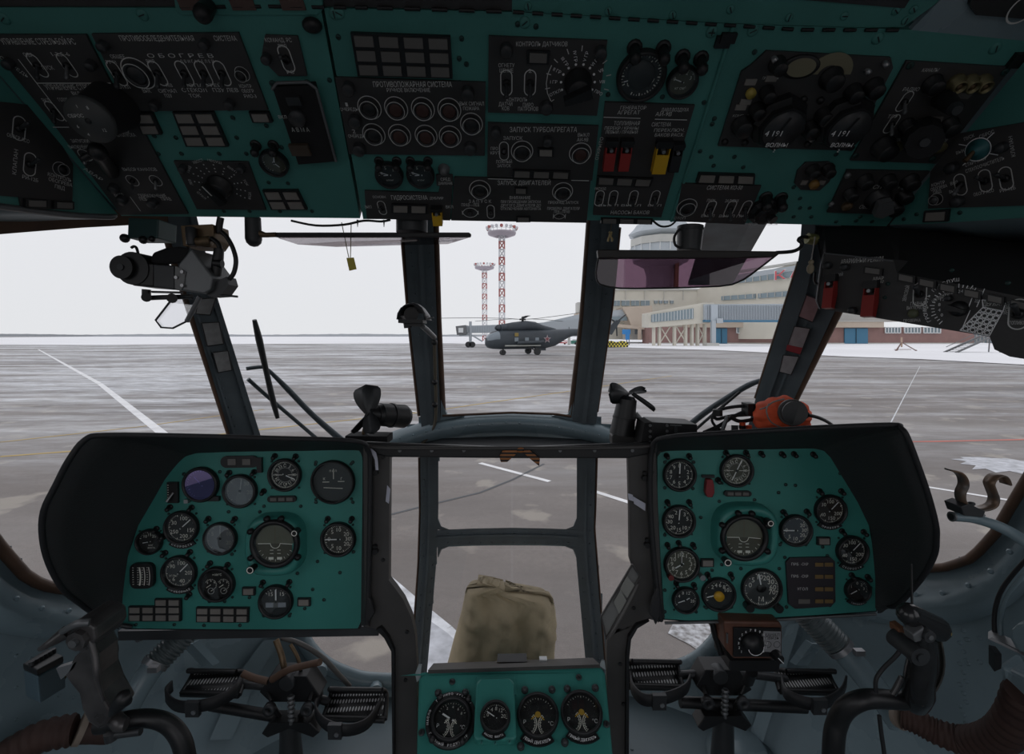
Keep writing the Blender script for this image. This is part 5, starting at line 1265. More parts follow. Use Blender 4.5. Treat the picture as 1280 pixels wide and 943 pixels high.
for a, b_ in zip([(225,8),(335,7),(470,9),(640,14),(760,21.5),(880,29),(1000,36.5)], [(335,7),(470,9),(640,14),(760,21.5),(880,29),(1000,36.5),(1132,37)]):
    P0 = OP.hit(*a, .002); P1 = OP.hit(*b_, .002)
    for k in range(5):
        s0 = P0.lerp(P1, k/5+.01); s1 = P0.lerp(P1, (k+.62)/5); q.cyl(s0, s1, .0022, segs=6)
q.build('piano_hinge', black, oT)
screws_on(TP, [(660,6),(760,12),(840,17),(912,10),(985,20),(1054,18),(1118,12),(1140,10),(1130,24)], oT, .005, .004, greenD)
q = MB(); q.prism([TP.hit(x, y, .006) for x, y in ((985,-20),(985,-4),(1128,8),(1145,-20))], -TP.n*.006); q.build('dark_box', dgrey, oT)
q = MB(); q.prism([TP.hit(x, y, .006) for x, y in ((1135,36),(1290,50),(1420,62),(1420,-100),(1200,-30))], -TP.n*.008); q.build('grey_fairing', hullm, oT)
q = MB(); q.prism([TP.hit(x, y, .012) for x, y in ((1206,2),(1214,14),(1290,20),(1400,24),(1400,-40),(1215,-40))], -TP.n*.008); q.build('side_box', black, oT)
q = MB(); c = TP.hit(1272,6,.012); arc(q, TP, c, .016, 0, 2*PI, .002, .0006, dim, 26); q.build('ring_mark', dim, oT)
# wiring loops that hang below the console edge
q = MB(); q.tube([at(364,276,.93), at(395,282,.93), at(430,281,.93), at(455,276,.93), at(476,277,.93), at(488,275,.93)], .0022, 6, black)
for x in (480,447): q.cyl(at(x,275,.93), at(x,284,.93), .002, .0005, 6)
tag(q.build('wire_loop', black), 'thin black wire sagging below the overhead console beside the left visor', 'wire')
q = MB(); q.tube([at(816,276,.93), at(826,283,.93), at(838,282,.93), at(846,275,.93)], .0020, 6, black)
tag(q.build('wire_loop', black), 'short black wire loop under the overhead console above the right visor', 'wire')
# ================================================================ INSTRUMENT PANELS
def hood(parent, pans, rims, P, lab=None):
    a = [P.hit(x, y, .0) for x, y in pans]; b = [at(x, y, Y) for x, y, Y in rims]
    def smooth(L, k=4):
        out = []
        for i in range(len(L)-1):
            p0 = L[max(i-1,0)]; p1 = L[i]; p2 = L[i+1]; p3 = L[min(i+2,len(L)-1)]
            for j in range(k):
                t = j/k; out.append(.5*((2*p1)+(p2-p0)*t+(2*p0-5*p1+4*p2-p3)*t*t+(3*p1-p0-3*p2+p3)*t**3))
        return out + [L[-1]]
    a, b = smooth(a), smooth(b)
    cen = sum(a, Vector())/len(a)
    outw = [((p - cen) - P.n*((p-cen).dot(P.n))).normalized()*.007 for p in b]
    rings = []
    for k in range(5):
        f = k/4; rings.append([p.lerp(q, f) + o*math.sin(PI*f)*1.2 for p, q, o in zip(a, b, outw)])
    ro = [[p + o for p, o in zip(r, outw)] for r in reversed(rings)]
    m = MB(); m.loft(rings + ro, None, smooth=True)
    h = m.build('anti_glare_hood', hoodm, parent, label='black leatherette hood')
    m = MB(); m.tube([p + o*.5 for p, o in zip(b, outw)], .0048, 8, sub=1); m.build('hood_edging', rubber, h)
def instpanel(label, px, py, poly, P):
    e = thing('instrument_panel', label, 'instrument panel', P.hit(px, py)); m = MB()
    pts = [P.hit(x, y) for x, y in poly]; m.prism(pts, -P.n*.004); cc_ = sum(pts, Vector())/len(pts); m.prism([p + (p-cc_).normalized()*.006 - P.n*.004 for p in pts], -P.n*.004, black); m.build('panel_face', green, e)
    return e
LP = Plane(V(-.5,1.0,2.0), V(.03,-1,.06)); RPn = Plane(V(.5,1.0,2.0), V(-.03,-1,.06))
LPOLY = [(151,784),(152,765),(154,740),(157,715),(160,696),(173,657),(190,628),(206,600),(219,580),(232,571),(245,567),(300,565),(380,563.5),(440,563),(449,564),(453,569),(453,600),(452,700),(451,777),(447,786),(380,787),(300,787),(158,786)]
eL = instpanel('left green instrument panel under a broad black hood, with whitish reflecting dials', 300, 680, LPOLY, LP)
hood(eL, [(152,784),(152,765),(154,740),(157,715),(160,696),(165,678),(173,657),(190,628),(206,600),(228,574),(245,567),(300,565),(380,564),(435,563),(451,567),(453,600),(452,700),(451,782)],
 [(150,773,.985),(122,767,.95),(100,752,.90),(80,735,.86),(63,704,.83),(55.5,672,.81),(57,640,.80),(72,608,.80),(88,577,.80),(108,552,.81),(135,546.5,.82),(250,548,.83),(350,550,.85),(438,552.5,.90),(458,563,.94),(460.5,600,.95),(459,700,.95),(457,779,.95)], LP)
q = MB(); q.box((0,0,-.03), (.55,.02,.05), LP.mat(LP.hit(310,794))); q.build('lower_channel', dgrey, eL)
dial_glare = mat('dial_pale_reflecting', (.42,.44,.46), .4)  # reflection of window and sky put into the pale dial colour
gauge(LP, 252.7, 605.3, 22, eL, 'radar_gauge', mat('dial_brown', (.05,.035,.02), .5), ticks=16, a0=-170, a1=10, nums=(), needles=((-40,.7,1),), lensm=lensv, flange=False, label='round indicator with a violet reflecting glass')
q = MB(); q.box((.012,-.030,.004), (.052,.010,.008), LP.mat(LP.hit(252.7,605.3))); q.box((-.028,-.034,.006), (.008,.008,.010), LP.mat(LP.hit(252.7,605.3)), m=steel); q.build('gauge_foot', black, eL)
gauge(LP, 301.4, 613.5, 21, eL, 'gauge', dial_glare, 'x' and (('30',40),('20',100)), ticks=30, needles=((8,.9,1.2),), lensm=lens2, label='pale reflecting dial below the slip indicator')
gauge(LP, 357, 593.5, 20.5, eL, 'heading_gauge', dialb, tuple(('С 3 6 В 12 15 Ю 21 24 З 30 33'.split()[k], k*30) for k in range(12)), kind='compass', needles=((115,.8,1.3),), label='black heading dial ringed with numerals')
GL4, _, _ = gauge(LP, 417, 602.3, 27, eL, 'gauge', dialg, (), ticks=0, needles=(), bez=.08, cap=(('П К П',0,.55,.14),('К',-.45,.15,.18),('Г',.42,.15,.18)), label='large plain grey dial with a low-contrast face')
q = MB(); c = LP.hit(417,602.3)
for a, b_ in (((-.022,0),(-.008,0)),((.010,.001),(.024,.001)),((.001,.006),(.001,.028)),((-.02,-.012),(.02,-.014))): stroke(q, LP, LP.pt(c,*a), LP.pt(c,*b_), .0014, .0034, ivory)
absorb(GL4, q, ivory)
def slip(P, px, py, w, h, parent, name='slip_indicator', holes=2, m=None):
    c = P.hit(px, py); W2 = P.rad(px, py, w/2); H2 = P.rad(px, py, h/2); q = MB()
    vs = [P.pt(c, (W2-H2)*(1 if math.cos(a) >= 0 else -1) + H2*math.cos(a), H2*math.sin(a), .006) for a in [2*PI*k/24 for k in range(24)]]
    q.prism(vs, -P.n*.006, m or black); o = q.build(name, m or black, parent)
    for k in range(holes):
        x = (k-(holes-1)/2)*W2*2/(holes+.6); q = MB(); q.box((x, 0, .0068), (W2*.42, H2*1.0, .0016), P.mat(c)); q.build('counter_window', lampd, o)
    return o
slip(LP, 301, 577, 47, 15, eL)
slip(LP, 353.5, 623.5, 36, 8, eL, 'counter_strip', 3); slip(RPn, 921, 616.7, 34, 7.5, None) if False else None
q = MB(); q.box((0,0,.004), (.010,.032,.008), LP.mat(LP.hit(326,581))); q.build('caption_tag', black, eL)
q = MB(); c = LP.hit(217.7,615.4); q.box((0,0,.003), (.022,.044,.006), LP.mat(c)); k_ = q.build('lever_switch', black, eL)
q = MB(); q.cyl(LP.pt(c,.002,.0,.006), LP.pt(c,-.006,-.016,.016), .002, .003, 8); q.build('lever', steel, k_)
q = MB()
for j in range(7): stroke(q, LP, LP.pt(c,-.010,.016-j*.005), LP.pt(c,-.007,.016-j*.005), .001, .0064, ivory)
absorb(k_, q, ivory)
AS = (('0',-5),('100',35),('20',100),('200',165),('250',200),('50',250),('40',300))
for P_, e_, x, y, r_ in ((LP, eL, 228.6, 659, 21),): gauge(P_, x, y, r_, e_, 'airspeed_gauge', dialb, (('100',10),('30',300),('250',240),('200',170),('150',110)), a0=0, a1=340, ticks=50, needles=((48,.85,1.2),), caption='СКОРОСТЬ', label='black airspeed dial, upper of the two on the left')
gauge(LP, 276.8, 672.8, 20.5, eL, 'gauge', dial_glare, (('10',60),('20',120),('5',-60)), ticks=40, needles=((0,.95,1),), lensm=lens2, bez=.12, label='pale reflecting dial left of the attitude indicator')
def attitude(P, e_, x, y, r_, boss, name='attitude_indicator', ext=(1,-1)):
    c = P.hit(x, y); R = P.rad(x, y, r_)
    x0, y0, x1, y1 = boss; cx, cy = (x0+x1)/2, (y0+y1)/2; bc = P.hit(cx, cy); ax, ay = P.rad(cx, cy, (x1-x0)/2), P.rad(cx, cy, (y1-y0)/2)
    def ringp(s, h, sy=1): return [P.pt(bc, spow(math.cos(2*PI*k/40), .68)*ax*s, spow(math.sin(2*PI*k/40), .68)*ay*s*sy, h) for k in range(40)]
    q = MB(); q.loft([ringp(1.0, .0), ringp(.97, .022), ringp(.93, .030), ringp(.86, .033), ringp(.70, .033), ringp(.70,.0)], green, closed=True)
    q.build('raised_boss', green, e_)
    P2 = Plane(c + P.n*.030, P.n)
    g, cc, RR = gauge(P2, x, y, r_, e_, name, mat('attitude_brown', (.075,.070,.045), .5), (), ticks=0, needles=(), flange=False, bez=.17, label='attitude indicator with olive-brown face')
    q = MB(); Ri = RR*.8
    q.add([P2.pt(cc, math.cos(PI*k/20)*Ri, math.sin(PI*k/20)*Ri, .0030) for k in range(21)], [tuple(range(21))], mat('attitude_pale', (.14,.14,.10), .5))
    stroke(q, P2, P2.pt(cc,-Ri*.9,0), P2.pt(cc,-Ri*.25,0), Ri*.035, .0036, ivory); stroke(q, P2, P2.pt(cc,Ri*.25,0), P2.pt(cc,Ri*.9,-Ri*.05), Ri*.035, .0036, ivory)
    arc(q, P2, cc, Ri*.25, -PI, 0, Ri*.035, .0036, ivory); stroke(q, P2, P2.pt(cc,0,Ri*.9), P2.pt(cc,0,Ri*.1), Ri*.02, .0036, copper)
    for k in range(9): a = math.radians(-90+(k-4)*16); stroke(q, P2, P2.pt(cc, math.cos(a)*Ri*.95, math.sin(a)*Ri*.95), P2.pt(cc, math.cos(a)*Ri*.83, math.sin(a)*Ri*.83), Ri*.025, .0036, ivory)
    for s_ in (-1,1):
        q.box((s_*Ri*.22,-Ri*.78,.004), (Ri*.25,Ri*.13,.001), P2.mat(cc), m=ivory)
        for k in range(2): stroke(q, P2, P2.pt(cc, s_*Ri*.10,-Ri*(.35+.18*k)), P2.pt(cc, s_*Ri*.28,-Ri*(.35+.18*k)), Ri*.03, .0036, ivory)
    q.build('horizon_face', ivory, g)
    for a in (30,75,105,150,210,330):
        q = MB(); p = P2.pt(cc, math.cos(math.radians(a))*RR*1.12, math.sin(math.radians(a))*RR*1.12, .004); q.lathe([(.006,0),(.006,.008),(.0001,.010)], P2.mat(p), 10); q.build('bezel_lug', black, g)
    q = MB(); p = P2.pt(cc, -RR*.85, -RR*.95, .004); q.cyl(p, p + P2.n*.02, .006, .008, 12, m=black); arc(q, P2, p, .006, 0, 2*PI, .0016, .0204, ivory); q.build('caging_knob', black, g)
    q = MB(); p = P2.pt(cc, ext[0]*RR*.95, ext[1]*RR*.75 if ext[1] > 0 else RR*.55, .004); q.cyl(p, p + P2.n*.018, .007, .007, 12, m=black); arc(q, P2, p, .005, 0, 2*PI, .0014, .0184, ivory); q.build('test_knob', black, g)
attitude(LP, eL, 345, 679, 30, (313,639,384,716))
gauge(LP, 423.6, 673.7, 21.5, eL, 'vertical_speed_gauge', mat('dial_brown2', (.045,.042,.035), .5), (('0',-90),('20',58),('30',90),('20',122),('5',-140),('10',180),('5',-40),('10',0)), a0=-180, a1=180, ticks=48, needles=((-90,.9,1.3),), label='brownish vertical speed dial')
gauge(LP, 188.3, 676.7, 16, eL, 'gauge', dialb, (('10',-40),('15',0),('20',40)), a0=-70, a1=70, ticks=12, needles=((-100,.6,1.2),), cap=(('ШАГ',.1,-.35,.2),('ВИНТА',.15,-.6,.2)), label='small black dial nearest the hood edge')
c = LP.hit(180.5,718.3); q = MB(); q.prism([LP.pt(c, spow(math.cos(2*PI*k/24),.5)*.0245, spow(math.sin(2*PI*k/24),.5)*.027, .009) for k in range(24)], -LP.n*.009); k_ = q.build('scale_indicator', black, eL, label='square black indicator with vertical scales')
q = MB()
for k, x in enumerate((-.016,-.006,.003,.013)):
    for j in range(8): stroke(q, LP, LP.pt(c,x-.002,-.017+j*.005), LP.pt(c,x+.001,-.017+j*.005), .001, .0094, ivory)
    if k: q.tube([LP.pt(c,x+.003,-.019,.0098), LP.pt(c,x+.005,0,.0098), LP.pt(c,x+.003,.019,.0098)], .0008 if k > 1 else .0014, 5, ivory)
q.build('dial', ivory, k_)
gauge(LP, 225.6, 715, 21.5, eL, 'altimeter', dialg, (('100',10),('90',-50),('205',95),('40',165),('6',220)), a0=0, a1=330, ticks=50, needles=((45,.85,1.2),), caption='ПРИБОРНАЯ', cap=(('УГЛЫ',-.45,-.25,.2),), label='greyish dial, lower of the two on the left')
gauge(LP, 272.5, 729.5, 22, eL, 'temperature_gauge', dialb, (), kind='twin', needles=(), label='black twin-scale dial')
gauge(LP, 346, 751.2, 21, eL, 'turn_gauge', dialb, (('15',-38),('15',38)), a0=-50, a1=50, ticks=8, major=2, needles=((0,.85,1.6),), label='turn indicator with white tube')
q = MB(); c = LP.hit(346,754)
for s_ in (-1,1): q.box((s_*.013,-.002,.0045), (.016,.010,.002), LP.mat(c), m=mat('slip_tube', (.35,.37,.42), .3))
q.box((0,-.002,.004), (.012,.011,.002), LP.mat(c), m=mgrey); q.build('slip_tube', None, eL)
for x, y in ((312.3,738.3),(381,751.8)): annun(LP, [(x-8,y-5),(x+8,y-5),(x+8,y+5),(x-8,y+5)], 1, 1, eL)
annun(LP, [(163,747.5),(228,747.5),(228,775.5),(163,775.5)], 4, 3, eL, skip=((0,0),(1,0)))
annun(LP, [(247,758),(312.5,758.5),(312,777),(247,776.5)], 4, 2, eL)
for x, y in ((213,634),(240,634.5),(261,648.5),(294,648.5),(287,591),(318,590),(344,570),(370,570.5),(410,648.5),(440,648.5),(207,691),(238,690),(263,704),(285,706),(329,728),(362,727.5),(206,669),(204,672),(237,743),(196,661),(330,614)): postlamp(LP, x, y, eL, .8, m=black)
screws_on(LP, [(395,578),(441,578),(395,628),(441,628),(330,633),(376,633),(286,640),(325,640),(322,716),(372,717),(397,702),(425,716),(391,737),(170,781),(218,781),(255,782),(300,782),(312,747),(381,761),(405,790-40),(330,770),(362,770),(262,650),(290,693),(450-8,690),(408,690),(230,593),(275,590),(281,752),(262,752)], eL, .0038)
# ---- right panel
RPOLY = [(831,774),(826,700),(822,620),(822,572),(826,566),(835,564),(890,563),(960,562),(1016,561),(1030,564),(1038,572),(1055,600),(1072,628),(1086,657),(1090,680),(1092,700),(1094,723),(1095,764),(1040,768),(940,774),(860,776)]
eR = instpanel('right green instrument panel under a broad black hood, with a yellow-centred dial', 950, 680, RPOLY, RPn)
hood(eR, [(1094,764),(1094,745),(1094,723),(1092,700),(1090,680),(1089,668),(1086,657),(1072,628),(1055,600),(1038,572),(1030,564),(1016,561),(960,562),(890,563),(835,564),(822,570),(821,620),(825,700),(831,772)],
 [(1102,753,.985),(1117,757,.95),(1135,740,.90),(1154,716,.86),(1166,692,.83),(1168,672,.81),(1167,655,.80),(1158,620,.80),(1147,587,.80),(1133,549,.80),(1125,538,.81),(1112,534,.82),(1010,538,.83),(905,543.5,.86),(838,548,.90),(818,560,.94),(815,620,.95),(820,700,.95),(828,775,.95)], RPn)
q = MB(); q.cyl(RPn.hit(831,779,.0), RPn.hit(940,777,.0), .003, segs=8); q.cyl(RPn.hit(940,777,.0), RPn.hit(1095,768,.0), .003, segs=8); q.build('lower_edging', mgrey, eR)
N9 = tuple((str(k), k*36) for k in range(10))
gauge(RPn, 848.7, 593.5, 20.5, eR, 'altimeter', dialb, N9, a0=0, a1=360, ticks=50, needles=((2,.85,1.5),), label='black altimeter with numerals round the rim', caption='')
gauge(RPn, 919.7, 588.2, 20.5, eR, 'heading_gauge', dialo, tuple((('С','3','6','В','12','15','Ю','21','24','З','30','33')[k], k*30) for k in range(12)), kind='compass', needles=((25,.85,1.3),(205,.75,1.3)), label='olive heading dial with two needles')
gauge(RPn, 847.9, 651.3, 20.5, eR, 'gauge', dialb, (('3',40),('5',75),('2',0-18),('10',140),('15',180),('20',220),('30',265),('40',300)), a0=-60, a1=300, ticks=50, needles=((4,.85,1.3),), label='black dial below the altimeter')
attitude(RPn, eR, 928.9, 671.4, 29, (888,626,967,704), ext=(1,1))
gauge(RPn, 993.2, 662.7, 20, eR, 'vertical_speed_gauge', mat('dial_blue_grey', (.06,.07,.085), .5), (('20',55),('30',90),('20',125),('5',-140),('10',180),('0',-90)), a0=-180, a1=180, ticks=48, needles=((-90,.9,1.5),), label='blue-grey vertical speed dial')
gauge(RPn, 1036.6, 637.5, 19.5, eR, 'airspeed_gauge', mat('dial_redbrown', (.03,.02,.016), .5), (('100',0),('30',310),('40',235),('200',115),('150',170)), a0=0, a1=340, ticks=50, needles=((42,.85,1.2),), caption='ПРИБОРН', label='upper airspeed dial near the hood')
gauge(RPn, 1063.7, 688.5, 19.5, eR, 'airspeed_gauge', dialb, (('100',0),('30',310),('40',235),('200',115),('150',170)), a0=0, a1=340, ticks=50, needles=((42,.85,1.2),), caption='СКОРОСТЬ', label='lower airspeed dial near the hood')
gauge(RPn, 851.4, 705, 22, eR, 'clock', dialo, tuple((str(k), k*30) for k in range(1,13)), a0=0, a1=360, ticks=60, needles=((0,.85,.7),(240,.5,1.4)), label='olive cockpit clock', flange=False)
q = MB(); p = RPn.hit(874.5,718,.0); q.cyl(p, p + RPn.n*.02, .005, .006, 12); q.build('winding_knob', steel, eR); q = MB(); p = RPn.hit(835.5,718,.0); q.cyl(p, p + RPn.n*.02, .005, .006, 12); q.build('clock_knob', mat('dark_red', (.16,.02,.02), .5), eR)
gauge(RPn, 856.2, 749.4, 16.5, eR, 'gauge', dialb, (('4',-60),('8',-20),('12',20),('20',100)), a0=-120, a1=120, ticks=24, needles=((-110,.7,1.5),(60,.4,1.5)), label='small black dial at the lower left corner')
gauge(RPn, 897.3, 742.3, 21, eR, 'fuel_gauge', dialb, (('2',-40),('4',-15),('6',10),('8',38),('10',62)), a0=-120, a1=75, ticks=30, needles=((-105,.85,1.4),), label='fuel dial with a yellow centre')
q = MB(); c = RPn.hit(897.3,744); q.lathe([(.0105,.004),(.0105,.0095),(.0001,.0098)], RPn.mat(c), 24); q.build('yellow_boss', mat('boss_yellow', (.60,.34,.02), .45), eR)
gauge(RPn, 950.8, 735, 25, eR, 'radio_altimeter', dialg, (('0',-75),('5',-45),('10',-10),('20',25),('30',55),('60',85),('70',110),('М',180)), a0=-110, a1=250, ticks=60, needles=((-12,.85,1.2),), bez=.10, label='large grey radio altimeter dial', flange=False)
q = MB(); c = RPn.hit(950.8,735)
for s_ in (-1,1): p = RPn.pt(c, s_*.030, -.036, .0); q.cyl(p, p + RPn.n*.02, .008, .009, 12)
q.lathe([(.010,.003),(.008,.006),(.0001,.006)], RPn.mat(c), 16); q.build('setting_knob', black, eR)
c = RPn.hit(884,608); q = MB(); q.box((0,.022,.004), (.026,.006,.006), RPn.mat(c)); q.build('caption_tag', black, eR)
q = MB(); q.prism([RPn.pt(c, x, y, .016) for x, y in ((-.006,.018),(.006,.018),(.009,.006),(.010,-.010),(.006,-.020),(-.005,-.020),(-.009,-.010),(-.008,.006))], -RPn.n*.014); q.build('switch_guard', mat('guard_dark_red', (.24,.02,.025), .45), eR, label='dark red switch guard', bevel=.002)
slip(RPn, 921, 616.7, 34, 7.5, eR, 'counter_strip', 3)
for x, y in ((883.3,703),(1028,675.8)): annun(RPn, [(x-8,y-5),(x+8,y-5),(x+8,y+5),(x-8,y+5)], 1, 1, eR)
pp = plateon(RPn, [(986,696.5),(1036,695.5),(1042,701),(1042.5,751),(1037,757),(992,760),(984,754),(981,702)], eR, 'doppler_plate', m=mat('plate_dark_violet', (.030,.026,.032), .5), h=.006, label='octagonal black plate with four rows of counters')
for j, y in enumerate((704.5,719.5,735,750)):
    q = MB()
    for x in (1021.5,1033.5): q.prism([RPn.hit(x+dx, y+dy, .0075) for dx, dy in ((-5,-2.3),(5,-2.3),(5,2.3),(-5,2.3))], -RPn.n*.001)
    q.build('counter_window', mat('counter_ochre', (.20,.13,.05), .4), pp)
    if j < 3: captions(RPn, [('ПРБ', 991.5, y-.3, 9, 3.4), ('-СКР', 1003.5, y-.3, 9, 3.4)] if j < 2 else [('УГОЛ', 1001, y, 13, 3.4)], pp, off=.006)
    else:
        q = MB(); q.prism([RPn.hit(x, yy, .0072) for x, yy in ((996,747.5),(1010,747.5),(1010,753),(996,753))], -RPn.n*.001); q.build('lamp_lens', lampd, pp)
gauge(RPn, 1070.3, 737, 15.5, eR, 'gauge', dialb, (('1',-60),('0',0),('2',40),('3',80)), a0=-120, a1=100, ticks=20, needles=((-120,.75,1.6),), label='small black dial at the lower right corner', caption='ТОПЛИВО')
for x, y in ((833,569.5),(861,570),(907,566),(932,566),(951,567),(977,567.5),(992,567.5),(1016,568),(834,627.5),(861,627.5),(834,681),(848,678.5),(866,681),(845,729),(867,731),(884,718),(913,718),(979,640),(1008,639.5),(1024,614),(1051,614),(1052,664),(1079,665),(1064,719),(1084,721),(897,600)): postlamp(RPn, x, y, eR, .8)
screws_on(RPn, [(831,578),(867,578),(831,610),(866,611),(876,647),(831,669),(899,627),(943,625),(973,616),(994,607),(982,606),(902,706),(946,704),(926,711),(974,711),(981,697),(1034,695),(983,759),(1037,757),(831,738),(831,765),(870,765),(883,760),(914,759),(1028,684),(1007,681),(975,681),(935,575),(890,713),(1050,592),(1088,735),(1080,700)], eR, .0038)
# ---- centre console
CP = plane3(at(523,843,.90), at(756,834.5,.90), at(520,943,.78))
eC = thing('centre_console', 'green centre console with four black engine gauges, between the two columns', 'console', CP.hit(645,900))
def cpoly(P_, h): return [CP.hit(x, y, h) for x, y in P_]
face = [(523,850),(528,841),(540,839.5),(740,832.5),(752,834),(757,842),(771,990),(519,990)]
m = MB(); m.prism(cpoly(face, 0), V(0,.12,-.11)); m.build('console_body', green, eC, bevel=.006)
m = MB(); m.box((0,.92,(FLOOR+1.45)/2), (.32,.11,1.45-FLOOR)); m.build('console_pedestal', colm, eC)
m = MB(); m.prism([at(535,838,.90), at(750,831,.90), at(741,822.5,1.00), at(542,829.5,1.00)], V(0,0,-.02)); m.build('console_cowl', colm, eC)
m = MB(); m.prism([at(621,828,.96), at(659,827.5,.96), at(658,817,.99), at(622,817.5,.99)], V(0,.01,-.008)); m.build('cowl_pad', black, eC)
m = MB(); m.box(at(679,824,.97), (.016,.012,.004)); m.build('paper_tab', white, eC)
for sx_, poly in ((-1, [(519,843),(523,832),(527,832),(525,850),(521,853)]), (1, [(750,833),(753,826),(756,827),(757,838)])):
    m = MB(); m.prism([at(x, y, .90) for x, y in poly], V(0,.004,0)); m.build('side_bracket', mat('bracket_pale', (.30,.34,.35), .45), eC)
g, c, R = gauge(CP, 564, 901, 25, eC, 'engine_gauge', dialb, (('2',-30),('4',0),('6',30),('8',58)), kind='engine', needles=((-65,.6,1.6),), flange=False, label='left engine gauge with a broad lettered rim')
q = MB(); q.lathe([(R*1.02,.0),(R*1.02,.006),(R*1.26,.006),(R*1.28,0)], CP.mat(c), 40)
for t_, a0_, rot_ in (('ТОПЛИВО кгс/см²',90,-1),('ГЛАВНЫЙ РЕДУКТОР',-90,1),('МАСЛО',180,-1)):
    n = len(t_)
    for k, ch in enumerate(t_):
        if ch == ' ': continue
        a = math.radians(a0_ + rot_*(k-(n-1)/2)*7.0); letter(q, ch, CP, CP.pt(c, R*1.14*math.cos(a), R*1.14*math.sin(a)), R*.15, .0066, white, rot=a - rot_*-PI/2)
for a in (52,128,232,-52): q.lathe([(.006,.006),(.006,.011),(.0001,.013)], CP.mat(CP.pt(c, R*1.2*math.cos(math.radians(a)), R*1.2*math.sin(math.radians(a)))), 10)
q.build('lettered_rim', black, eC)
q = MB(); q.prism([CP.hit(x, y, .022) for x, y in ((596,862),(600,857),(639,856),(643,861),(646,929),(642,933),(597,933),(593,929))], -CP.n*.022); rb = q.build('raised_mount', green, eC, bevel=.004)
q = MB(); q.prism([CP.hit(x, y, .004) for x, y in ((596,848),(644,847),(646,870),(594,870))], -CP.n*.004); q.build('mount_flange', green, eC, bevel=.001)
CP2 = Plane(CP.hit(619,899,.022), CP.n)
gauge(CP2, 619.3, 898.5, 18.5, eC, 'fuel_gauge', dialb, (('0',-75),('4',-32),('8',0),('12',35),('20',78)), a0=-90, a1=90, ticks=20, needles=((-62,.8,1.3),), flange=False, caption='НАСОС ВИНТА', label='smaller gauge on the raised mount')
gl = mat('needle_yellow', (.5,.30,.03), .5)
for x, cap_, ml in ((672.3,'ЛЕВЫЙ ДВИГАТЕЛЬ','third'),(726.8,'ПРАВЫЙ ДВИГАТЕЛЬ','fourth')):
    gauge(CP, x, 896 if x < 700 else 893, 25.5, eC, 'engine_gauge', dialb, (), kind='engine', needles=(), flange=False, hubm=gl, caption=cap_, bez=.12, label=('engine gauge second from the right' if x < 700 else 'rightmost engine gauge, with pale glints'))
for x, y in ((548,867.5),(582,867),(606,874.5),(633,874),(656,863.5),(690,863),(709,862),(744,861),(651,934),(706,929)): postlamp(CP, x, y, eC, .9, m=dgrey)
screws_on(CP, [(565.5,853.5),(723.5,848),(527,917),(758,906.5)], eC, .006, .002, screwm)
screws_on(CP2, [(602,929),(637,928),(619,930)], eC, .003, 0, green)
# ---- arch: two columns and the beam that carry the panels
eA = thing('support_arch', 'dark grey-brown arch of two curved columns and a top beam carrying the panels', 'support frame', at(640,560,.98))
def prismY(poly, Y, dep): m = MB(); m.prism([at(x, y, Y) for x, y in poly], V(0,dep,0)); return m
m = prismY([(454,556),(487,566),(486.5,640),(486,726),(494,736),(504,750),(514,772),(519,795),(521,830),(521,1004),(491,1004),(492.5,850),(491,815),(485,800),(473,787),(456,784)], .965, .02)
m.build('left_column', colm, eA, bevel=.004)
m = prismY([(476,785),(486,798),(493,815),(493,1004),(491,1004),(489,815),(480,798),(470,788)], .955, .02); m.build('left_flange', black, eA)
m = prismY([(785,566),(820,556),(826,700),(829,780),(811,775),(795,784),(787.5,798),(785,825),(784,1004),(759,1004),(759,800),(770,785),(780,768),(792,745),(798,731),(787.5,700),(787,640)], .965, .02)
m.build('right_column', colm, eA, bevel=.004)
m = prismY([(812,777),(797,786),(789,800),(786.5,825),(786,1004),(782,1004),(783,820),(786,797),(796,782)], .955, .02); m.build('right_flange', black, eA)
m = prismY([(452,553),(640,560),(822,553),(822,566),(784,573.5),(640,573.5),(487,572),(456,566)], .955, .012); m.build('top_beam', black, eA, bevel=.003)
m = MB(); m.tube([at(455,556,.95), at(480,560,.95), at(560,560.5,.95), at(640,560.5,.95), at(720,560.5,.95), at(800,559,.95), at(820,556,.95)], .004, 8, colm)
m.build('beam_edging', colm, eA)
for pts in ([(470,590),(470,688)], [(805,597),(808,680)]):
    for x, y in pts:
        m = MB(); c = at(x, y, .965); m.cyl(c, c - V(0,.010,0), .006, segs=10); m.cyl(c + V(0,0,.010), c + V(0,-.008,.010), .004, segs=8); m.build('stud', black, eA)
for x, y in ((479,572),(479,700),(464,760),(509,790),(507,850),(815,590),(812,620),(816,705),(792,760),(775,830),(779,880)):
    m = MB(); c = at(x, y, .965); m.cyl(c, c - V(0,.003,0), .004, segs=8); m.build('rivet', black, eA)
for x in (500,540,580,640,700,743,790):
    m = MB(); c = at(x, 563, .955); m.cyl(c, c - V(0,.004,0), .0035, segs=8, m=mgrey); m.build('beam_screw', mgrey, eA)
for i, (poly, Y) in enumerate((([(484,607),(488,612),(486,630),(482,627)], .96), ([(785,617),(791,619),(792,627),(786,625)], .955), ([(791.5,621),(807,630),(806.5,639),(792.5,630)], .955), ([(461,563),(464,561),(470,566),(472,574),(473,588),(469.5,588),(468.5,575),(465,568)], .948))):
    m = prismY(poly, Y, .001); m.build('paper_label', mat('paper_bluish', (.50,.50,.58), .7), eA)
for poly, Y in (([(458,745),(464,752),(468,768),(461,779),(455,773)], .945), ([(823,735),(826,750),(826,770),(820,783),(816,772),(812,770),(816,752)], .93)):
    m = prismY(poly, Y, .012); m.build('rubber_flap', rubber, eA, bevel=.003)
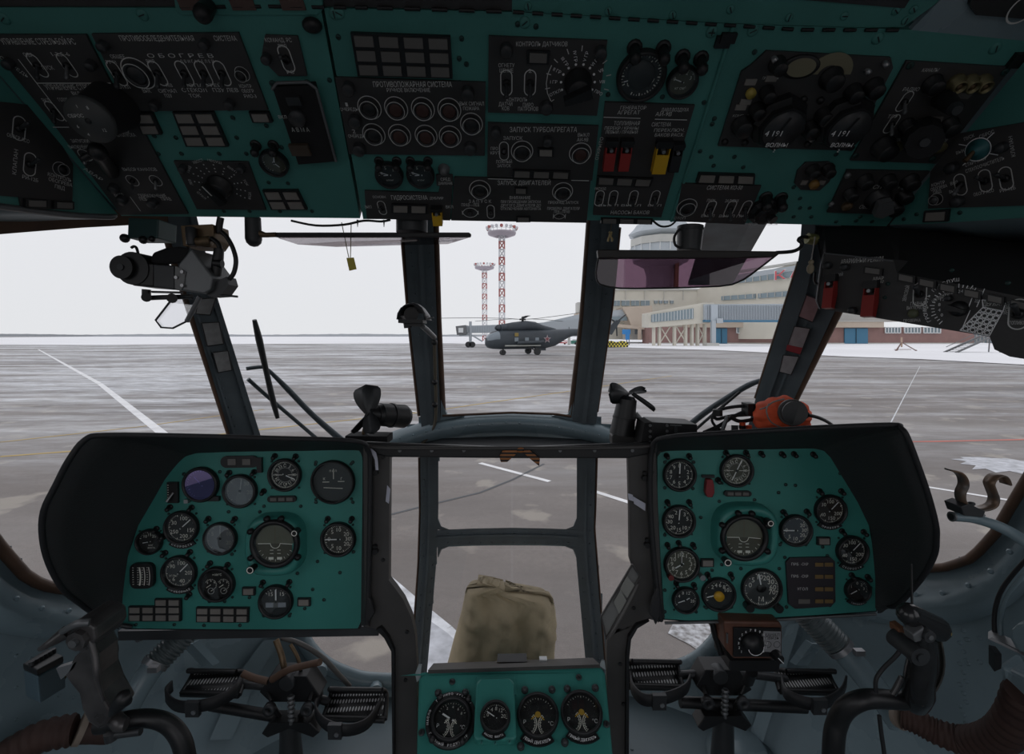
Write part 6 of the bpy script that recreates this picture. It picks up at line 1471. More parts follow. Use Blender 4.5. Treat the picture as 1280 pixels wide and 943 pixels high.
# clear-pocket checklist clipped on the right column
e = thing('checklist_board', 'grey checklist board leaning on the curved right column beside the lower window', 'board', at(777,752,.93))
m = prismY([(790.5,706),(800,721),(758,799),(751.5,771)], .94, .006); m.build('board', mat('checklist_grey', (.15,.15,.145), .4, var=.2, vscale=20), e)
m = MB(); P_ = [at(x, y, .938) for x, y in ((790.5,706),(800,721),(758,799),(751.5,771),(790.5,706))]
for a, b_ in zip(P_, P_[1:]): m.cyl(a, b_, .002, segs=6)
m.build('board_edge', colm, e)
for k, (a, b_) in enumerate((((784,720),(793,732)),((776,737),(783,752)))):
    m = MB(); m.prism([at(a[0],a[1],.937), at(b_[0],b_[1],.937), at(b_[0]-9,b_[1]+16,.937), at(a[0]-9,a[1]+16,.937)], V(0,.001,0)); m.build('paper', mat('paper_grey', (.24,.24,.22), .6), e)
# ================================================================ THINGS IN THE COCKPIT
def pxr(r, Y): return r/F_*Y
def T_(mb, pts, r, m=None, segs=10, sub=4):          # tube through (px,py,Y) with radius in px at the first point
    if isinstance(r, (list, tuple)): rr = [pxr(a, p[2]) for a, p in zip(r, pts)]
    else: rr = pxr(r, pts[0][2])
    return mb.tube([at(*p) for p in pts], rr, segs, m, sub)
def pr(mb, poly, Y, dep, m=None): return mb.prism([at(x, y, Y) for x, y in poly], V(0,dep,0), m)
# ---- emergency panel on the right side
EB = plane3(at(1030,318,.88), at(1022,386,.89), at(1280,410,.66))
eE = thing('emergency_panel', 'black emergency switch panel with two red guards, hung right of the corner post', 'switch panel', EB.hit(1100,370))
body = [(1031,316),(1117,325),(1121,341),(1200,356),(1300,376),(1420,402),(1420,480),(1300,452),(1262,446),(1243,437),(1237,421),(1024,386),(1020,378)]
m = MB(); m.prism([EB.hit(x, y) for x, y in body], -EB.n*.05); m.build('panel_body', plate, eE, bevel=.002)
FACE[eE.name] = bpy.data.objects[[o.name for o in eE.children][0]] if eE.children else None
eEb = FACE[eE.name] or C.objects[-1]
lo = [EB.hit(x, y, -.004) for x, y in ((1026,322),(1031,315),(1117,324.5),(1121,341),(1200,356),(1300,376),(1420,402))]
hi = [at(x, y, Y) for x, y, Y in ((1020,283,.99),(1030,283,.98),(1110,283,.94),(1125,284,.93),(1200,292,.89),(1300,306,.82),(1420,325,.72))]
m = MB(); m.loft([lo, [p.lerp(q_, .5) + V(0,.0,.0) for p, q_ in zip(lo, hi)], hi], smooth=False); m.loft([[p + V(.03,.05,.0) for p in lo], [p + V(.03,.05,.0) for p in hi]], smooth=False); m.build('upper_shelf', blackM, eE)
m = MB(); P_ = [EB.hit(x, y, .001) for x, y in ((1117,326),(1031,316.5),(1027,330),(1021,376),(1025,386))]
m.tube(P_, .0016, 6, mgrey, sub=1); m.build('pale_edging', mgrey, eE)
capE = [('АВАРИЙНЫЙ РЕЖИМ',1077,326,56,6,-.05),('АВАРИЙ',1047,344,14,4),('АВАР',1098,348.5,14,4),('ПОЖАР',1098,353,14,4),('ГЛАВНЫЙ',1148,380,20,4.5),('ВЫКЛЮЧАТЕЛЬ',1147,385,28,4.5),('ПРОВЕРКА',1140,401,22,3.5),('ЗВУКОВОЙ',1133,367,24,4,1.4),('НАПРЯЖЕНИЕ',1178,371,30,4,.55),('ГВ',1212,363,10,5),('ДЕРЖАТ',1241,380,25,6.5),('РЕЗЕРВ',1224,371,20,4,1.35),('УРОВЕНЬ',1260,385,24,4,1.35),('ТОПЛИВО',1271,404,18,4.5)]
captions(EB, capE, eEb, off=.0)
q = MB(); c = EB.hit(1197,383)
for k in range(22):
    a = math.radians(232 - k*9.5); r0 = .027; r1 = .031 if k % 3 else .033
    stroke(q, EB, EB.pt(c, math.cos(a)*r0, math.sin(a)*r0), EB.pt(c, math.cos(a)*r1, math.sin(a)*r1), .0012, .0006, white)
for k in range(7):
    a = math.radians(215 - k*22); letter(q, str(k*4), EB, EB.pt(c, math.cos(a)*.0215, math.sin(a)*.0215), .0065, .0006, white)
for k, ch in enumerate('ГРОМКОСТЬ ПРОСЛУШ'):
    a = math.radians(212 - k*7.4); letter(q, ch, EB, EB.pt(c, math.cos(a)*.0385, math.sin(a)*.0385), .0068, .0006, white, rot=a-PI/2)
def gridl(P, quad, nx, ny):
    A_ = [P.hit(*p) for p in quad]
    def bl(u, v): return (A_[0]*(1-u)+A_[1]*u)*(1-v) + (A_[3]*(1-u)+A_[2]*u)*v
    for i in range(nx+1): stroke(q, P, bl(i/nx,0), bl(i/nx,1), .0011, .0006, white)
    for j in range(ny+1): stroke(q, P, bl(0,j/ny), bl(1,j/ny), .0011, .0006, white)
    for i in range(nx):
        for j in range(ny): arc(q, P, bl((i+.5)/nx,(j+.5)/ny), .0028, 0, 2*PI, .0010, .0006, white, 8)
gridl(EB, [(1229,384),(1254,389),(1237,420),(1200,413)], 4, 5)
for a, b_ in (((1228,375),(1257,379)),((1257,379),(1254,389)),((1228,375),(1229,384)),((1220,360),(1211,384)),((1231,361),(1221,384)),((1213,388),(1202,413))): stroke(q, EB, EB.hit(*a), EB.hit(*b_), .0011, .0006, white)
absorb(eEb, q, white)
guardsw(EB, 1041, 360, eE, redp, .016, .058, off=0); guardsw(EB, 1091, 369, eE, redp, .018, .058, off=0)
annun(EB, [(1082,333),(1105,336),(1104,345),(1081,342)], 1, 1, eE, lit=lampd)
for k, x in enumerate((1124,1150,1176,1206,1235,1264)):
    y = 341 + (x-1124)*.235; annun(EB, [(x,y),(x+22,y+4.5),(x+21.5,y+14.5),(x-.5,y+10)], 1, 1, eE, lit=lampd, off=.0)
toggle(EB, 1150, 368, eE, 1.5, off=0); toggle(EB, 1273, 393, eE, 1.7, off=0)
knobs(EB, 1199, 386, eE, 11, h=.016, off=0, bar=True, ang=-20, name='rotary_knob', ptr=False)
q = MB(); q.lathe([(.007,0),(.007,.004),(.005,.006),(.0001,.006)], EB.mat(EB.hit(1142,392)), 14); q.build('signal_lamp', mat('lamp_olive', (.10,.11,.06), .4), eE)
knobscrews(EB, [(1036,332),(1058,334),(1067,388),(1187,373)], eE, 5, off=0)
screws_on(EB, [(1110,355),(1106,372),(1190,338),(1260,354)], eE, .003)
# ---- visors
tint = glass('visor_tint', (.40,.30,.36), .04)
e = thing('sun_visor', 'tinted purple sun visor swung down behind the right windscreen, under a dark bar', 'sun visor', at(860,316,.95))
m = MB(); m.prism([at(x, y, .95) for x, y in ((749,320),(745,340),(747,352),(754,357),(775,360.5),(820,360.5),(900,358),(922,353),(938,344),(972,318))], V(0,.003,0)); v_ = m.build('visor_plate', tint, e)
m = MB(); P_ = [at(x, y, .949) for x, y in ((749,318),(745,340),(747,352),(754,357),(775,360.5),(820,360.5),(900,358),(922,353),(938,344),(973,317))]
m.tube(P_, .0018, 6, sub=2); m.build('plate_edging', black, v_)
m = MB(); m.prism([at(x, y, .94) for x, y in ((747,312),(973,314),(970,320.5),(920,322.5),(748,322.5))], V(0,.016,0)); m.build('visor_bar', mat('bar_dark_brown', (.035,.030,.028), .5), e, bevel=.002)
m = MB(); T_(m, [(970,316,.948),(990,314.5,.948),(1000,310,.948),(1002,304,.948),(998,300,.948),(1003,296.5,.95),(1012,297,.96)], 2.2, black, 8); m.build('arm', black, e)
m = MB(); a = at(863,283,.95); b_ = at(861,313,.95); m.cyl(a, b_, pxr(15.5,.95), pxr(14,.95), 20); m.cyl(at(863,287,.95), at(863,289,.95), pxr(16.5,.95), segs=20); m.build('mount_post', dgrey, e)
m = MB(); m.cyl(at(1009,298,.955), at(1020,300,.955), pxr(6.5,.955), segs=14, m=mat('olive_brass', (.20,.19,.07), .4, metal=.4)); m.build('clamp_nut', None, e)
m = MB(); T_(m, [(850,286,.94),(843,296,.94),(844,306,.94),(850,310,.94)], 1.6, black, 6); m.build('loop_cable', black, e)
e = thing('sun_visor', 'smoky sun visor folded nearly edge on, above the left windscreen', 'sun visor', at(460,293,.93))
m = MB(); m.prism([at(327,294,.93), at(345,290.5,.93), at(586,290.5,.93), at(589,292.5,.93), at(588,296,.93), at(560,296,.93), at(345,296,.93)], V(0,.010,0)); m.build('visor_bar', black, e, bevel=.0015)
m = MB(); m.prism([at(348,296,.935), at(372,304,1.06), at(420,307,1.06), at(560,303.5,1.06), at(587,295,.935)], V(0,0,-.003)); m.build('visor_plate', glass('visor_smoke', (.50,.47,.48), .04), e)
m = MB(); m.cyl(at(316,272,.93), at(317,299,.93), pxr(9,.93), pxr(9.5,.93), 18); m.sphere(at(317,299,.93), pxr(9.5,.93), 12); m.build('mount_post', dgrey, e)
m = MB(); m.cyl(at(322,292,.93), at(332,294,.93), pxr(5,.93), pxr(3,.93), 12); T_(m, [(332,294,.93),(345,293.5,.93)], 3, copper, 8); m.build('joint', copper, e)
m = MB(); m.cyl(at(515,270,.95), at(515,291,.95), pxr(19,.95), segs=20); m.build('centre_post', dgrey, e)
# ---- collimator sight hanging at the left corner post
e = thing('collimator_sight', 'black and grey collimator gunsight with an angled reflector glass, at the left corner post', 'gunsight', at(215,340,.88))
Ys = .86
m = MB(); pr(m, [(223,330),(239,310),(266,346),(263,362),(255,367.5),(217,362)], Ys, .07, mgrey); m.build('housing', mgrey, e, bevel=.003)
m = MB(); m.loft([[at(188+2*k*0+x, y, Ys+.005+dz) for x, y in ((0,325),(4,316),(20,310),(36,308.5),(50,310),(40,329),(20,331),(2,330))] for dz in (0,.06)], None, closed=True, capends=True, smooth=False); m.build('top_cover', blackM, e, bevel=.004)
m = MB(); pr(m, [(191,330),(217,332),(217.5,362),(191.5,359)], Ys-.004, .06, dgrey); m.build('middle_box', dgrey, e, bevel=.002)
m = MB(); pr(m, [(164,327),(191.5,329),(191.5,359),(164,357)], Ys-.002, .06, black); m.build('eyepiece_box', blackM, e, bevel=.003)
m = MB(); a = at(165,335.5,Ys-.004); m.cyl(a, a + V(0,.06,0), pxr(20,Ys), segs=26); b_ = at(151,334,Ys-.012); m.cyl(b_, b_ + V(0,.05,0), pxr(14,Ys), segs=26); m.cyl(b_ - V(0,.002,0), b_, pxr(4,Ys), segs=14, m=dgrey)
m.build('adjusting_drum', black, e)
m = MB(); T_(m, [(164,310,Ys),(168,308,Ys),(171,311,Ys),(173,319,Ys)], 1.6, black, 6); m.build('hook', black, e)
m = MB(); pr(m, [(219,333),(227,336),(232,340),(230,356),(226,363),(218,361)], Ys-.002, .003, mat('side_plate_grey', (.20,.20,.20), .45)); m.build('side_plate', None, e)
for x, y in ((220.5,347),(228,357),(228,340)):
    m = MB(); c = at(x, y, Ys-.003); m.cyl(c, c - V(0,.002,0), .003, segs=8, m=steel); m.build('screw', steel, e)
m = MB(); T_(m, [(183,362,Ys+.02),(183,371,Ys+.02)], 5, black); T_(m, [(182,373,Ys+.02),(200,372,Ys+.02),(240,371,Ys+.02)], 3, dgrey, 8); T_(m, [(190,365,Ys+.02),(228,366,Ys+.02)], 1.6, mgrey, 6); m.cyl(at(183,372,Ys+.0), at(183,372,Ys+.03), pxr(5.5,Ys), segs=12); m.cyl(at(215,373,Ys+.0), at(215,373,Ys+.03), pxr(6,Ys), segs=12); m.build('tilt_linkage', black, e)
gp = [(212,378,Ys+.03),(194.5,400.5,Ys+.04),(201.5,409.5,Ys+.04),(216,410.5,Ys+.04),(233,402,Ys+.03),(250,372,Ys+.02),(230,370,Ys+.03)]
m = MB(); m.prism([at(x, y, Ys+.03) for x, y, _ in gp], V(0,.003,0)); r_ = m.build('reflector_glass', glass('reflector', (.93,.93,.95), .10), e)
m = MB(); m.tube([at(x, y, Ys+.029) for x, y, _ in gp[:5]], .0018, 6, dgrey, sub=1); m.cyl(at(233.5,402,Ys+.03), at(250,371,Ys+.025), .0042, segs=6, m=mgrey); m.build('glass_edging', dgrey, r_)
m = MB(); pr(m, [(225,282),(266,280),(268,300),(262,309),(228,308)], Ys+.03, .05, copper); m.cyl(at(238,284,Ys+.02), at(240,307,Ys+.02), pxr(6,Ys), segs=12, m=dgrey); m.cyl(at(246,303,Ys+.02), at(264,301,Ys+.02), pxr(6,Ys), segs=12, m=copper); m.build('clamp_bracket', copper, e, bevel=.002)
m = MB(); T_(m, [(274,311,Ys+.02),(272,328,Ys+.02),(270,344,Ys+.02)], [5.5,6.5,6], black, 14, 1); m.cyl(at(268,329,Ys+.015), at(278,330,Ys+.015), pxr(5,Ys), segs=10); m.build('cable_plug', black, e)
m = MB(); T_(m, [(277,290,Ys+.02),(284,297,Ys+.02),(291,310,Ys+.02),(295,326,Ys+.02),(292,342,Ys+.02),(284,352,Ys+.02)], 2.8, black, 8); T_(m, [(264,298,Ys+.02),(272,304,Ys+.02),(275,311,Ys+.02)], 3, black, 8); m.build('power_cable', rubber, e)
m = MB(); pr(m, [(256,366),(270,352),(283,346),(286,356),(276,370),(262,371)], Ys+.01, .03, dgrey); m.cyl(at(276,369,Ys+.01), at(297,371,Ys+.01), .0022, segs=6); m.build('swivel_base', dgrey, e)
e = thing('wiring_box', 'small dark teal box with black knobs below the console, left of the corner post', 'box', at(178,290,.92))
m = MB(); pr(m, [(160,272),(198,274),(197,298),(159,298)], .91, .05, mat('box_teal_dark', (.02,.06,.06), .5)); m.build('box_body', None, e, bevel=.002)
for x, y, r_ in ((156,298,5.5),(179,300,5),(190,299,4)):
    m = MB(); m.sphere(at(x, y, .91), pxr(r_,.91), 12); m.build('knob', black, e)
m = MB(); T_(m, [(276,272,.90),(274,284,.90),(275,292,.90)], 4, black, 8); tag(m.build('cable_gland', black), 'black cable gland under the console right of the gunsight clamp', 'cable gland')
# placards on the corner posts
for i, (poly, lab, mm) in enumerate((
  ([(248,374),(270,372.5),(263,394),(244.5,392.5)], 'upper grey placard on the left corner post, just below the gunsight', mat('placard_grey', (.26,.26,.26), .5, var=.2, vscale=60)),
  ([(252,404),(274,403),(279.5,430),(259,433)], 'middle grey placard on the left corner post', MATS.get('placard_grey')),
  ([(266,441),(285.5,438.5),(290,463),(272.5,466)], 'lowest grey placard on the left corner post', MATS.get('placard_grey')),
  ([(1008,369),(1027,376),(1016,403),(998,396)], 'topmost reddish placard on the right corner post', mat('placard_red', (.34,.20,.21), .5, var=.25, vscale=40)),
  ([(993,408),(1013,411),(1001,443),(982.5,438)], 'middle grey-pink placard on the right corner post, with a red foot', mat('placard_pink', (.36,.31,.32), .5, var=.2, vscale=40)),
  ([(979,444),(999,446),(989,469),(974,465)], 'lowest grey placard on the right corner post', mat('placard_pale', (.34,.32,.33), .5, var=.2, vscale=40)))):
    mm = mm or MATS['placard_grey']
    pts = [hull(x, y, .055) for x, y in poly]; n_ = (pts[1]-pts[0]).cross(pts[2]-pts[0]).normalized(); n_ = -n_ if n_.dot(CAM-pts[0]) < 0 else n_
    e = thing('placard', lab, 'placard', pts[0]); m = MB(); m.prism(pts, -n_*.004); m.build('card', mm, e)
    m = MB(); P_ = pts + [pts[0]]
    for a, b_ in zip(P_, P_[1:]): m.cyl(a + n_*.0005, b_ + n_*.0005, .0012, segs=6)
    m.build('frame', black, e)
    if i == 4:
        m = MB(); m.prism([hull(x, y, .0565) for x, y in ((984,431),(1003,435),(1000,443),(982.5,438))], n_*.0006); m.build('red_strip', mat('strip_red', (.32,.03,.04), .5), e)
# ---- little hooded lamp on the middle post
e = thing('map_lamp', 'small black hooded lamp clamped to the post left of the centre windscreen', 'lamp', at(517,395,1.12))
Yl = 1.10; m = MB(); c = at(517,400,Yl); rings = []
for k in range(9):
    th = PI*k/8; rings.append([c + V(-math.cos(th)*pxr(17.5,Yl), dy, math.sin(th)*pxr(21,Yl)*f) for dy, f in ((-.03,.92),(-.01,1),(.02,.98),(.045,.8),(.055,.5))])
m.loft(rings); m.build('hood', dgrey, e, solid=.0025)
m = MB(); m.cyl(at(514,393,Yl+.01), at(514,393,Yl+.03), pxr(9,Yl), segs=16); m.box(at(516,402,Yl) , (pxr(30,Yl),.05,.008)); m.build('lamp_body', black, e)
m = MB(); m.cyl(at(509,403,Yl), at(510,410,Yl), pxr(5,Yl), segs=12); m.cyl(at(526,403,Yl), at(526,408,Yl), pxr(5,Yl), segs=12); m.box(at(517,406,Yl), (pxr(20,Yl),.02,.008)); m.build('swivel', black, e)
m = MB(); T_(m, [(528,408,Yl),(535,414,1.14),(543,422,1.2)], 3.4, mgrey, 8); m.cyl(at(530,400,Yl), at(542,397,Yl), .0018, segs=6); m.build('arm', mgrey, e)
m = MB(); m.tube([hull(x, y, .05) for x, y in ((543,425),(544,470),(545,510),(543,532),(536,545),(527,556))], .0052, 8, mat('conduit_brown', (.10,.085,.06), .6))
c_ = m.build('lamp_conduit', None); tag(c_, 'thin brown conduit running down the post below the hooded lamp', 'conduit')
for x, y in ((543,428),(543.5,478),(543.5,506)):
    m = MB(); m.sphere(hull(x, y, .052), .010, 10); m.build('clip', black, c_)
# ---- fans
def blade(mb, c, tip, w, tw, m=None):      # curved paddle blade from hub c to tip
    c, tip = Vector(c), Vector(tip); d = tip - c; L = d.length; d.normalize(); s_ = Vector(tw).normalized(); n_ = d.cross(s_).normalized(); s_ = n_.cross(d).normalized(); rings = []
    for k in range(11):
        f = k/10; ww = w*(.35 + .65*math.sin(min(1, f*1.15)*PI*.62))*(1 if f < .8 else math.sqrt(max(0.02, 1-((f-.8)/.2)**2)))
        p = c + d*L*f; rings.append([p - s_*ww + n_*.004, p + n_*.0, p + s_*ww + n_*.006, p + n_*-.0025])
    mb.loft(rings, m, closed=True, capends=True)
e = thing('cabin_fan', 'black three-bladed cabin fan on the shelf above the left instrument panel', 'fan', at(462,548,1.02))
Yf = 1.03; h_ = at(461,516,Yf-.03); m = MB(); a = at(470,518,Yf-.01); b_ = at(508,521,Yf+.05)
m.cyl(h_, a, pxr(4,Yf), pxr(12,Yf), 16); m.cyl(a, a.lerp(b_,.1), pxr(12,Yf), pxr(14,Yf), 20); m.cyl(a.lerp(b_,.1), a.lerp(b_,.9), pxr(14.5,Yf), pxr(15.5,Yf), 20); m.cyl(a.lerp(b_,.9), b_, pxr(15.5,Yf), pxr(13,Yf), 20); m.cyl(a.lerp(b_,.45), a.lerp(b_,.52), pxr(16,Yf), segs=20)
m.build('motor', black, e)
for tx, ty, dy, w, tw in ((457,481,-.01,.029,(1,.1,.25)), (439,540,-.03,.012,(1,.9,.6)), (467,543,-.05,.018,(1,0,-.1))):
    m = MB(); blade(m, h_, at(tx, ty, Yf+dy), w, tw); m.build('fan_blade', dgrey, e)
m = MB(); T_(m, [(463,525,Yf),(456,535,Yf),(455,545,Yf),(462,551,Yf)], 2.4, copper, 8); m.cyl(at(450,533,Yf), at(460,533,Yf), .002, segs=6, m=steel); m.cyl(at(455,546,Yf), at(466,552,Yf), pxr(6,Yf), segs=12, m=mgrey); m.build('swivel_bracket', copper, e)
m = MB(); pr(m, [(431,545),(484,546),(484,556),(431,556)], Yf-.02, .05, blackM); m.build('base_block', blackM, e, bevel=.002)
e = thing('cabin_fan', 'black three-bladed cabin fan tipped upward, left of the black box on the right', 'fan', at(780,548,1.02))
m = MB(); a = at(784,499,Yf); b_ = at(777,543,Yf); m.cyl(a, b_, pxr(12,Yf), pxr(15.5,Yf), 20); m.cyl(a, at(785,495,Yf), pxr(12,Yf), pxr(8,Yf), 20); m.cyl(a.lerp(b_,.5), a.lerp(b_,.56), pxr(14.6,Yf), segs=20); m.build('motor', black, e)
h_ = at(786,493,Yf)
m = MB(); blade(m, h_, at(762,491,Yf-.02), .023, (0,.2,1)); m.build('fan_blade', dgrey, e)
m = MB(); blade(m, h_, at(806,488,Yf+.04), .010, (0,.8,.5)); m.build('fan_blade', dgrey, e)
m = MB(); blade(m, at(790,493,Yf), at(818,514,Yf-.01), .013, (.7,.3,-.7)); m.build('fan_blade', dgrey, e)
m = MB(); T_(m, [(794,518,Yf),(800,524,Yf),(804,533,Yf),(800,540,Yf)], [4,3.2,3.5,4], mgrey, 8); m.build('swivel_bracket', mgrey, e)
m = MB(); pr(m, [(765,545),(795,537),(810,532),(810,556),(765,556)], Yf, .03, colm); m.build('base_block', colm, e, bevel=.002)
# ---- black box, orange covered unit and its cables on the right
e = thing('junction_box', 'black riveted box on the shelf, between the right fan and the orange cover', 'box', at(838,540,.98))
m = MB(); pr(m, [(815,528),(872,531),(872,556),(813,556)], .97, .07, black); m.build('box_body', black, e, bevel=.002)
m = MB(); pr(m, [(806,529),(815,528),(815,556),(801,556)], .965, .06, blackM); m.build('side_flange', blackM, e)
for x, y in ((812.5,532),(812.5,539),(812.5,546),(812.5,553),(833.5,532),(833.5,539),(833.5,545)):
    m = MB(); c = at(x, y, .963 if x < 820 else .969); m.cyl(c, c - V(0,.003,0), .003, segs=8, m=mgrey); m.build('rivet', mgrey, e)
m = MB(); pr(m, [(843,534),(847,532),(847,548),(843,548)], .968, .002, dgrey); pr(m, [(838,531),(852,531.6),(852,533),(838,532.5)], .968, .002, mgrey); m.build('slot_and_tag', dgrey, e)
e = thing('covered_compass', 'round unit wrapped in a bunched orange-red cloth cover with a black cap', 'compass', at(978,522,.95))
Yo = .96; c = at(977,521,Yo); vs = []; nS, nR = 44, 22
m = MB(); rings = []
for i in range(nR+1):
    th = PI*i/nR; row = []
    for k in range(nS):
        ph = 2*PI*k/nS; fold = 1 + .055*math.sin(ph*11 + math.sin(th*3)*1.5)*math.sin(th) + .03*math.sin(ph*5+th*4)
        row.append(c + V(math.sin(th)*math.cos(ph)*pxr(33,Yo)*fold, -math.cos(th)*.05*fold - .0, math.sin(th)*math.sin(ph)*pxr(25.5,Yo)*fold))
    rings.append(row)
m.loft(rings, None, closed=True); m.build('cloth_cover', redc, e)
m = MB(); a = at(990,516,Yo-.035); b_ = at(991,516,Yo-.062); m.cyl(a, b_, pxr(16.5,Yo), pxr(15.5,Yo), 24); m.cyl(b_, b_ - V(0,.003,0), pxr(13.5,Yo), segs=24, m=dgrey)
m.prism([at(998,505,Yo-.055), at(1012,517,Yo-.055), at(1011,522,Yo-.055), at(995,532,Yo-.055)], V(0,.02,0)); m.build('cap', black, e)
m = MB()
T_(m, [(950,512,Yo-.045),(958,509,Yo-.055),(966,503,Yo-.06),(980,499,Yo-.06)], 1.0, lampc, 6); T_(m, [(961,505,Yo-.06),(958,514,Yo-.062),(963,527,Yo-.062),(975,534,Yo-.058),(985,537,Yo-.05)], .9, lampc, 6); m.build('tie_string', lampc, e)
m = MB(); T_(m, [(1010,519,Yo-.06),(1025,523,Yo-.05),(1038,530,Yo-.02),(1046,538,Yo)], 2.2, rubber, 8); m.build('cable', rubber, e)
e = thing('cable_bundle', 'tangle of black cables and small fittings beside the orange cover', 'cables', at(915,535,.99))
for pts, r_, mm in (([(950,508,1.0),(925,508,1.0),(905,511,1.0),(893,516,1.0),(896,524,1.0),(915,520,1.0),(950,518,.99)], 2.2, rubber), ([(935,513,1.0),(915,522,1.0),(900,532,.99),(880,541,.98)], 2.6, rubber), ([(893,514,1.0),(890,526,1.0),(898,536,1.0),(912,541,.99)], 1.8, rubber), ([(944,524,.99),(925,527,.99),(912,521,.99)], 2.4, rubber), ([(872,546,.98),(890,540,.98),(905,541,.98),(915,545,.98)], 3.0, dgrey), ([(900,545,.98),(906,530,.98),(909,520,.98)], 2.6, mgrey)):
    m = MB(); T_(m, pts, r_, mm, 8); m.build('cable', mm, e)
m = MB(); pr(m, [(935,505),(946,505),(946,520),(935,520)], .98, .03, black); m.build('connector', black, e, bevel=.001)
m = MB(); m.cyl(at(897,512,1.0), at(897,520,1.0), pxr(6,1), segs=12); m.build('gland', black, e)
for x, y in ((928,534),(936,538)):
    m = MB(); m.cyl(at(x, y-6, .985), at(x, y+6, .985), pxr(3.6,.985), segs=10, m=redc); m.cyl(at(x,y-2,.984), at(x,y+2,.984), pxr(4.2,.985), segs=10, m=black); m.build('red_fitting', redc, e)
m = MB(); pr(m, [(915,532),(923,532),(923,541),(915,541)], .99, .004, mgrey); m.build('bracket', mgrey, e)
# ---- charms, tag and ribbon
e = thing('hanging_tag', 'small yellow tag hanging on a string below the left visor', 'tag', at(438,325,1.0))
m = MB(); m.cyl(at(427,278,.96), at(436,322,.99), .0009, segs=5); m.cyl(at(439,278,.96), at(438,322,.99), .0009, segs=5); m.build('string', mat('string_tan', (.35,.28,.12), .7), e)
m = MB(); m.prism([at(x, y, .99) for x, y in ((433,322.5),(442,322),(445.5,336.5),(436.5,338.5))], V(0,.002,0)); m.build('tag_card', mat('tag_yellow', (.62,.50,.08), .6), e)
e = thing('hanging_charm', 'tiny brassy charm hanging on a thread at the post beside the right visor', 'charm', at(763,290,.99))
m = MB(); m.cyl(at(765,276,.98), at(763,289,.98), .0008, segs=5); m.build('thread', copper, e)
m = MB()
for pts in ([(761,290,.98),(764,293,.98),(761,297,.98),(760,302,.98)], [(765,290,.98),(762,294,.98),(765,298,.98),(765,302,.98)]): T_(m, pts, 1.3, mat('charm_brass', (.40,.30,.14), .4, metal=.4), 6)
m.build('charm', None, e)
e = thing('hanging_charm', 'pale wooden charm hanging beside the emergency panel at the right post', 'charm', at(1014,332,.86))
m = MB(); m.cyl(at(1019,296,.87), at(1014,326,.87), .0010, segs=5); m.build('thread', lampc, e)
m = MB(); m.sphere(at(1014,328,.87), pxr(3.2,.87), 10); m.sphere(at(1013,336,.87), pxr(5,.87), 10, sc=(.9,.8,1.3)); m.build('figure', mat('charm_tan', (.30,.25,.17), .6), e)
m = MB(); T_(m, [(1019,341,.87),(1018,350,.88),(1021,355,.89),(1024,350,.89)], 1.5, black, 6); tag(m.build('cable_loop', black), 'thin black cable loop at the left end of the emergency panel', 'cable')
st_ = bpy.data.materials.new('orange_black_ribbon'); st_.use_nodes = True; nt_ = st_.node_tree; tx = nt_.nodes.new('ShaderNodeTexCoord'); wv = nt_.nodes.new('ShaderNodeTexWave'); rp = nt_.nodes.new('ShaderNodeValToRGB')
wv.inputs['Scale'].default_value = 42; wv.bands_direction = 'Z'; rp.color_ramp.interpolation = 'CONSTANT'; rp.color_ramp.elements[0].color = (.01,.008,.006,1); rp.color_ramp.elements[1].position = .5; rp.color_ramp.elements[1].color = (.36,.13,.035,1)
nt_.links.new(tx.outputs['Object'], wv.inputs['Vector']); nt_.links.new(wv.outputs['Fac'], rp.inputs[0]); nt_.links.new(rp.outputs[0], nt_.nodes['Principled BSDF'].inputs['Base Color'])
e = thing('ribbon_bow', 'orange and black striped ribbon bow tied to the middle of the top beam', 'ribbon', at(650,563,.94))
for pts in ([(651,562),(640,562),(628,564),(624,571),(626,578),(634,578),(644,569)], [(650,562),(660,562),(672,571),(675,574),(674,583),(665,576),(655,567)]):
    m = MB(); m.prism([at(x, y, .945) for x, y in pts], V(0,.004,0)); m.build('ribbon_tail', st_, e, bevel=.001)
m = MB(); m.sphere(at(651,563,.944), pxr(4,.944), 10, sc=(1.3,.6,.9)); m.build('knot', st_, e)
# ---- khaki covered block in the nose
e = thing('covered_block', 'khaki quilted canvas cover over a boxy block, seen through the arch above the console', 'cover', at(628,800,1.22))
import mathutils.noise as mn
outl = [(557,842),(561,826),(566,806),(571,790),(577,765),(581,742),(586,733.5),(596,733),(612,736.5),(640,743),(662,746.5),(684,750),(693,755),(695.5,772),(694,800),(692,830),(690,845)]
O_ = resample(outl, 70); top_ = [at(p[0], p[1], 1.24) for p in O_]
def zt(x):
    c_ = sorted(top_, key=lambda q: abs(q.x-x))[:3]; return max(q.z for q in c_)
xl, xr = top_[0].x, top_[-1].x
xs0, xs1 = min(p.x for p in top_), max(p.x for p in top_)
def edge(z, left):                        # x of the silhouette at height z
    half = top_[:len(top_)//2] if left else top_[len(top_)//2:]
    q = min(half, key=lambda q: abs(q.z-z)); return q.x
NU, NZ = 48, 44; zmax = max(q.z for q in top_); front, back = [], []
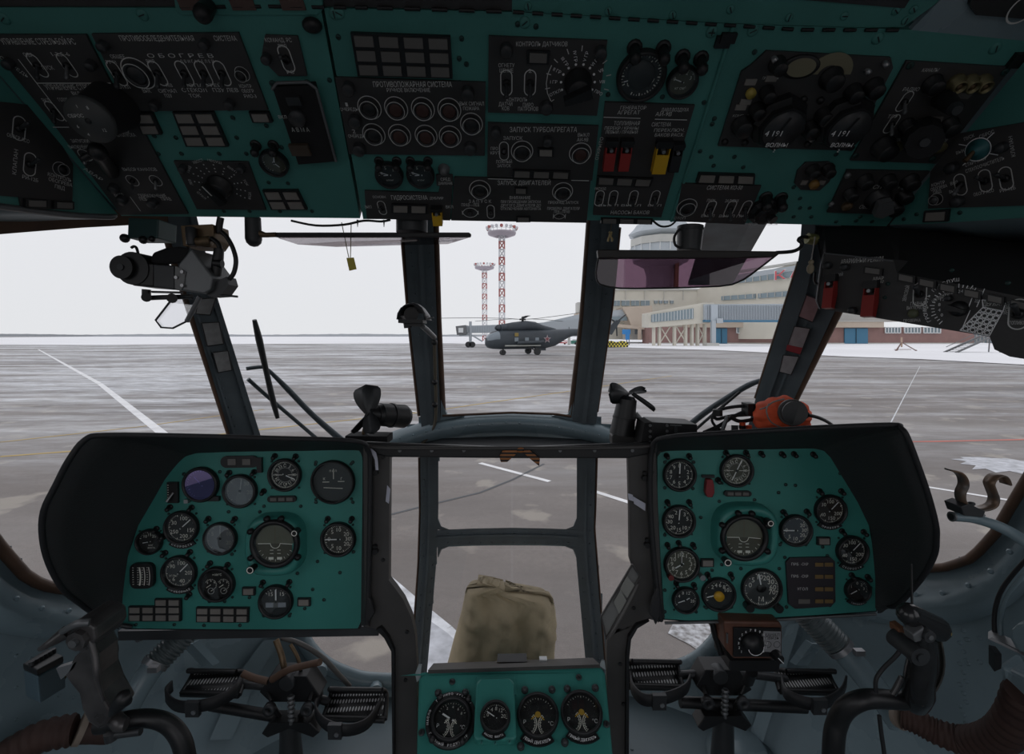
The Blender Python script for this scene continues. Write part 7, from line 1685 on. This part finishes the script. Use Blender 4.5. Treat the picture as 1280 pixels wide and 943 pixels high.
for a in range(NZ+1):
    f = a/NZ; rf, rb = [], []
    for b_ in range(NU+1):
        u = b_/NU; zz_t = zt(xs0 + (xs1-xs0)*u); z = FLOOR + (min(zmax, zt(edge(zmax, True)*(1-u) + edge(zmax, False)*u))-FLOOR)*f
        x = edge(z, True)*(1-u) + edge(z, False)*u; z = min(z, zt(x)) if f > .9 else z
        rnd = (abs(2*u-1)**8)*.05 + (f**14)*.035
        fold = .007*abs(math.sin(u*PI*3.0 + .5)) + mn.noise(Vector((x*16, 0, z*10)))*.014 + mn.noise(Vector((x*34 + z*20, 5, z*40)))*.008 + mn.noise(Vector((x*90, 9, z*70)))*.003
        yf = 1.235 - .06*(1-f) ; rf.append(V(x + fold*.3, yf - .012 + rnd - fold*1.5, z + mn.noise(Vector((x*30,2,0)))*.003)); rb.append(V(x, 1.33 - rnd, z))
    front.append(rf); back.append(rb)
m = MB(); m.loft(front, None); m.loft(back, None)
m.loft([front[-1], back[-1]], None); m.loft([[r[0] for r in front], [r[0] for r in back]], None); m.loft([[r[-1] for r in front], [r[-1] for r in back]], None)
m.build('canvas_cover', khaki, e, merge=True)
# ---- heater ducts
def duct(label, pts, r, pts2, r2, ring_n, group='grey heater ducts'):
    pts2 = [(x, y, min(Y, hull(x, y).y*(1-.02) - .03)) for x, y, Y in pts2]; pts = [pts[0], (pts[-1][0], pts[-1][1], pts2[0][2])]
    e = thing('heater_duct', label, 'duct', at(*pts2[-1]), group=group)
    m = MB(); A_ = [at(*p) for p in pts]; a, b_ = A_[0], A_[-1]; prof = []
    M_ = Matrix.Translation(a) @ (b_-a).to_track_quat('Z','Y').to_matrix().to_4x4(); L = (b_-a).length; R = pxr(r, pts[0][2])
    for k in range(ring_n*4+1):
        f = k/(ring_n*4); prof.append((R*(1 + .09*math.sin(k*PI/2)), L*f))
    m.lathe(prof, M_, 24); m.build('corrugated_sleeve', mat('sleeve_grey', (.10,.125,.13), .35, var=.2, vscale=20), e)
    m = MB(); T_(m, pts2, r2, hullm, 20, 4); m.build('pipe', hullm, e)
    m = MB(); p = at(*pts2[0]); d = (at(*pts2[1])-p).normalized(); m.cyl(p - d*.006, p + d*.006, pxr(r2,1.05)*1.12, segs=24); m.box(p + V(.02,-.03,.01), (.02,.012,.012)); m.build('clamp', steel, e)
    return e
duct('corrugated grey heater duct under the left panel leading down to the left wall', [(248,776,1.06),(192,832,1.0)], 14.5, [(194,830,1.0),(180,850,.98),(163,878,.96),(145,915,.94)], 14, 13)
duct('corrugated grey heater duct under the right panel leading down to the right wall', [(1003,762,1.06),(1052,812,1.02)], 16, [(1050,810,1.02),(1075,838,1.0),(1104,874,.98),(1125,905,.96)], 15, 13)
# ---- brown hoses
def hose(label, pts, rs, cuff=None):
    e = thing('air_hose', label, 'hose', at(*pts[len(pts)//2]), group=None); m = MB()
    P_ = [at(*p) for p in pts]; Rr = [pxr(r, p[2]) for r, p in zip(rs, pts)]; D, R2 = [], []
    for i in range(len(P_)-1):
        for k in range(16): f = k/16; t2 = f*f*(3-2*f); p0, p1, p2, p3 = P_[max(0,i-1)], P_[i], P_[i+1], P_[min(len(P_)-1,i+2)]; D.append(.5*((2*p1)+(p2-p0)*f+(2*p0-5*p1+4*p2-p3)*f*f+(3*p1-p0-3*p2+p3)*f**3)); R2.append((Rr[i]*(1-f)+Rr[i+1]*f)*(1.05 if k % 4 < 2 else .94))
    m.tube(D, R2, 20, brownh, sub=1); m.build('hose_wall', brownh, e)
    if cuff:
        m = MB(); a, b_ = at(*cuff[0]), at(*cuff[1]); m.cyl(a, b_, pxr(cuff[2],cuff[0][2]), segs=20); m.build('cuff', mat('cuff_tan', (.26,.21,.17), .6), e)
hose('brown ribbed air hose on the floor at the far left, with a tan cuff', [(-60,985,.80),(0,948,.82),(50,922,.84),(95,912,.86)], [17,18,19,19], ((98,911,.86),(106,911,.865),20))
m = MB(); T_(m, [(106,911,.865),(118,912,.87),(140,918,.88)], [18,17,12], brownh, 16); tag(m.build('hose_end', brownh), 'short brown hose end beyond the tan cuff, behind the left stick', 'hose')
hose('brown ribbed air hose curving up at the far right behind the right stick', [(1128,896,.92),(1150,905,.90),(1175,917,.88),(1210,927,.85),(1245,922,.80),(1268,900,.76),(1282,865,.73)], [14,15,16,18,21,22,22], ((1124,894,.93),(1130,897,.92),16))
# ---- rudder pedals
def pedals(label, dx, mesh1, strap1, mesh2, strap2, mech, bar, Yp=1.10, flip=1):
    e = thing('rudder_pedals', label, 'pedals', at(mech[0], mech[1], Yp), group='rudder pedal sets')
    holes = bpy.data.materials.get('pedal_mesh')
    if not holes:
        holes = bpy.data.materials.new('pedal_mesh'); holes.use_nodes = True; n = holes.node_tree; tc_ = n.nodes.new('ShaderNodeTexCoord'); mpp = n.nodes.new('ShaderNodeMapping'); mpp.inputs['Rotation'].default_value = (PI/2,0,0); vo = n.nodes.new('ShaderNodeTexVoronoi'); vo.voronoi_dimensions = '2D'; vo.inputs['Randomness'].default_value = 0; vo.inputs['Scale'].default_value = 140
        rp_ = n.nodes.new('ShaderNodeValToRGB'); rp_.color_ramp.elements[0].position = .24; rp_.color_ramp.elements[1].position = .30; rp_.color_ramp.elements[0].color = (.62,.63,.63,1); rp_.color_ramp.elements[1].color = (.015,.015,.016,1)
        n.links.new(tc_.outputs['Object'], mpp.inputs[0]); n.links.new(mpp.outputs[0], vo.inputs['Vector']); n.links.new(vo.outputs['Distance'], rp_.inputs[0]); n.links.new(rp_.outputs[0], n.nodes['Principled BSDF'].inputs['Base Color']); n.nodes['Principled BSDF'].inputs['Roughness'].default_value = .4
    for mesh, strap in ((mesh1, strap1), (mesh2, strap2)):
        x0, y0, x1, y1 = mesh; m = MB(); A_ = []
        top = [at(x0+4, y0, Yp+.03), at(x1-2, y0+1, Yp+.03)]; bot = [at(x0-4, y1, Yp-.01), at(x1+2, y1+2, Yp-.01)]
        rings = []
        for k in range(7):
            f = k/6; c0 = top[0].lerp(bot[0], f) + V(0,.03*math.sin(PI*f),-.0); c1 = top[1].lerp(bot[1], f) + V(0,.03*math.sin(PI*f),0); rings.append([c0, c0.lerp(c1,.33), c0.lerp(c1,.66), c1])
        m.loft(rings); p_ = m.build('pedal_plate', holes, e, solid=.004)
        m = MB()
        for r_ in (0, 3): m.tube([ring[r_] for ring in rings], .006, 8, black, sub=2)
        m.tube([rings[0][0], rings[0][3]], .006, 8, black, sub=1); m.tube([rings[-1][0], rings[-1][3]], .008, 8, black, sub=1); m.build('pedal_rim', black, p_)
        m = MB(); P_ = [at(*s_) for s_ in strap]; up = V(0,.0,.014); D = []
        S2 = []
        for i in range(len(P_)-1):
            for k in range(5):
                f = k/5; p0, p1, p2, p3 = P_[max(0,i-1)], P_[i], P_[i+1], P_[min(len(P_)-1,i+2)]; S2.append(.5*((2*p1)+(p2-p0)*f+(2*p0-5*p1+4*p2-p3)*f*f+(3*p1-p0-3*p2+p3)*f**3))
        S2.append(P_[-1]); m.loft([[q - up, q + up] for q in S2]); m.build('strap', rubber, p_, solid=.004)
        m = MB(); c = S2[len(S2)//2]; m.box(c + V(0,-.004,0), (.030,.010,.034)); m.cyl(c + V(.005,-.012,-.004), c + V(.005,-.008,-.004), .005, segs=10, m=steel); m.build('buckle', dgrey, p_)
    mx, my, w, h = mech
    m = MB(); a = at(bar[0][0], bar[0][1], Yp); b_ = at(bar[1][0], bar[1][1], Yp); m.cyl(a, b_, .013, segs=12); m.build('lower_crossbar', black, e)
    m = MB(); a = at(mesh1[2]-4, (mesh1[1]+mesh1[3])/2+2, Yp+.02); b_ = at(mesh2[0]+4, (mesh2[1]+mesh2[3])/2-2, Yp+.02); m.tube([a, a.lerp(b_,.5)+V(0,0,.012), b_], .010, 8, dgrey); m.build('upper_crossbar', dgrey, e)
    m = MB(); pr(m, [(mx-w*.45,my-h*.10),(mx-w*.3,my-h*.3),(mx+w*.25,my-h*.3),(mx+w*.45,my-h*.05),(mx+w*.3,my+h*.02),(mx-w*.3,my+h*.02)], Yp-.01, .05, black); c = at(mx-w*.05, my-h*.2, Yp-.02); m.cyl(c, c + V(0,.03,0), pxr(10,Yp), segs=16, m=dgrey); m.build('pivot_plate', black, e, bevel=.002)
    for sx in (-1,1):
        m = MB(); c = at(mx+sx*w*.28, my+h*.08, Yp-.03); m.lathe([(.006,0),(.006,.014),(.014,.014),(.014,0),(.006,0)], Matrix.Translation(c) @ Matrix.Rotation(PI/2,4,'X'), 16, m=dgrey); m.cyl(c + V(0,.005,0), at(mx+sx*w*.1, my+h*.25, Yp), .006, segs=8); m.cyl(c + V(0,.005,.01), at(mx+sx*w*.35, my-h*.15, Yp), .005, segs=8); m.build('link_lever', black, e)
    m = MB()
    for k in range(6): m.lathe([(.006,0),(.009,.004),(.006,.008)], Matrix.Translation(at(mx+w*.02, my-h*.02, Yp-.03) - V(0,0,.011*k)), 10)
    m.cyl(at(mx+w*.02,my-h*.02,Yp-.03), at(mx+w*.02,my+h*.3,Yp-.03), .004, segs=8); m.build('adjuster_screw', mgrey, e)
    m = MB(); b0 = at(mx, my+h*.25, Yp); m.cyl(b0, V(b0.x, b0.y, FLOOR+.02), .022, .03, 12); m.cyl(V(b0.x,b0.y,FLOOR+.0), V(b0.x,b0.y,FLOOR+.02), .055, segs=16); m.build('pedestal', dgrey, e)
    m = MB(); pr(m, [(mx-w*.42,my+h*.42),(mx-w*.3,my+h*.28),(mx+w*.3,my+h*.28),(mx+w*.45,my+h*.4),(mx+w*.35,my+h*.47),(mx,my+h*.36),(mx-w*.33,my+h*.47)], Yp-.03, .04, black); m.build('foot_casting', black, e, bevel=.002)
    return e
pedals('left pair of strapped rudder pedals under the left panel, with perforated plates', 0, (231,839,297,867), [(214,858,1.10),(206,870,1.06),(222,884,1.03),(258,882,1.01),(290,868,1.05),(304,848,1.12)], (408,862,479,898), [(402,866,1.13),(393,885,1.07),(404,905,1.03),(432,914,1.01),(460,905,1.05),(477,880,1.12)], (362,876,84,100), ((264,882),(345,896)))
pedals('right pair of strapped rudder pedals behind the radio control box', 0, (787,827,852,858), [(787,845,1.12),(790,862,1.05),(806,876,1.01),(835,873,1.01),(858,862,1.05),(864,848,1.12)], (979,839,1046,864), [(976,850,1.10),(982,868,1.04),(1008,880,1.01),(1032,880,1.01),(1052,868,1.05),(1059,852,1.10)], (905,868,78,100), ((850,878),(1007,885)))
for pts, r_, mm, lab in (([(352,798,1.15),(368,802,1.15),(385,810,1.15),(405,824,1.15),(422,842,1.16),(437,858,1.18)], 3.2, mat('cable_sheath', (.10,.095,.09), .5), 'grey cable arching over the left pedals in front of the foot window'),
    ([(345,800,1.13),(352,820,1.12),(356,840,1.11)], 4, copper, 'brassy rod standing behind the left pedals'), ([(363,806,1.13),(372,822,1.12),(376,838,1.11)], 2.4, copper, 'thin brassy rod right of the thicker one behind the left pedals'),
    ([(340,850,1.09),(360,838,1.08),(382,832,1.08),(400,828,1.07)], 4.5, mat('leather_strap', (.10,.055,.035), .6), 'brown leather strap lying across the left pedal pivot'),
    ([(303,842,1.09),(318,848,1.09),(335,852,1.09)], 4.5, MATS['leather_strap'], 'brown knotted strap beside the left pedal plate'),
    ([(890,776,1.08),(894,795,1.08),(903,818,1.09)], 4, rubber, 'black cable dropping from the right panel to the pedals')):
    m = MB(); T_(m, pts, r_, mm, 8); tag(m.build('strap' if 'strap' in lab else ('rod' if 'rod' in lab else 'cable'), mm), lab, 'strap' if 'strap' in lab else ('rod' if 'rod' in lab else 'cable'))
# ---- radio control box below the right panel
e = thing('radio_control_box', 'brown-edged control box with a big round numbered knob, below the right panel', 'control box', at(940,805,.98))
m = MB(); pr(m, [(905,777),(975,778),(978,784),(978,824),(917,824),(907,812)], .955, .10, mat('box_red_brown', (.13,.055,.035), .5, var=.3, vscale=25)); m.build('case', None, e, bevel=.004)
RB = Plane(at(945,803,.950), V(0,-1,0))
m = MB(); pr(m, [(917,785),(976,786),(977,821.5),(917,821.5)], .951, .006, black); fb = m.build('face_plate', black, e, bevel=.001)
q = MB(); c = RB.hit(940,804)
for k in range(14):
    a = math.radians(220 - k*20); letter(q, str(k+1), RB, RB.pt(c, math.cos(a)*.0285, math.sin(a)*.0285), .0075, .0016, white)
absorb(fb, q, white)
q = MB(); M_ = RB.mat(c); q.lathe([(.022,.001),(.022,.006),(.019,.008),(.017,.016),(.0001,.017)], M_, 26); arc(q, RB, c, .0155, math.radians(190), math.radians(370), .0012, .0175, white); q.build('channel_knob', black, e)
m = MB(); pr(m, [(954.5,789.5),(976,790),(976,816),(954.5,815)], .9495, .002, mat('plate_pale', (.30,.30,.31), .5)); pl = m.build('pale_plate', None, e)
q = MB(); RB2 = Plane(at(945,803,.9493), V(0,-1,0)); letter(q, 'КАНАЛ', RB2, RB2.hit(965,794), .009, .0004, black); letter(q, 'СВЯЗЬ', RB2, RB2.hit(965,798), .009, .0004, black)
for x in (960,971): arc(q, RB2, RB2.hit(x,806), .0065, 0, 2*PI, .001, .0004, black)
absorb(pl, q, black)
q = MB(); c = RB.hit(969,818); q.cyl(c, c + V(0,-.018,0), .011, .009, 12); stroke(q, RB, c + V(-.004,-.0185,.004), c + V(.008,-.0185,-.008), .0016, .0, white); q.build('small_knob', black, e)
m = MB(); pr(m, [(912,826),(976,826),(974,841),(912,839)], .965, .08, black); m.build('lower_case', black, e, bevel=.002)
m = MB(); m.cyl(at(909,792,.952), at(909,804,.952), .0022, segs=8, m=mgrey); m.build('side_clip', mgrey, e)
m = MB(); m.cyl(at(890,778,1.0), at(901,818,1.0), .006, segs=8); m.build('stay', black, e); m = MB(); m.cyl(at(940,840,1.0), at(935,852,1.04), .012, segs=8); m.build('stay', black, e)
# ---- sticks
e = thing('control_stick', 'left cyclic control stick with a worn grey grip and a teardrop finger guard', 'control stick', at(225,990,.80))
Yk = .78
m = MB(); T_(m, [(122,908,Yk),(140,905,Yk),(165,899,Yk),(192,899,Yk+.01),(212,907,Yk+.02),(226,925,Yk+.02),(232,950,Yk+.02),(236,1000,Yk+.03),(240,1150,Yk+.05)], [10,11,11,11,11.5,12,12.5,13,14], black, 16); m.build('stick_tube', mat('stick_black_worn', (.02,.02,.022), .3, var=.4, vscale=14), e)
def slab(poly, Y, dep, mm, nm, par, bev=.006): m = MB(); pr(m, poly, Y, dep, mm); return m.build(nm, mm, par, bevel=bev)
gripm = mat('grip_worn_grey', (.085,.080,.080), .32, metal=.3, var=.35, vscale=25)
slab([(80,845),(92,822),(110,806),(118,822),(119,848),(126,868),(134,882),(141,894),(134,906),(122,912),(110,904),(102,888),(98,868),(88,856)], Yk-.03, .05, gripm, 'grip', e, .004)
slab([(83,786),(92,778),(108,778),(118,785),(120,800),(112,812),(98,816),(84,812),(80,800)], Yk-.045, .065, gripm, 'grip_head', e, .004)
m = MB(); c = at(94,803,Yk-.055); m.cyl(c, c + V(0,.03,0), pxr(12,Yk), segs=8, smooth=False); m.cyl(c - V(0,.006,0), c, pxr(5,Yk), segs=14, m=mgrey); m.build('thumb_button', gripm, e)
m = MB(); T_(m, [(50,812,Yk-.05),(60,806,Yk-.05),(72,798,Yk-.045),(84,790,Yk-.04)], [3,5,7,9], gripm, 12); m.build('trim_lever', gripm, e)
m = MB(); T_(m, [(78,790,Yk-.05),(96,780,Yk-.055),(112,778,Yk-.05)], [4,5,5], mgrey, 10); m.build('top_cap', mgrey, e)
m = MB(); T_(m, [(113,800,Yk-.04),(119,822,Yk-.045),(121,842,Yk-.05),(124,856,Yk-.045),(130,876,Yk-.035)], [5,4.5,4,2,2], gripm, 10); m.build('trigger', gripm, e)
m = MB(); T_(m, [(139,894,Yk-.03),(146,884,Yk-.035),(156,873,Yk-.035),(164,868,Yk-.03)], [3,8,11,7], black, 16); m.build('finger_guard', black, e)
m = MB(); T_(m, [(142,896,Yk-.01),(150,905,Yk-.02),(158,906,Yk-.02)], [9,10,8], gripm, 12); m.cyl(at(137,920,Yk-.02), at(176,915,Yk-.02), .006, segs=8); m.cyl(at(138,916,Yk-.02), at(140,925,Yk-.02), .010, segs=10); m.build('lower_clamp', dgrey, e)
m = MB(); pr(m, [(70,836),(90,830),(96,828),(92,836),(76,850)], Yk-.03, .01, steel); m.build('side_clip', steel, e)
m = MB(); T_(m, [(120,784,Yk+.02),(132,790,Yk+.02),(142,800,Yk+.02),(146,812,Yk+.02),(142,828,Yk+.02),(136,838,Yk+.03)], 2.2, rubber, 8); T_(m, [(124,812,Yk+.03),(128,830,Yk+.03),(138,852,Yk+.05),(150,864,Yk+.08)], [3,6,7,4], mat('guard_olive', (.06,.058,.05), .5), 10); m.build('rear_guard', rubber, e)
e = thing('control_stick', 'right cyclic control stick with a glossy black grip and a brass button', 'control stick', at(1041,990,.80))
m = MB(); T_(m, [(1140,875,Yk),(1128,876,Yk),(1100,874,Yk),(1078,875,Yk),(1058,885,Yk+.01),(1047,903,Yk+.02),(1042,930,Yk+.02),(1041,1000,Yk+.03),(1041,1150,Yk+.05)], [10,11.5,12,12,12.5,12.5,13,13.5,14], black, 16); m.build('stick_tube', MATS['stick_black_worn'], e)
gb = mat('grip_gloss_black', (.020,.020,.021), .16, var=.3, vscale=20)
m = MB(); a = at(1136,768,Yk-.06); b_ = at(1170,786,Yk-.05); m.cyl(a, b_, pxr(13,Yk), pxr(15,Yk), 16); m.sphere(a, pxr(13,Yk), 14); m.sphere(b_, pxr(15,Yk), 14); m.build('grip_head', gb, e)
m = MB(); T_(m, [(1150,786,Yk-.04),(1153,806,Yk-.04),(1153,828,Yk-.035),(1149,848,Yk-.03),(1148,866,Yk-.02),(1145,880,Yk)], [15,16,17,17,18,14], gb, 18); m.build('grip', gb, e)
m = MB(); m.cyl(at(1172,791,Yk-.06), at(1186,791,Yk-.06), pxr(4.5,Yk), segs=14); m.build('brass_button', mat('brass_bright', (.42,.30,.10), .35, metal=.6), e)
m = MB(); pr(m, [(1123,786),(1131,784),(1132,797),(1124,795)], Yk-.05, .02, mat('tab_orange_brown', (.16,.07,.035), .5)); m.build('side_tab', None, e, bevel=.002)
m = MB(); c = at(1163,797,Yk-.085); m.cyl(c, c + V(0,.04,0), pxr(7,Yk), segs=16); m.cyl(c - V(0,.002,0), c, pxr(3,Yk), segs=10, m=mgrey); c = at(1151,822,Yk-.09); m.cyl(c, c + V(0,.05,0), pxr(11,Yk), segs=18); m.cyl(c - V(0,.003,0), c, pxr(5,Yk), segs=12, m=dgrey); m.build('thumb_button', dgrey, e)
m = MB(); pr(m, [(1141,794),(1156,784),(1152,802),(1144,804)], Yk-.08, .02, mgrey); m.build('trigger_bracket', mgrey, e, bevel=.002)
m = MB(); T_(m, [(1128,762,Yk-.04),(1133,756,Yk-.04),(1141,758,Yk-.04)], 2, steel, 8); m.cyl(at(1140,755,Yk-.03), at(1139,705,Yk), .0018, segs=6, m=black); m.build('top_fitting', steel, e)
m = MB(); rings = []
for f in range(9):
    t_ = f/8; x = 1178 + 6*math.sin(t_*PI*.9) - 26*t_**3; y = 802 + 82*t_; rings.append([at(x, y, Yk-.04), at(x-10-6*t_, y+4, Yk+.02), at(x-4, y+2, Yk+.05)])
m.loft(rings); m.build('finger_guard', mat('guard_olive_black', (.035,.034,.030), .4), e, solid=.003)
m = MB(); T_(m, [(1127,846,Yk-.04),(1122,858,Yk-.04),(1116,868,Yk-.04)], [3,4,4], gb, 8); m.build('lever', gb, e)
m = MB(); T_(m, [(1133,799,Yk-.03),(1122,818,Yk-.03),(1104,836,Yk-.02),(1095,850,Yk-.02),(1095,866,Yk-.02)], 2.6, rubber, 8); T_(m, [(1099,895,Yk-.0),(1102,920,Yk),(1106,950,Yk),(1108,1000,Yk)], 2.6, rubber, 8); m.build('stick_cable', rubber, e)
# ---- small boxes and clips on the side walls
e = thing('terminal_box', 'blue-grey terminal box with dark studs on top, on the left side wall', 'box', at(52,850,.84))
bx_ = [at(29,838,.80), at(47,846,.78), at(80,828,.84), at(60,818,.87)]; dn = V(0,0,-.05)
m = MB(); m.prism(bx_, dn); m.build('box_body', mat('box_blue', (.085,.135,.165), .45), e, bevel=.003)
m = MB(); m.prism([p + V(0,0,.012) for p in bx_], V(0,0,-.012)); m.build('terminal_strip', black, e, bevel=.002)
for k in range(6):
    m = MB(); p = bx_[0].lerp(bx_[3], k/6+.08).lerp(bx_[1].lerp(bx_[2], k/6+.08), .5) + V(0,0,.012); m.cyl(p, p + V(0,0,.008), .0045, segs=8); m.build('stud', dgrey, e)
m = MB(); T_(m, [(48,871,.80),(62,868,.82),(75,856,.84),(82,845,.85)], 2, copper, 6); m.build('lower_lip', copper, e)
e = thing('bottle_clip', 'blue-grey tube with an open spring clip, at the right window', 'holder', at(1222,650,.74))
m = MB(); T_(m, [(1190,646,.74),(1215,648,.74),(1240,655,.73),(1262,665,.72),(1290,682,.70),(1330,700,.68)], [6,6,6.5,7,7.5,8], hullm, 14); m.cyl(at(1189,646,.739), at(1191.5,646,.739), pxr(6.5,.74), pxr(6.2,.74), 16, m=mgrey); m.cyl(at(1188.6,646,.739), at(1188.9,646,.739), pxr(4.4,.74), segs=14, m=black); m.build('tube', hullm, e)
def strip3(pts, w, mm, nm): 
    m = MB(); P_ = [at(x, y, .74) for x, y in pts]; S2 = []
    for i in range(len(P_)-1):
        for k in range(5): f = k/5; p0, p1, p2, p3 = P_[max(0,i-1)], P_[i], P_[i+1], P_[min(len(P_)-1,i+2)]; S2.append(.5*((2*p1)+(p2-p0)*f+(2*p0-5*p1+4*p2-p3)*f*f+(3*p1-p0-3*p2+p3)*f**3))
    S2.append(P_[-1]);     m.loft([[q - V(0,w/2,-.004), q + V(0,w/2,.004)] for q in S2]); return m.build(nm, mm, e, solid=.0025)
springm = mat('spring_rusty', (.13,.14,.145), .4, metal=.4, var=.3, vscale=40, rust=(.24,.14,.08))
strip3([(1187,590),(1196,592),(1203,599),(1205,609),(1201,620),(1203,630),(1212,636),(1222,638)], .018, springm, 'spring_arm')
strip3([(1258,608),(1255,600),(1249,596),(1240,599),(1235,607),(1238,617),(1241,626),(1238,634),(1228,638),(1220,638)], .018, springm, 'spring_arm')
m = MB(); pr(m, [(1201,634),(1212,630),(1232,640),(1229,647),(1205,645)], .73, .03, dgrey); m.sphere(at(1214,630,.735), pxr(5,.735), 10, sc=(1,.8,.6)); m.build('clip_base', dgrey, e, bevel=.002)
m = MB(); T_(m, [(1218,644,.738),(1226,643,.738),(1230,645,.738)], 2, steel, 6); m.build('screw', steel, e)
e = thing('side_locker', 'blue-grey locker with a bright ledge at the far right edge behind the hose', 'locker', at(1270,830,.74))
m = MB(); m.prism([at(1262,800,.74), at(1262,788,.74), at(1272,780,.73), at(1340,770,.66), at(1340,850,.66), at(1280,834,.72)], V(.06,.03,0)); m.build('upper_box', hullm, e, bevel=.006)
m = MB(); m.prism([at(1248,830,.76), at(1262,838,.75), at(1345,880,.66), at(1345,960,.66), at(1270,900,.74), at(1255,870,.76)], V(.06,.03,0)); m.build('lower_box', hullm, e, bevel=.006)
m = MB(); m.prism([at(1235,799,.77), at(1240,797,.77), at(1345,846,.65), at(1345,851,.65)], V(.02,.02,0)); m.build('ledge', mgrey, e)
m = MB(); m.prism([at(1243,816,.76), at(1252,818,.76), at(1252,836,.76), at(1243,840,.76)], V(.01,.02,0)); m.build('latch', black, e)
m = MB(); T_(m, [(1252,800,.77),(1251,775,.78),(1258,748,.77),(1275,725,.74),(1310,690,.70)], 2.6, hullm, 8); T_(m, [(1244,800,.78),(1243,770,.79),(1250,742,.78),(1268,716,.75),(1300,682,.71)], 2.6, rubber, 8); m.build('door_seal', rubber, e)
e = thing('floor_cap', 'round blue-grey domed cap on the floor in front of the right pedals', 'cap', ground(925,945,FLOOR))
c = ground(925,946,FLOOR); m = MB(); m.lathe([(.085,0),(.085,.010),(.070,.014)], Matrix.Translation(c), 30); m.build('flange', hulld, e)
m = MB(); m.lathe([(.066,.008),(.064,.030),(.050,.044),(.0001,.048)], Matrix.Translation(c), 30); m.build('dome', hullm, e)
# linkage seen under the left panel edge, and braces behind the pedals
m = MB(); T_(m, [(118,775,.96),(140,780,.96),(165,784,.97)], 3, dgrey, 8); T_(m, [(172,800,.99),(186,794,.99),(205,790,1.0)], 4, mgrey, 8); tag(m.build('linkage', dgrey), 'dark metal linkage under the lower left corner of the left panel', 'linkage')
for nm, pts, lab in (('brace', [(238,800,1.08),(250,813,1.09),(264,828,1.10)], 'grey riveted brace slanting behind the left duct'), ('brace', [(1018,800,1.08),(1008,813,1.09),(998,827,1.10)], 'grey riveted brace slanting behind the right duct')):
    m = MB(); P_ = [at(*p) for p in pts]; m.loft([[p + V(-.02,0,0), p + V(-.012,-.012,0), p + V(.012,-.012,0), p + V(.02,0,0)] for p in P_], smooth=False)
    tag(m.build(nm, hullm, solid=.003), lab, 'brace')
